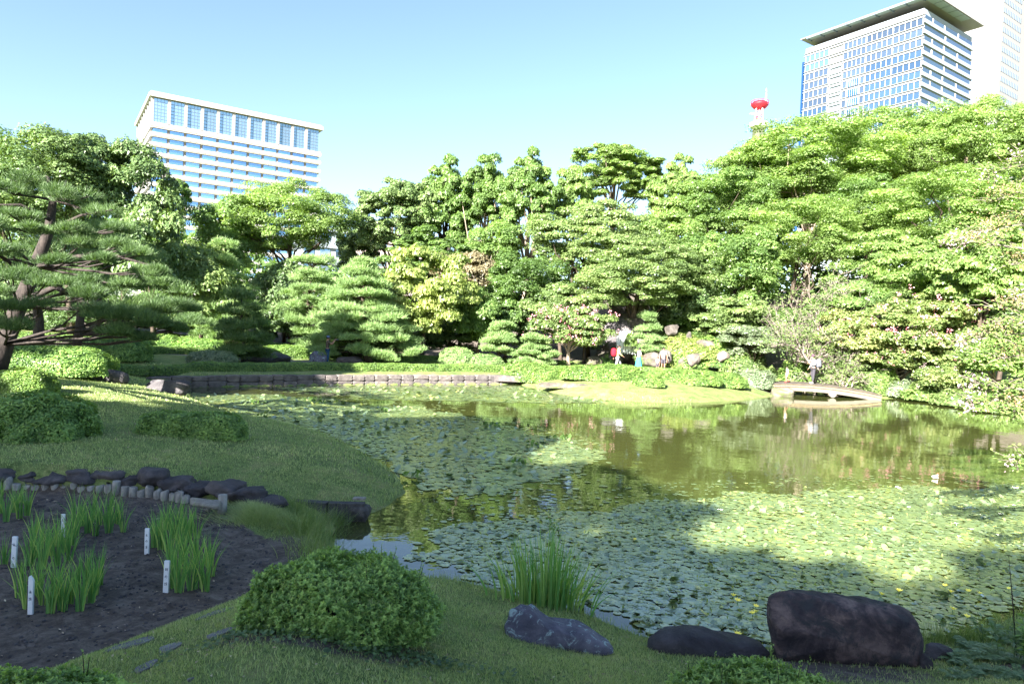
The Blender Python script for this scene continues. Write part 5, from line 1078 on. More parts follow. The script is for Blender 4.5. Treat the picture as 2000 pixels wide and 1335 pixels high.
# backpack walker striding right
w1 = person('person striding right in white trousers and pale top with a round red backpack', gfeet(1208, 46.0), R(-82), 1.72, dict(lf=(-.08, .34, .06), lk=(-.09, .24, .50), rf=(.08, -.34, .10), rk=(.09, -.06, .47), lh=(-.26, -.18, .88), le=(-.26, -.14, 1.14), rh=(.24, .28, .98), re=(.26, .10, 1.10), lean=.05, head=(0, .10, 1.56)), shirt=(YL, 'long'), pants=W1, pack=(RD, (.20, .17, .27)))
for pr_ in [c for c in w1.children if c.name.startswith('shirt')]: pass
w2 = person('person in white blouse and long turquoise skirt looking at her hands', gfeet(1250, 45.2), R(-70), 1.60, dict(lh=(-.12, .34, 1.06), le=(-.24, .06, 1.10), rh=(.12, .36, 1.08), re=(.24, .08, 1.10), head=(0, .07, 1.54), lf=(-.09, .1, .05), rf=(.09, -.06, .05)), shirt=(W1, 'short'), skirt=TQ, mask=W1)
w3 = person('person in white shirt and dark shorts standing behind the hedge', gfeet(1298, 47.2), R(172), 1.66, None, shirt=(W1, 'short'), shorts=DK)
w4 = person('small child in white top and dark shorts holding close to the adult in white shirt', gfeet(1287, 47.0), R(150), 1.0, dict(rh=(.22, .18, .95), re=(.25, .06, 1.08)), shirt=(W1, 'short'), shorts=DK)
tb_ = .14; q = bpt(tb_, BWID*.5, arch(tb_)+.02)
w5 = person('small child in white shirt stepping onto the left end of the footbridge', q, R(96), .98, dict(lf=(-.07, .10, .05), lk=(-.08, .12, .48), rf=(.07, -.30, .16), rk=(.09, -.02, .46), head=(0, .05, 1.56)), shirt=(W1, 'short'), shorts=cloth('cloth_beige', (.28, .22, .17)), shoe=RD)
tb_ = .39; q = bpt(tb_, BWID*.5, arch(tb_)+.02)
w6 = person('person in purple hat, white shirt and grey trousers standing on the footbridge', q, R(88), 1.74, dict(lh=(-.20, .26, 1.18), le=(-.28, .02, 1.12), rh=(.22, .16, .92), re=(.27, .0, 1.10), lf=(-.10, .05, .05), rf=(.10, -.06, .05), head=(0, .06, 1.56)), shirt=(W1, 'long'), pants=SLK, hat=(PR, .15), pack=(GY, (.18, .15, .26)), mask=W1, shoe=W1)

# ---------------------------------------------------------------- trees: right-hand wooded hill
T = 'broadleaf trees on the wooded hill'
broad('umbrella-crowned tree with bare forked branches showing, below the glass tower', 1590, 334, 150, 84, 66, 'broadL', 88, 1.25, seed=1, group=T, bark='barkP', lobes=9, low=-.15)
broad('rounded tree just left of the radio mast base on the skyline', 1475, 362, 92, 76, 70, 'broadL', 66, 1.15, seed=2, group=T)
broad('big rounded tree below the right half of the glass tower', 1735, 314, 120, 84, 68, 'broadL', 80, 1.25, seed=3, group=T)
broad('tall dense tree at the upper right below the pale high-rise', 1900, 292, 120, 94, 62, 'broadL', 86, 1.15, seed=4, group=T)
broad('dense tree cut by the right edge high on the hill', 2040, 280, 90, 105, 58, 'broadL', 60, 1.1, seed=5, group=T)
broad('mid-slope tree left of the forked umbrella tree', 1415, 410, 92, 72, 63, 'broad', 62, 1.1, seed=6, group=T, tint=.62)
broad('domed tree directly above the bare twiggy tree', 1560, 470, 120, 75, 58, 'broadL', 80, 1.05, seed=7, group=T)
broad('tree with a shadowed hollow right of the forked branches', 1700, 420, 95, 70, 61, 'broad', 62, 1.05, seed=8, group=T, tint=.62)
broad('wide spreading tree in the middle of the right-hand slope', 1840, 430, 140, 88, 54, 'broadL', 96, 1.0, seed=9, group=T, lobes=10)
broad('airy pale tree with sky showing at its left side, mid skyline', 1322, 400, 62, 78, 66, 'broadL', 46, .95, seed=10, group=T, air=.2, bark='barkP')
broad('tall airy round-topped tree in the centre of the skyline', 1205, 345, 92, 58, 70, 'broadL', 64, .95, seed=11, group=T, air=.15, bark='barkP', low=-.2, trunk_r=.3)
broad('small pale tree under the airy skyline tree', 1300, 480, 70, 60, 60, 'broadL', 46, .95, seed=12, group=T)
broad('feathery spreading tree with flat sprays in the centre', 1150, 470, 110, 72, 54, 'feather', 110, .80, nl=210, flat=.38, seed=13, group='feathery trees behind the waterfall', lobes=9)
broad('layered dark-trunked tree leaning over the waterfall', 1245, 545, 130, 72, 51, 'feather', 130, .78, nl=220, flat=.36, seed=14, group='feathery trees behind the waterfall', lobes=9, low=-.2, trunk_r=.32)
broad('rounded tree behind the left of the twiggy tree', 1420, 530, 90, 74, 54, 'broad', 72, .95, seed=15, group=T, tint=.62)
broad('low broad tree left of the bare twigs above the grey rocks', 1420, 620, 80, 48, 50.5, 'feather', 60, .75, seed=16, group=T, flat=.5)
broad('dark-hollowed spreading tree right of centre slope', 1770, 540, 130, 80, 47, 'broadL', 120, .85, seed=17, group=T, lobes=10, flat=.5)
broad('spreading tree low on the slope beside the right frame edge', 1930, 520, 110, 95, 40, 'broadL', 110, .75, L=.14, W=.07, seed=18, group=T, lobes=9, flat=.55)
broad('low green tree beside the twiggy tree roots', 1650, 610, 72, 56, 45, 'broad', 70, .7, seed=19, group=T, flat=.5, tint=.6)
broad('green thicket tree right of the leaning waterfall tree', 1335, 600, 60, 52, 52, 'dark', 60, .8, seed=20, group=T)
broad('pale bushy tree above the sunlit boulders', 1480, 668, 66, 30, 47.5, 'grey_leaf', 50, .55, nl=180, L=.10, W=.05, seed=21, group=T)
# centre skyline
T2 = 'tall trees in the centre behind the pines'
broad('tall slender tree with a long pale trunk standing free above the centre', 1035, 392, 66, 82, 62, 'broad', 70, .85, seed=30, group=T2, bark='barkP', air=.22, trunk_r=.38, tint=.62, L=.15)
broad('tall airy tree left of the pale trunk with sky between branches', 952, 398, 60, 74, 65, 'broad', 62, .85, seed=31, group=T2, bark='barkP', air=.3, trunk_r=.3, tint=.62, L=.15)
broad('tree with dark crooked limbs left of the central airy tree', 872, 420, 74, 92, 66, 'broad', 84, 1.0, seed=32, group=T2, bark='barkD', air=.14, trunk_r=.4, tint=.55)
broad('dark green tree at the left shoulder of the central group', 772, 432, 80, 80, 64, 'dark', 76, 1.0, seed=33, group=T2, tint=.75, air=.08)
broad('small dark tree in the skyline dip right of the banded block', 705, 492, 50, 56, 68, 'dark', 40, .95, seed=34, group=T2, tint=.7, air=.2)
broad('loose tree below the dark crooked limbs', 840, 510, 80, 52, 60, 'broad', 56, .95, seed=35, group=T2, tint=.5, air=.1)
broad('brownish feathery tree with thin twigs left of the pale trunk', 905, 545, 78, 62, 54, 'brown', 80, .75, nl=150, flat=.5, seed=36, group=T2, bark='twig')
broad('yellow-green maple with spreading flat sprays', 830, 588, 92, 92, 48, 'yellow', 120, .72, nl=200, L=.13, W=.075, flat=.42, seed=37, group=T2, lobes=10, low=-.7)
broad('green bushy tree between the maple and the round small pine', 935, 625, 60, 62, 50, 'broad', 60, .75, seed=38, group=T2)
broad('bushy green tree filling the gap before the pinkish block', 975, 478, 56, 44, 61, 'broad', 50, .9, seed=42, group=T2, tint=.6)
broad('dark leafy tree below the pale trunk', 1030, 560, 78, 58, 52, 'broad', 70, .8, seed=39, group=T2, tint=.45)
broad('green arching tree behind the pink-flowered myrtle', 1095, 600, 76, 54, 51, 'feather', 72, .7, flat=.45, seed=40, group=T2)
broad('pale green tree behind the left of the layered waterfall tree', 1120, 395, 46, 60, 66, 'broadL', 34, .9, seed=41, group=T2, air=.2)
# left skyline
T3 = 'broadleaf trees on the left behind the pines'
broad('large round camphor-like tree below the right of the banded block', 560, 442, 122, 86, 60, 'broadL', 96, 1.1, seed=50, group=T3, lobes=9, trunk_r=.35, tint=.42)
broad('lower tree left of the round tree below the banded block', 440, 470, 70, 72, 58, 'broad', 56, 1.0, seed=51, group=T3, tint=.6)
broad('small airy treetop standing against the banded block windows', 340, 396, 34, 46, 54, 'broad', 26, .75, seed=52, group=T3, air=.12, tint=.6)
broad('big dark tree with the highest crown at the upper left', 125, 378, 128, 90, 46, 'dark', 130, .85, L=.14, W=.07, seed=53, group=T3, lobes=11, tint=.56)
broad('dark tree sloping down to the left of the banded block', 248, 400, 90, 106, 48, 'dark', 100, .85, L=.14, W=.07, seed=54, group=T3, lobes=9, tint=.48)
broad('dark tree filling the dip beside the highest left crown', 195, 335, 66, 66, 48, 'dark', 60, .85, seed=60, group=T3, tint=.5)
broad('rounded dark tree cut by the left frame edge', 10, 372, 92, 92, 48, 'broad', 80, .9, seed=55, group=T3, tint=.45)
broad('brownish green tree in the shade below the dark left trees', 292, 500, 74, 92, 42, 'dark', 88, .75, L=.12, W=.06, seed=56, group=T3, tint=.55)
broad('yellowish green tree left of the tiered pine', 392, 560, 78, 84, 45, 'feather', 92, .75, seed=57, group=T3, tint=.65)
broad('dark tree behind the gap between the tiered pines', 560, 580, 60, 66, 57, 'dark', 50, .85, seed=58, group=T3)
broad('dark tree low behind the leaning pine trunks', 150, 540, 130, 80, 50, 'dark', 70, .95, seed=59, group=T3)
# understory bushes closing the view below the crowns
US = [(40, 620, 90, 40, 50), (180, 622, 80, 36, 49), (300, 620, 70, 36, 50), (420, 625, 70, 36, 52), (560, 632, 60, 40, 56), (690, 640, 70, 40, 54), (790, 655, 70, 36, 52), (880, 660, 60, 36, 52), (1140, 655, 46, 36, 52), (1330, 655, 66, 36, 53), (1450, 640, 70, 44, 54), (1560, 650, 70, 44, 50), (1690, 660, 70, 40, 46), (1820, 640, 90, 50, 44), (1960, 640, 90, 60, 42), (985, 640, 60, 40, 52)]
UL = ['under the far left pine limbs', 'behind the two left trunks', 'behind the low pine cushions', 'left of the tiered pine foot', 'in the dark gap between the pines', 'behind the broad pine', 'right of the broad pine', 'beneath the yellow-green maple', 'left of the waterfall rocks', 'above the sunlit shrubs', 'behind the grey low rocks', 'below the bare twigs', 'behind the bridge end', 'behind the pink-flowering bush', 'at the right edge low on the slope', 'behind the small round pine']
for i, (x, y, a, b, Y) in enumerate(US):
    broad('dark understory bush '+UL[i], x, y, a, b, Y, 'dark' if i not in (9, 11) else 'broad', 30, .9, nl=130, seed=70+i, name='understory_bush', group='dark understory bushes', tint=.45, low=-.8, cat='bush')
# far wood as one mass behind everything
r = np.random.default_rng(3); C = []
for px in range(-100, 2150, 22):
    top = np.interp(px, [-100, 300, 420, 640, 700, 1000, 1200, 1400, 1500, 1700, 2150], [420, 440, 500, 545, 548, 540, 480, 400, 320, 290, 250])
    Yw = 78+r.uniform(-3, 3)
    for py in np.arange(top, 640, 26): C.append(at(px+r.uniform(-12, 12), py+r.uniform(-8, 8), Yw+r.uniform(0, 3)))
C = np.array(C); g = Geo(); clump_leaves(g, C, r.uniform(1.3, 2.2, len(C)), 80, .32, .2, r, tint0=.4, tri=True); o = g.build('distant_wood', M['broad']); tag(o, 'distant wood seen through gaps between the nearer trees', 'wood', None, 'stuff')

# bare twiggy tree on the right slope
def twiggy(label, px, pbot, ptop, rxp, Y, seed, mat='twig', n1=9, leafn=0, lmat='brown'):
    r = np.random.default_rng(seed); b = gpath(px, Y); H = at(px, ptop, Y)[2]-b[2]; RX = rxp*Y/FPX; e = empty('bare_tree', tuple(b), label, 'tree'); g = Geo(); tips = []
    def grow(p, d, l, rad, lev):
        n = 4; P = [p]; dd = d
        for k in range(n): dd = unit(dd+r.normal(0, .16, 3)+np.array([0, 0, .04 if lev < 2 else -.03])); P.append(P[-1]+dd*l/n)
        add_tube(g, P, np.linspace(rad, rad*.5, n+1), 5 if lev > 1 else 7, cap=False)
        if lev >= 4: tips.append(P[-1]); return
        for k in range([0, 5, 5, 4, 3][lev+0] if lev else n1): 
            f = r.integers(1, n+1); q = P[f]; nd = unit(dd*.7+rdirs(1, r)[0]*.75*np.array([1.15, 1, .75])+[0, 0, .12]); grow(q, nd, l*r.uniform(.5, .78), rad*.5, lev+1)
    grow(b, unit(np.array([.1, 0, 1.0])), H*.42, .17, 0); kid(g, 'trunk', M[mat], e, b)
    if leafn: 
        tips_ = np.array(tips); g = Geo(); Q = tips_[r.integers(0, len(tips_), leafn)]+r.normal(0, .22, (leafn, 3)); leaves(g, Q, rdirs(leafn, r)+[0, 0, .6], .09, .045, np.clip(r.normal(.5, .2, leafn), 0, 1), 0); kid(g, 'sparse_leaves', M[lmat], e, b)
    return e
twiggy('nearly bare grey twiggy tree tangled on the middle of the right slope', 1575, 690, 440, 95, 45.5, 5, leafn=3600, lmat='feather')
twiggy('second low mass of bare grey twigs beneath the bare tree', 1600, 690, 560, 80, 43.8, 8, leafn=3200, n1=6, lmat='feather')
twiggy('bare leaning twigs overhanging the right end of the footbridge', 1650, 735, 665, 60, 41.5, 12, leafn=1600, n1=6, lmat='feather')

# trained pines
PG = 'trained pines behind the far hedge'
pine('tiered pine with a pale crooked trunk showing between flat cushions', 440, 690, 468, 82, 46, tiers=7, pr=1.15, seed=1, group=PG, W=.018, bark='barkP', prof=lambda f: .95 if f < .35 else (1.0-(f-.35)*1.05 if f < .9 else .3))
pine('smaller tiered pine left of the broad bright pine', 602, 690, 508, 58, 48, tiers=7, pr=1.0, seed=2, group=PG, W=.018, bark='bark', lean=8, prof=lambda f: .6 if f < .4 else (1.0 if f < .8 else .75))
pine('broad bright pine of many cushions sweeping down to the right', 722, 706, 508, 106, 44, tiers=9, pr=.95, seed=3, group=PG, W=.017, lean=-18, prof=lambda f: 1.08-.85*f**1.5, dens=1.1)
pine('round-topped small pine behind the long hedge', 978, 712, 636, 38, 46.5, tiers=4, pr=.72, seed=4, group='small pines along the far path', first=.42, n=1500, L=.2, W=.02, prof=lambda f: 1.0 if f < .7 else .62)
pine('low yellowish spreading pine right of the round small pine', 1040, 714, 660, 46, 46, tiers=4, pr=.70, seed=5, group='small pines along the far path', first=.2, n=1300, L=.2, W=.02, prof=lambda f: 1.0 if f < .5 else .6, lean=6)
pine('small upright pine beside the waterfall', 1277, 700, 618, 32, 48.8, tiers=5, pr=.75, seed=6, group='small pines along the far path', first=.2, n=1200, L=.22, W=.02, prof=lambda f: .95 if f < .6 else .6, lean=-12)
pine('dark shaded pine with drooping cushions in front of the tiered pine', 475, 690, 575, 62, 38, tiers=5, pr=.95, mat='pine', seed=7, group=PG, first=.2, n=1100, L=.22, W=.018, bark='barkD')
pine('low shaded pine spreading behind the person with the camera', 705, 700, 655, 66, 45.5, tiers=3, pr=.8, mat='pine', seed=8, group=PG, first=.3, n=1100, L=.2, W=.016, prof=lambda f: 1.0)

# large black pine near left with leaning trunks
def bigpine():
    r = np.random.default_rng(77); Y0 = 19.0; b = gpath(0, Y0); b = np.array([at(-20, 700, Y0)[0], Y0, 0]); b[2] = gz(b[0], b[1])-.1
    e = empty('black_pine', tuple(b), 'large dark pine with a leaning trunk filling the left side', 'pine tree'); g = Geo(); gn = Geo()
    tr_ = [b, at(8, 672, 19.2), at(36, 600, 19.6), at(70, 520, 20), at(96, 450, 20.3), at(104, 390, 20.4), at(92, 345, 20.4)]
    add_tube(g, tr_, [.30, .25, .21, .18, .14, .10, .05], 12)
    def br(pts, r0, Ys=None):
        P = [at(x, y, Y) for x, y, Y in pts]; add_tube(g, P, np.linspace(r0, r0*.3, len(P)), 8); return P
    br([(70, 520, 20), (20, 540, 18.5), (-40, 560, 17)], .09)
    br([(40, 590, 19.6), (110, 560, 18.2), (160, 590, 17.4), (230, 625, 16.8), (290, 640, 16.6)], .10)
    br([(75, 515, 20), (150, 500, 19), (230, 500, 18.5), (300, 520, 18)], .08)
    br([(96, 450, 20.3), (160, 420, 19.6), (220, 410, 19.2)], .06); br([(100, 430, 20), (40, 400, 19.5), (-20, 400, 19)], .06); br([(60, 540, 20), (0, 500, 19), (-50, 480, 18)], .07)
    pads = [ # px, py, radius px, Y
        (60, 345, 70, 20), (130, 372, 72, 19.8), (10, 360, 60, 19.5), (185, 400, 60, 19.5), (95, 395, 55, 19), (30, 410, 60, 18.8), (225, 438, 48, 19), (150, 440, 55, 18.6), (70, 440, 50, 18.4), (-20, 430, 60, 18),
        (60, 480, 62, 18), (0, 480, 60, 17.6), (110, 500, 50, 17.8), (170, 468, 60, 18.8), (230, 470, 55, 18.4), (275, 485, 45, 18.2), (170, 486, 48, 17.2), (205, 500, 40, 17),
        (20, 528, 70, 17), (80, 540, 65, 17), (-20, 560, 60, 16.8), (150, 545, 55, 17.2), (230, 520, 50, 18), (290, 522, 48, 17.8), (330, 590, 62, 17.6), (300, 595, 50, 17.3), (255, 545, 50, 17.5),
        (40, 590, 75, 16.4), (110, 600, 70, 16.4), (180, 565, 52, 16.8), (200, 600, 75, 16.4), (260, 610, 70, 16.2), (300, 622, 50, 16.6), (230, 640, 62, 16.2), (170, 632, 50, 16.2), (20, 625, 70, 16), (370, 596, 34, 17.6), (285, 652, 34, 16.4), (352, 632, 40, 17.4)]
    pads = [q for i, q in enumerate(pads) if i % 6 != 4]; C = np.array([at(x, y+8, Y) for x, y, s, Y in pads]); RX = np.array([s*Y/FPX for x, y, s, Y in pads])
    needle_pads(gn, C, RX*.74, RX*.25, 2600, .16, .0065, r, .40, .16)
    for c, q in zip(C, RX):
        j = int(np.argmin([np.linalg.norm(np.array(t)-c) for t in tr_])); s = np.array(tr_[j]); mid = (s+c)/2+[0, 0, -.05]; 
        for k in range(3): a = c+np.array([r.uniform(-.6, .6)*q, r.uniform(-.5, .5)*q, -.02]); add_tube(g, [mid, (mid+a)/2+[0, 0, -.08], a], [.035, .025, .012], 5, cap=False)
        add_tube(g, [s, mid], [.05, .035], 5, cap=False)
    kid(g, 'trunk', M['barkD'], e, b); kid(gn, 'needles', M['pine'], e, b)
bigpine()
def trunkpine(label, px, Y, r0, lean, pads, seed):
    r = np.random.default_rng(seed); b = gpath(px, Y); e = empty('black_pine', tuple(b), label, 'pine tree'); g = Geo(); top = at(px+lean, pads[0][1]+10, Y); f = np.linspace(0, 1, 8)[:, None]
    P = b-[0, 0, .15]+(top-b)*f+np.sin(f*6)*[.15, 0, 0]; add_tube(g, P, np.linspace(r0, r0*.3, 8), 10)
    C = np.array([at(x, y, Y_) for x, y, s, Y_ in pads]); RX = np.array([s*Y_/FPX for x, y, s, Y_ in pads]); gn = Geo(); needle_pads(gn, C, RX, RX*.36, 2200, .19, .010, r, .5, .15)
    for c in C: s = P[min(7, max(2, int(7*(c[2]-b[2]-.5)/(top[2]-b[2]))))]; add_tube(g, [s, (s+c)/2, c-[0, 0, .1]], [.07, .05, .02], 6)
    kid(g, 'trunk', M['barkD'], e, b); kid(gn, 'needles', M['pine'], e, b)
trunkpine('straight-trunked pine just right of the leaning pine trunk', 64, 25, .24, 20, [(100, 470, 70, 25), (40, 520, 70, 24.5), (140, 530, 60, 24.5), (70, 575, 70, 24)], 5)
trunkpine('leaning dark-trunked pine with cushions reaching right', 138, 29, .22, 40, [(215, 455, 60, 28), (180, 500, 60, 28), (260, 500, 55, 28), (300, 548, 50, 27), (220, 560, 56, 27), (345, 560, 48, 27), (320, 612, 52, 27), (365, 622, 44, 26), (270, 590, 60, 26)], 6)

# pink-flowering myrtles
class Pink:
    mat = 'pink'
    def __init__(s, mat, n, sz, low=-.1, per=14): s.mat = mat; s.n = n; s.sz = sz; s.low = low; s.per = per
    def __call__(s, g, C, Rr, r):
        i = r.integers(0, len(C), s.n); d = rdirs(s.n, r); d[:, 2] = np.abs(d[:, 2]); d[:, 1] = -np.abs(d[:, 1]); P0 = C[i]+d*Rr[i][:, None]*1.02; P = np.repeat(P0, s.per, 0)+r.normal(0, s.sz*.9, (s.n*s.per, 3))
        leaves(g, P, rdirs(len(P), r)+[0, -.5, .5], s.sz*.62, s.sz*.5, np.clip(r.normal(.5, .25, len(P)), 0, 1), 1, .4, r)
broad('pink-flowering crape myrtle behind the hedge left of the waterfall', 1112, 648, 74, 58, 46.8, 'feather', 64, .62, nl=190, L=.11, W=.05, seed=90, name='crape_myrtle', group='crape myrtles in bloom', bark='barkP', flat=.6, low=-.6, extra=Pink('pink', 110, .09, per=7), trunk_r=.16, air=.1)
broad('wide crape myrtle with coral pink blossoms right of the footbridge', 1800, 655, 120, 74, 42, 'myrtle', 120, .62, nl=200, L=.10, W=.045, seed=91, name='crape_myrtle', group='crape myrtles in bloom', bark='twig', flat=.55, low=-.8, extra=Pink('pink', 190, .09, per=8), trunk_r=.14, lobes=9, jag=.24)
broad('yellowish flowering shrub tree above the person on the footbridge', 1665, 655, 60, 44, 42.5, 'myrtle', 66, .55, nl=180, L=.09, W=.045, seed=92, name='crape_myrtle', group='crape myrtles in bloom', bark='twig', flat=.55, low=-.8, extra=Pink('pink', 26, .07, per=8), tint=.75)
broad('loose pink-tipped bush under the wide crape myrtle', 1760, 705, 90, 34, 42, 'myrtle', 66, .5, nl=170, L=.085, W=.04, seed=93, name='flowering_bush', group='flowering bushes on the right bank', bark='twig', flat=.5, low=-.8, extra=Pink('pink', 60, .06, per=8), cat='bush')
broad('pale pink blossoming bush over the water right of the footbridge', 1850, 742, 70, 26, 39.5, 'myrtle', 54, .42, nl=170, L=.075, W=.035, seed=94, name='flowering_bush', group='flowering bushes on the right bank', bark='twig', low=-.8, extra=Pink('palepink', 36, .05, per=7), cat='bush')
broad('leafy bush behind the bamboo fence at the right edge', 1960, 700, 90, 44, 37, 'broadL', 76, .5, nl=180, L=.09, W=.045, seed=95, name='flowering_bush', group='flowering bushes on the right bank', bark='twig', low=-.8, extra=Pink('pink', 40, .06, per=8), cat='bush')

# near crape myrtle boughs reaching in from the right edge; its trunk stands outside the frame
def nearmyrtle():
    r = np.random.default_rng(31); b = np.array([13.2, 12.8, 0.]); b[2] = gz(b[0], b[1]); e = empty('near_crape_myrtle', tuple(b), 'near crape myrtle reaching in from the right edge with pale blossoms and seed heads', 'tree', 'crape myrtles in bloom')
    g = Geo(); gl = Geo(); gf = Geo(); gp_ = Geo()
    add_tube(g, [b-[0, 0, .2], b+[-.2, 0, 1.6], b+[-.1, .1, 3.2], b+[.1, 0, 5.4]], [.13, .1, .08, .04], 9); add_tube(g, [b+[-.2, 0, 1.2], b+[-.9, -.3, 2.6], b+[-1.2, -.4, 4.4]], [.08, .06, .03], 7)
    boughs = [((2080, 330), (1975, 325), (1930, 345), 11), ((2080, 400), (1990, 375), (1935, 395), 11), ((2090, 440), (1985, 440), (1900, 455), 10.6), ((2090, 500), (1960, 480), (1868, 472), 10.2), ((2100, 520), (2010, 505), (1960, 520), 10.4), ((2100, 560), (2030, 560), (1990, 575), 10.2),
              ((2100, 600), (2020, 605), (1940, 600), 10), ((2100, 640), (2000, 628), (1880, 668), 9.4), ((2100, 660), (1990, 650), (1920, 662), 9.4), ((2100, 690), (2020, 690), (1950, 700), 9.6), ((2100, 780), (1990, 760), (1905, 748), 9.0), ((2100, 775), (1985, 775), (1890, 790), 9.0), ((2080, 790), (2010, 800), (1965, 800), 8.8), ((2100, 370), (2030, 350), (1995, 300), 11), ((2100, 460), (2040, 440), (2000, 420), 10.6), ((2100, 620), (2050, 640), (2000, 640), 9.6), ((2120, 900), (2050, 905), (1990, 908), 8.6)]
    for i, (p0, p1, p2, Y) in enumerate(boughs):
        a = b+[-.2 if i % 2 else 0, 0, np.clip(at(p0[0], p0[1], Y)[2]-b[2]-.3, .8, 5.2)]; q1 = at(*p1, Y); q0 = at(*p0, Y+.6); q2 = at(*p2, Y); add_tube(g, [a, (a+q0)/2+[0, 0, .1], q0, q1, q2], [.04, .03, .022, .014, .006], 6)
        S = [q0*(1-f)+q1*f for f in np.linspace(.2, 1, 7)]+[q1*(1-f)+q2*f for f in np.linspace(.1, 1, 8)]
        for s in S:
            for k in range(4):
                d = unit(r.normal(0, 1, 3)*[1, .8, .6]+[-.4, 0, .15]); l = r.uniform(.12, .34); t = s+d*l; add_tube(g, [s, (s+t)/2+[0, 0, .02], t], [.006, .004, .002], 4, cap=False)
                m = 9; f = np.linspace(.15, 1, m)[:, None]; P = s+(t-s)*f+r.normal(0, .012, (m, 3)); al = unit(d*.6+rdirs(m, r)*.9); leaves(gl, P+al*.028, rdirs(m, r)*.6+[0, -.3, .9], r.uniform(.024, .038, m), r.uniform(.013, .020, m), np.clip(r.normal(.55, .2, m), 0, 1), 0, .35, r, along=al)
        if i in (0, 2, 3, 5, 7, 10, 13, 16, 11):   # blossom panicles and tan seed heads
            m = 60; P = q2+r.normal(0, 1, (m, 3))*[.10, .07, .07]; leaves(gf, P, rdirs(m, r), .018, .015, np.clip(r.normal(.5, .3, m), 0, 1), 0, .5, r)
        if i in (1, 3, 4, 6, 8, 9, 12, 2, 14):
            m = 220; c_ = q1*.5+q2*.5+[0, 0, .10]; P = c_+r.normal(0, 1, (m, 3))*[.17, .08, .07]; V, F = ICO[2]
            for p in P[:30]: gp_.add(V[:]*.013+p, F, np.clip(r.normal(.5, .2), 0, 1), 0, True)
            leaves(gp_, P, rdirs(m, r), .014, .010, np.clip(r.normal(.6, .2, m), 0, 1), 0, .5, r)
    kid(g, 'trunk', M['twig'], e, b); kid(gl, 'leaves', M['myrtleN'], e, b); kid(gf, 'blossom', M['palepink'], e, b); kid(gp_, 'seed_heads', M['pod'], e, b)
nearmyrtle()

# shade trees standing behind and left of the viewpoint
SH = 'tall shade trees outside the picture'
def shade(label, x, y, z, rx, rz, n, seed, cr=1.25, nl=150, air=0): broad(label, 0, 0, 0, 0, 0, 'dark', n, cr, nl, .34, .24, seed=seed, name='shade_tree', group=SH, loc=(x, y, z, rx, rz), air=air, low=-.8)
shade('tall tree behind the viewpoint on the left casting the foreground shade', -20.1, -15.9, 15.1, 4.4, 2.2, 65, 201)
shade('tall tree far left of the viewpoint shading the lawn', -23.6, -9.4, 15.1, 5.0, 2.6, 85, 202)
shade('tree behind the viewpoint shading the boulder', -13.0, -19.3, 15.1, 3.4, 1.4, 39, 203)
shade('tree behind the viewpoint shading the near lily pads', -17.0, -13.6, 15.1, 3.1, 1.7, 32, 204)
shade('tall tree left of the picture shading the far lily field', -19.1, -5.4, 15.1, 3.8, 2.0, 49, 205)
shade('tree behind the viewpoint shading the stepping stones', -17.6, -21.3, 15.1, 4.0, 2.0, 54, 206)
shade('tree behind the viewpoint on the right', -8.0, -19.5, 15.1, 2.8, 1.2, 26, 207)
shade('tree left of the picture shading the big near pine', -33.1, -7.4, 15.1, 4.4, 3, 65, 208)
shade('tree outside the left edge beside the pines', -31.1, 4.1, 15.1, 4.0, 1.6, 54, 209)
shade('farther tree outside the left edge shading the long hedge', -28.6, 11.6, 15.1, 3.8, 2.0, 49, 210)
shade('farthest tree outside the left edge', -37.6, 9.1, 15.1, 5, 3, 85, 211)
shade('tree outside the left edge shading the person with the camera', -26.1, 17.6, 15.0, 3.4, 2.2, 40, 230)


# ---------------------------------------------------------------- hedges and clipped shrubs
def hp(*pts): return [gpath(x, Y)[:2] for x, Y in pts]
hedge('long low clipped hedge behind the stone retaining wall', hp((190, 30.0), (300, 31.6), (400, 33.2), (520, 35.6), (640, 37.4), (800, 40), (1000, 42.8)), 1.0, .42, L=.054, W=.026, cov=1.5, seed=1)
hedge('second clipped hedge running behind the path at the foot of the pines', hp((215, 36), (360, 40), (520, 44), (640, 45.6), (800, 47.2), (1000, 47.8), (1130, 48)), .9, .42, L=.054, W=.026, cov=1.5, seed=2)
hedge('bright clipped hedge running behind the lobed azalea mounds', hp((1000, 43), (1120, 43.2), (1240, 43), (1360, 42.6), (1440, 42.2)), 1.3, .45, L=.054, W=.026, cov=1.5, seed=3)
hedge('pale clipped strip hedge on the far side of the sunny path', hp((1280, 45), (1380, 45), (1440, 44.4)), .7, .35, L=.054, W=.026, cov=1.5, seed=4)
hedge('shaded low hedge in the far left garden between the pine trunks', hp((-60, 30), (60, 31), (130, 32)), 1.0, .5, 'azalea', L=.06, W=.03, seed=5)
hedge('far clipped hedge catching sun left of the dark shaded pine', hp((300, 50), (400, 50), (520, 50), (620, 50)), 1.2, .6, L=.08, W=.04, seed=6)
hedge('farthest left hedge in the shade of the big pine', hp((-80, 38), (80, 39), (230, 40)), 1.2, .5, L=.08, W=.04, seed=7)
G5 = 'azalea mounds on the far sunny lawn'
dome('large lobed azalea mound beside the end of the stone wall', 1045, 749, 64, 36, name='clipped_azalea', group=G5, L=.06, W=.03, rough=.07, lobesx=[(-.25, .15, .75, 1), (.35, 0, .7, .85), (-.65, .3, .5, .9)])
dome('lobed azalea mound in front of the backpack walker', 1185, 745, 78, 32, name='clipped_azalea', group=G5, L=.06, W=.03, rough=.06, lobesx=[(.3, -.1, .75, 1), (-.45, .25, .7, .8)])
dome('small round azalea dome alone on the bright far lawn', 1270, 757, 31, 24, name='clipped_azalea', group=G5, L=.06, W=.03)
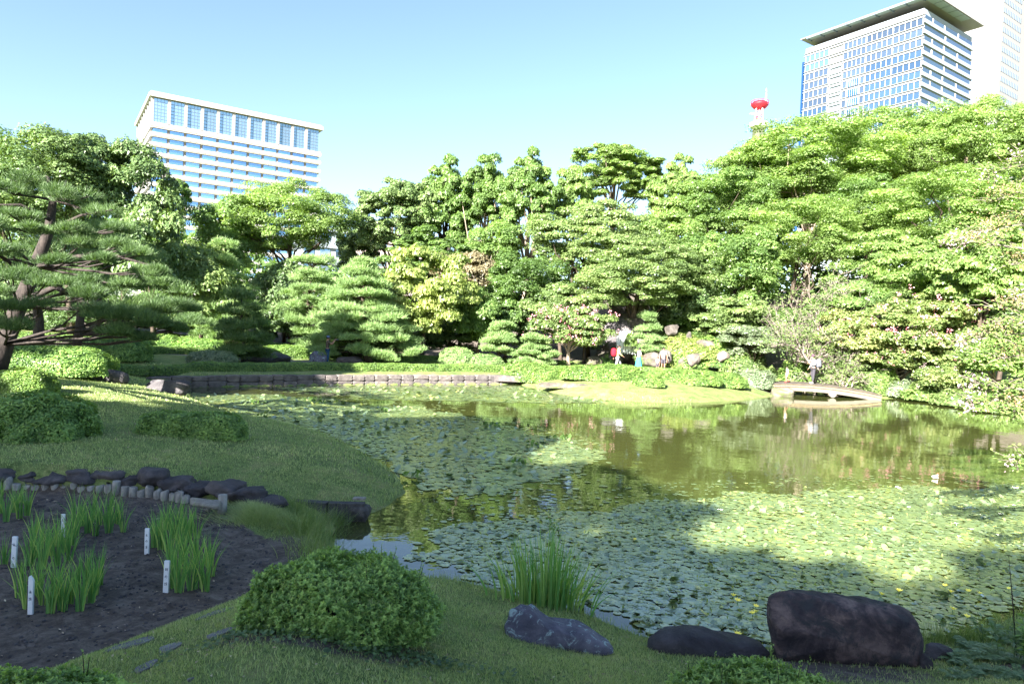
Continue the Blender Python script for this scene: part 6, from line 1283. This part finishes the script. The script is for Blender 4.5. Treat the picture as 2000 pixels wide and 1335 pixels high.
dome('long azalea mound sloping down toward the footbridge', 1370, 757, 62, 30, name='clipped_azalea', group=G5, L=.06, W=.03, lobesx=[(-.5, .4, .6, .85), (.1, .05, .7, .95)])
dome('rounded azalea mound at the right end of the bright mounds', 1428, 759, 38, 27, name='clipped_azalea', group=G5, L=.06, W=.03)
dome('dull green untrimmed bush left of the footbridge', 1482, 760, 38, 36, 'grey_leaf', name='bush', group=G5, L=.08, W=.035, rough=.12)
dome('rounded light green shrub left of the round small pine', 893, 714, 38, 34, 'pineL', name='clipped_shrub', L=.10, W=.03, Y=45.4, group='low light shrubs behind the hedge')
dome('lower light green shrub under the round small pine', 950, 714, 38, 25, 'pineL', name='clipped_shrub', L=.10, W=.03, Y=45.2, group='low light shrubs behind the hedge')
for i, (x, y, a, h, Y, m, lb) in enumerate([(1300, 700, 30, 50, 48.9, 'yellow', 'bright yellow-green bush on the slope right of the waterfall pine'), (1345, 690, 40, 40, 48.9, 'hedge', 'bright green slope bush above the leaning slab'), (1398, 688, 44, 40, 49, 'hedge', 'bright slope bush above the large pale boulder'), (1450, 700, 46, 48, 48.5, 'feather', 'soft green bush behind the dull green hedge'), (1330, 662, 46, 36, 49.6, 'yellow', 'upper bright bush on the slope behind the walkers'), (1400, 660, 50, 36, 49.8, 'hedge', 'upper green bush left of the bare tree foot'), (1560, 715, 40, 40, 45.5, 'hedge', 'bright big-leaved bush left of the person on the footbridge'), (1640, 730, 40, 34, 44, 'broadL', 'green bush behind the middle of the footbridge'), (1500, 725, 36, 34, 46.5, 'feather', 'green bush at the left of the bright big-leaved bush'), (1440, 676, 50, 40, 49.2, 'hedge', 'bright bush above the grey low rock'), (1370, 672, 40, 28, 48.8, 'yellow', 'yellow-green bush crowning the large pale boulder'), (1300, 676, 20, 22, 48.8, 'broadL', 'small bush between the waterfall pine and the leaning slab'), (1410, 640, 60, 40, 53, 'broadL', 'pale green bush high under the low broad tree'), (1182, 700, 22, 30, 48.3, 'azalea', 'dark green bush at the left foot of the waterfall rocks'), (1232, 648, 12, 26, 49.4, 'broadL', 'small leafy plant growing at the lip of the waterfall')]):
    b = at(x, y+16, Y); dome(lb, x, y, a, h, m, xyz=(b[0], b[1], b[2]-.4, a*Y/FPX, h*Y/FPX), name='slope_bush', group='bushes on the sunny slope', L=.10, W=.05, rough=.14, sq=2.1, cov=1.8, seed=i, cat='bush')
G6 = 'bushes along the right bank'
for i, (x, y, a, h, m, lb) in enumerate([(1725, 772, 42, 60, 'broadL', 'bright green fern-like bush at the right end of the footbridge'), (1775, 778, 36, 30, 'grey_leaf', 'low olive plant at the water edge right of the bright bush'), (1830, 784, 50, 26, 'broadL', 'low leafy plant overhanging the right shore'), (1900, 794, 56, 30, 'feather', 'spreading plant at the right shore below the bamboo fence'), (1975, 806, 56, 34, 'broadL', 'leafy plant at the right frame edge above the water')]):
    dome(lb, x, y, a, h, m, name='bank_bush', group=G6, L=.09, W=.04, rough=.15, sq=2.1, cov=1.9, seed=30+i, cat='bush')
# left lawn shrubs
dome('two-lobed clipped azalea in the middle of the left lawn', 350, 856, 108, 50, 'azalea', name='clipped_azalea', L=.032, W=.016, sq=3.0, rough=.05, lobesx=[(-.42, .1, .62, .95), (.38, -.05, .68, 1.0)], cov=2.4, dr=.6)
dome('big loose dark shrub at the left edge of the lawn', 22, 862, 112, 88, 'azalea', name='shrub', L=.04, W=.018, rough=.09, sq=2.3, cov=2.4, tint=.5, dr=.9)
dome('round clipped shrub half lit by sun at the left edge', 20, 770, 62, 48, 'hedge', name='clipped_shrub', L=.035, W=.018, sq=2.6, cov=2.3)
dome('long block-shaped dark hedge shrub above the low rock', 70, 730, 118, 54, 'azalea', name='clipped_shrub', L=.05, W=.024, sq=3.6, dr=.5, cov=2.2)
G7 = 'dark shrubs in the shaded left garden'
for i, (x, y, a, h, m, lb) in enumerate([(205, 704, 66, 46, 'azalea', 'dark rounded shrub behind the long hedge at the left'), (145, 695, 40, 34, 'azalea', 'darkest shrub left of the rounded shrub'), (312, 680, 34, 26, 'azalea', 'small round shrub at the foot of the low pine cushions'), (380, 688, 50, 26, 'azalea', 'flat-topped clipped shrub left of the dark shaded pine'), (403, 712, 48, 26, 'grey_leaf', 'greyish loose shrub behind the long hedge'), (480, 700, 60, 22, 'hedge', 'low green shrub above the flat pale-faced rock'), (545, 698, 56, 24, 'hedge', 'soft green ground shrub right of the flat rock'), (262, 684, 30, 26, 'azalea', 'small dark shrub right of the leaning trunk foot'), (750, 706, 52, 22, 'azalea', 'low shaded shrub under the broad bright pine')]):
    dome(lb, x, y, a, h, m, name='clipped_shrub', group=G7, L=.06, W=.028, sq=2.8, rough=.06, cov=2.0, seed=50+i)

# ---------------------------------------------------------------- foreground azaleas
def azalea_near(label, cx, cy_, rx, ry, h, n, seed, name='azalea_bush', L=.024, W=.0085, shoots=26, sides=None, low=-.02, top=None):
    """bush of whorled leaves with upright shoots"""
    r = np.random.default_rng(seed); z0 = gz(cx, cy_) if top is None else top-h; b = np.array([cx, cy_, z0]); e = empty(name, tuple(b), label, 'azalea', 'azaleas in the foreground'); g = Geo(); gt = Geo()
    k = n//9; d = rdirs(k, r); d[:, 2] = np.abs(d[:, 2])*1.05-.08; d = unit(d); ph = r.uniform(0, 6, 6)
    wob = 1+.07*np.sin(d[:, 0]*5+ph[0])*np.sin(d[:, 1]*5+ph[1])+.06*np.sin(d[:, 0]*11+ph[2])*np.sin(d[:, 2]*9+ph[3])+.035*r.normal(size=k)
    q = (np.abs(d)**2.5).sum(1)**(-1/2.5); dep = 1-np.abs(r.normal(0, .06, k)); P0 = b+d*(q*wob*dep)[:, None]*[rx, ry, h]+[0, 0, .04]
    ax = unit(d*[.8, .8, .6]+[0, 0, .75]+r.normal(0, .28, (k, 3)))                 # shoot direction
    P = np.repeat(P0, 9, 0); A = np.repeat(ax, 9, 0); side = unit(np.cross(A, r.normal(size=A.shape))); up = np.tile(np.linspace(.25, 1.3, 9), k)[:, None]
    al = unit(A*up*.8+side); c = P+A*(np.tile(np.linspace(-.6, .5, 9), k)[:, None]*L)+al*L*.9; N = unit(A*1.0-side*.45*up)+r.normal(0, .18, A.shape)
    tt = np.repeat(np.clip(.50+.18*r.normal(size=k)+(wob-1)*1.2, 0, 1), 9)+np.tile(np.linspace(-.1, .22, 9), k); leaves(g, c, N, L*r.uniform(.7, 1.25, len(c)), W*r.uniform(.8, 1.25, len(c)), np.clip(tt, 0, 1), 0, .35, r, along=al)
    for s in range(shoots):
        a = r.uniform(0, 6.28); f = r.uniform(.2, .95)**.6; x = math.cos(a)*f*rx*.95; y = math.sin(a)*f*ry*.9; zt = h*(1-f**2.6)**.4; s0 = b+[x, y, zt*.93]; hh = r.uniform(.05, .15)*(1.35 if x > .1 else 1); s1 = s0+[r.normal(0, .02)+x*.06, r.normal(0, .02), hh+.03]; add_tube(gt, [s0, (s0+s1)/2, s1], [.003, .0025, .0015], 5, cap=False)
        m = 20; f2 = np.linspace(0.1, 1, m)[:, None]; Q = s0+(s1-s0)*f2; sd = unit(r.normal(size=(m, 3))*[1, 1, 0]+1e-6); al = unit(sd*(1.1-.6*f2)+[0, 0, .9]); leaves(g, Q+al*L*.8, np.cross(al, np.cross([0, 0, 1.0], al))+[0, 0, .2], L*(.55+.45*(1-f2[:, 0]))*1.0, W*.95, np.clip(.72+r.normal(0, .1, m), 0, 1), 0, .3, r, along=al)
    for s in range(26):   # woody stems
        a = r.uniform(0, 6.28); f = r.uniform(.3, .9); t = b+[math.cos(a)*f*rx*.8, math.sin(a)*f*ry*.8, h*r.uniform(.4, .8)]; s0 = b+[math.cos(a)*.12*rx, math.sin(a)*.12*ry, -.05]; add_tube(gt, [s0, (s0+t)/2+[0, 0, -.06], t], [.012, .008, .003], 5, cap=False)
    kid(g, 'foliage', M['azalea'], e, b); kid(gt, 'stems', M['barkD'], e, b); return e
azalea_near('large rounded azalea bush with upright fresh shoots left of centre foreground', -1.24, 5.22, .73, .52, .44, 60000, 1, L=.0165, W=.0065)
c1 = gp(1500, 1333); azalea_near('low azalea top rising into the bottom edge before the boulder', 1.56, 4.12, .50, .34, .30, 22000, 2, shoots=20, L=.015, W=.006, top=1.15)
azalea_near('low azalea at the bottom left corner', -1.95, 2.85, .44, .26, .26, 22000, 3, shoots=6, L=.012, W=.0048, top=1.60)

# ---------------------------------------------------------------- irises
def iris_mesh(seed, n=30, H=.5, spread=.14, W=.011):
    r = np.random.default_rng(seed); g = Geo(); u = r.normal(0, 1, n); P = np.stack([u*.018, r.normal(0, .012, n), np.zeros(n)], 1); Hh = H*r.uniform(.6, 1.05, n); lean = np.stack([u*spread*.5+r.normal(0, .02, n), r.normal(0, .045, n)], 1)*r.uniform(.6, 1.3, (n, 1))
    t = np.clip(r.normal(.45, .15, n)+(r.random(n) < .15)*.5, 0, 1); blades(g, P, Hh, W*r.uniform(.8, 1.3, n)*.55, lean, t, 0, 5, r, .35); return g.mesh('iris_clump', M['iris'])
IV = [iris_mesh(200+k, 24, .50, .15, .013) for k in range(5)]
def iris(px, py, label, group, s=1.0, z=.41):
    b = onz(px, py, z); o = bpy.data.objects.new('iris_clump', IV[random.randrange(5)]); COL.objects.link(o); o.location = tuple(b); o.rotation_euler = (0, 0, random.uniform(-.5, .5)); o.scale = (s, s, s*random.uniform(.9, 1.1)); tag(o, label, 'iris', group)
blocks = {
 ('in the group cut by the left edge', 'irises at the far left edge'): [(-22, 1016), (12, 1018), (40, 1012), (2, 1002), (30, 1000), (54, 1006), (-8, 992)],
 ('in the back group below the log edging', 'irises below the log edging'): [(146, 1046), (172, 1040), (188, 1046), (212, 1040), (240, 1038), (160, 1026), (200, 1024), (228, 1022), (148, 1018), (182, 1016), (215, 1014)],
 ('in the group between the two left stakes', 'irises between the left stakes'): [(58, 1104), (84, 1110), (112, 1104), (134, 1094), (70, 1088), (100, 1084), (126, 1078), (86, 1070), (112, 1066), (140, 1064), (66, 1066)],
 ('in the front group nearest the corner', 'irises in the front left group'): [(52, 1188), (100, 1196), (122, 1192), (156, 1192), (84, 1180), (138, 1178), (176, 1176), (186, 1160), (110, 1166), (150, 1160), (72, 1160), (40, 1166), (168, 1146), (196, 1142)],
 ('in the rear half of the right group', 'irises right of the open mud, rear'): [(302, 1068), (316, 1072), (330, 1076), (350, 1066), (370, 1060), (312, 1054), (340, 1050), (362, 1046), (384, 1050), (326, 1034), (352, 1030)],
 ('in the front half of the right group', 'irises right of the open mud, front'): [(336, 1148), (350, 1156), (374, 1152), (392, 1148), (404, 1154), (344, 1126), (366, 1124), (388, 1120), (412, 1124), (334, 1104), (358, 1100), (382, 1096), (408, 1104)],
 ('single small iris fan standing alone at the left edge', 'lone iris at the left edge'): [(8, 1102)]}
ORD = ['first', 'second', 'third', 'fourth', 'fifth', 'sixth', 'seventh', 'eighth', 'ninth', 'tenth', 'eleventh', 'twelfth', 'thirteenth', 'fourteenth']
for (lb0, gr), pts in blocks.items():
    for k_, (x, y) in enumerate(sorted(pts)):
        lb = lb0 if len(pts) == 1 else ORD[k_]+' iris clump from the left '+lb0
        iris(x, y, lb, gr, 1.0 if 'single' not in lb else .8)
# large iris at the water edge
def big_iris():
    r = np.random.default_rng(9); b = gp(1062, 1182); e = empty('water_iris', tuple(b), 'broad-leaved iris clump with yellowing outer blades at the pond edge', 'iris'); g = Geo(); n = 210
    P = b+np.stack([r.normal(0, .23, n), r.normal(0, .12, n), np.zeros(n)], 1); P[:, 2] = height(P[:, 0], P[:, 1])-.01; u = (P[:, 0]-b[0])/.25
    lean = np.stack([u*.14+r.normal(0, .07, n), r.normal(0, .07, n)], 1); Hh = r.uniform(.62, 1.08, n)*(1-.18*np.abs(u).clip(0, 2)); t = np.clip(r.normal(.55, .12, n)+(r.random(n) < .14)*.4, 0, 1); blades(g, P, Hh, r.uniform(.009, .016, n), lean, t, 0, 6, r, .5)
    n = 26; P = b+np.stack([r.uniform(-.1, .42, n), r.normal(-.02, .08, n), np.zeros(n)], 1); P[:, 2] = height(P[:, 0], P[:, 1])-.01; lean = np.stack([r.uniform(.2, .46, n), r.normal(-.05, .1, n)], 1); blades(g, P, r.uniform(.36, .58, n), r.uniform(.008, .014, n), lean, np.clip(r.normal(.85, .12, n), 0, 1), 0, 6, r, .8)
    n = 8; P = b+np.stack([r.uniform(-.34, -.2, n), r.normal(0, .06, n), np.zeros(n)], 1); P[:, 2] = height(P[:, 0], P[:, 1]); blades(g, P, r.uniform(.26, .42, n), r.uniform(.005, .008, n), np.stack([r.uniform(-.25, -.1, n), r.normal(0, .05, n)], 1), np.clip(r.normal(.7, .2, n), 0, 1), 0, 6, r, .6)
    kid(g, 'leaves', M['iris'], e, b)
    g = Geo()
    for k in range(3):
        s = b+[.05+.02*k, .06, 0]; t = s+[.0+.02*(k-1), 0, .98-.06*k]; add_tube(g, [s, t], [.004, .002], 5); m = 14; Q = t+r.normal(0, 1, (m, 3))*[.022, .02, .03]; al = unit(r.normal(size=(m, 3))+[0, 0, .6]); leaves(g, Q, rdirs(m, r)+[0, 0, .5], .022, .011, .4, 0, .3, r, along=al)
    kid(g, 'leafy_stalk', M['azalea'], e, b)
big_iris()
# sedge tufts on the ridge and channel bank
def tuft(label, cx, cy_, n, H, sp, seed, mat='sedge', name='sedge_tuft', W=.0035, lean=.16, tint=.5, cat='grass tuft', rad=(.15, .12), group=None):
    r = np.random.default_rng(seed); b = np.array([cx, cy_, gz(cx, cy_)]); P = b+np.stack([r.normal(0, rad[0], n), r.normal(0, rad[1], n), np.zeros(n)], 1); P[:, 2] = np.maximum(height(P[:, 0], P[:, 1])-.01, -.05)
    a = r.uniform(0, 6.28, n); l = np.abs(r.normal(lean, lean*.5, n)); L_ = np.stack([np.cos(a)*l+(P[:, 0]-cx)*.35, np.sin(a)*l+(P[:, 1]-cy_)*.3], 1)
    g = Geo(); blades(g, P, H*r.uniform(.55, 1.1, n), W*r.uniform(.7, 1.3, n), L_, np.clip(r.normal(tint, .16, n), 0, 1), 0, 4, r, .9); o = g.build(name, M[mat], None, origin=tuple(b)); tag(o, label, cat, group)
q = onz(500, 1000, .5); tuft('soft rounded mound of fine green grass at the corner of the mud bed', q[0]+.02, q[1]+.1, 5200, .13, .1, 1, 'grass', 'grass_mound', .0026, .05, .6, rad=(.26, .18))
q = onz(612, 1040, .25); tuft('tall arching sedge leaning over the clear water', q[0]-.05, q[1], 620, .46, .2, 2, lean=.26, rad=(.16, .26), W=.0032)
q = onz(655, 1010, .15); tuft('fan of thin sedge blades at the timber bank corner', q[0], q[1]+.1, 260, .36, .2, 3, lean=.24, rad=(.08, .1), W=.003)
q = onz(585, 1000, .3); tuft('upright sparse sedge before the timber edging', q[0], q[1], 300, .44, .2, 4, lean=.14, rad=(.14, .1), W=.003)
q = onz(620, 1085, .3); tuft('green sedge between the mud ridge and the big bush', q[0], q[1], 520, .30, .2, 5, lean=.15, rad=(.14, .24), W=.003, tint=.6)
q = onz(1835, 1250, .05); tuft('thin reedy grass at the water edge right of the boulder', q[0]+.05, q[1], 420, .34, .2, 6, lean=.05, rad=(.20, .06), W=.002, tint=.55)
q = onz(1950, 1255, .1); tuft('taller thin reeds at the right bottom shore', q[0]+.1, q[1], 200, .40, .2, 7, lean=.08, rad=(.3, .08), W=.0022, tint=.5)
# bottom-right ferns and leafy weeds
def fern(label, px, py, n, Lf, seed, mat='grey_leaf', group='ferns by the boulder'):
    r = np.random.default_rng(seed); b = gp(px, py); g = Geo()
    for k in range(n):
        a = r.uniform(0, 6.28); u = np.array([math.cos(a), math.sin(a), 0]); l = Lf*r.uniform(.6, 1.1); m = 18; f = np.linspace(.06, 1, m)[:, None]; rise = r.uniform(.5, .9); s = b+u*l*f*.8+np.array([0, 0, 1.0])*l*(rise*f-.55*f**2)+np.array([r.normal(0, .05), r.normal(0, .05), 0]); add_tube(g, s[::4], [.003]*len(s[::4]), 4, 0, .3, cap=False)
        sd = np.array([-u[1], u[0], 0]); w = l*.26*np.sin(np.pi*np.clip(f, .02, .98))**.8
        for sg in (-1, 1): al = np.tile(sd*sg, (m, 1))+u*.35; leaves(g, s+sd*sg*w*.5, np.tile([0, 0, 1.0], (m, 1))+r.normal(0, .15, (m, 3)), w[:, 0]*.55, .0075*l/.3+.002, np.clip(r.normal(.5, .15, m), 0, 1), 0, .2, r, along=al)
    o = g.build('fern', M[mat], None, origin=tuple(b)); tag(o, label, 'fern', group)
M['fernm'] = leafmat('leaf_fern', (.035, .07, .025), (.075, .13, .05), (.14, .20, .09), .3)
for i, (x, y, n, l, lb) in enumerate([(1870, 1292, 22, .24, 'fern right beside the small dark stone'), (1905, 1270, 26, .26, 'fern behind the small dark stone'), (1955, 1290, 26, .28, 'large fern in the bottom right group'), (1990, 1258, 26, .28, 'fern at the right frame edge'), (1930, 1318, 24, .22, 'low fern near the bottom edge at the right'), (1995, 1322, 24, .26, 'fern in the bottom right corner'), (1880, 1325, 18, .18, 'small fern below the dark stone')]):
    fern(lb, x, y, n, l, 400+i, 'fernm')
def weed(label, px, py, H, n, seed, L=.045, W=.018, mat='fernm', nst=5, name='leafy_weed'):
    r = np.random.default_rng(seed); b = gp(px, py); g = Geo()
    for s in range(nst):
        a = b+[r.normal(0, .08), r.normal(0, .06), 0]; t = a+[r.normal(0, .08), r.normal(0, .05), H*r.uniform(.6, 1.05)]; add_tube(g, [a, (a+t)/2+[r.normal(0, .02), 0, 0], t], [.005, .004, .002], 5, 0, .3, cap=False); m = n; f = r.uniform(.25, 1, m)[:, None]; al = unit(r.normal(size=(m, 3))*[1, 1, .25]+[0, 0, .25]); leaves(g, a+(t-a)*f+al*L*1.0, r.normal(0, .35, (m, 3))+[0, 0, 1], L*r.uniform(.6, 1.15, m), W*r.uniform(.7, 1.2, m), np.clip(r.normal(.5, .18, m), 0, 1), 0, .2, r, along=al)
    o = g.build(name, M[mat], None, origin=tuple(b)); tag(o, label, 'weed', 'leafy weeds at the right bottom')
weed('tall leafy weed with broad drooping leaves in the bottom right', 1985, 1290, .46, 22, 1, .05, .02, nst=8); weed('leafy weed sticking up before the lily mat at the right', 1925, 1255, .36, 12, 2, .05, .018, nst=3); weed('bushy dark weed at the right frame edge', 2010, 1300, .42, 26, 3, .045, .02, nst=9, mat='azalea')
b = gp(1985, 1280); g = Geo(); add_tube(g, [b, at(1978, 1180, b[1]), at(1970, 1085, b[1])], [.006, .005, .002], 6); o = g.build('bare_stalk', M['barkD'], None, origin=tuple(b)); tag(o, 'single thin bare stalk rising at the right bottom edge', 'stalk')
# creeping ivy and litter under the big bush
r = np.random.default_rng(6); n = 900; P = np.stack([r.normal(-1.1, .50, n), 4.75+np.abs(r.normal(0, .16, n))*-1+.12, np.zeros(n)], 1); P[:, 2] = height(P[:, 0], P[:, 1])+r.uniform(.01, .05, n); g = Geo(); leaves(g, P, r.normal(0, .3, (n, 3))+[0, 0, 1], .019, .016, np.clip(r.normal(.25, .15, n), 0, 1), 0, .15, r)
o = g.build('ground_ivy', M['dark']); tag(o, 'dark small-leaved ground cover under the big near bush', 'ground cover', None, 'stuff')

# ---------------------------------------------------------------- grass blades
def grass_band(y0, y1, dens, H, W, seed, mask=None, seg=2):
    r = np.random.default_rng(seed); hw = .78*y1+1; n = int(dens*(y1-y0)*2*hw); P = np.stack([r.uniform(-hw, hw, n), r.uniform(y0, y1, n)], 1); v, f, x, y = inview(P, height(P[:, 0], P[:, 1]), 90); P = P[v]
    d = sdf(POND, P[:, 0], P[:, 1]); bd = sdf(BED, P[:, 0], P[:, 1]); cl = np.sin(P[:, 0]*3.1+np.sin(P[:, 1]*2.3))*np.sin(P[:, 1]*2.7)+.6*np.sin(P[:, 0]*9+1)*np.sin(P[:, 1]*8)
    br_ = bare(P[:, 0], P[:, 1]); keep = (d > .03) & (bd > .03+.08*r.random(len(P))) & (r.random(len(P)) < np.clip(.72+.28*cl, .12, 1)*(1-.93*br_)); P = P[keep]; d = d[keep]; n = len(P)
    Z = height(P[:, 0], P[:, 1])-.004; t = np.clip(.5+.10*np.sin(P[:, 0]*1.7)*np.sin(P[:, 1]*1.3)+r.normal(0, .17, n)+(r.random(n) < .06)*.4, 0, 1)
    edge = 1+2.2*np.exp(-np.maximum(d-.05, 0)/.10)*(r.random(n) < .55); Hh = H*r.uniform(.45, 1.25, n)*edge; a = r.uniform(0, 6.28, n); l = Hh*r.uniform(.15, .8, n)
    g = Geo(); blades(g, np.stack([P[:, 0], P[:, 1], Z], 1), Hh, W*r.uniform(.7, 1.3, n), np.stack([np.cos(a)*l, np.sin(a)*l], 1), t, 0, seg, r, .5); return g
gb = [grass_band(2.3, 3.9, 6500, .032, .0024, 11), grass_band(3.9, 6.0, 6500, .036, .0026, 1), grass_band(6.0, 9.0, 3600, .042, .0032, 2), grass_band(9.0, 13, 1500, .050, .0048, 3), grass_band(13, 20, 480, .06, .008, 4), grass_band(20, 34, 90, .07, .014, 5)]
for gi, nm, lb in ((0, 'short_grass', 'short turf at the very bottom of the picture'), (1, 'short_grass', 'short patchy turf along the bottom foreground'), (2, 'bank_grass', 'turf on the near bank down to the water'), (3, 'lawn_grass', 'shaded lawn grass beyond the mud bed'), (4, 'lawn_grass', 'lawn grass around the clipped azalea'), (5, 'far_lawn_grass', 'distant lawn grass on the far banks')):
    o = gb[gi].build(nm, M['grass']); tag(o, lb, 'grass', None, 'stuff')
# clods, twigs and dead leaves on the mud
ICO1 = ico(1); r = np.random.default_rng(8); P = r.uniform(BED.min(0), BED.max(0), (9000, 2)); P = P[(sdf(BED, P[:, 0], P[:, 1]) < -.05) & inview(P, .4, 40)[0]][:2600]; g = Geo(); Vc, Fc = ICO1
for p in P:
    s = .006+.011*r.random()**2.5; g.add(Vc*[s*1.3, s*1.3, s]*(1+.25*r.normal(size=(len(Vc), 1)).clip(-1, 1)*.5)+[p[0], p[1], gz0 if False else 0], Fc, .5)
zz_ = height(P[:, 0], P[:, 1]); 
for i in range(len(P)): g.v[i][:, 2] += zz_[i]
o = g.build('mud_clods', M['rockD']); tag(o, 'small dark clods of earth scattered over the mud bed', 'clods', None, 'stuff')
m = 700; Q = np.concatenate([P[r.integers(0, len(P), 260)], np.stack([r.uniform(-3.5, 4.5, m), r.uniform(3.0, 7.0, m)], 1), np.stack([r.uniform(-14, -1, 900), r.uniform(10, 24, 900)], 1)]); Q = Q[sdf(POND, Q[:, 0], Q[:, 1]) > .1]; m = len(Q); g = Geo(); leaves(g, np.stack([Q[:, 0], Q[:, 1], height(Q[:, 0], Q[:, 1])+.012], 1), r.normal(0, .25, (m, 3))+[0, 0, 1], r.uniform(.008, .02, m)*(1+(Q[:, 1] > 9)), r.uniform(.004, .010, m)*(1+(Q[:, 1] > 9)), np.clip(r.normal(.5, .3, m), 0, 1), 0, .3, r)
M['litter'] = leafmat('dead_leaf', (.06, .04, .02), (.16, .11, .06), (.34, .28, .18), .15, tcol=(1.2, .9, .6)); o = g.build('leaf_litter', M['litter']); tag(o, 'dead leaves scattered on the near turf and mud', 'leaf litter', None, 'stuff')
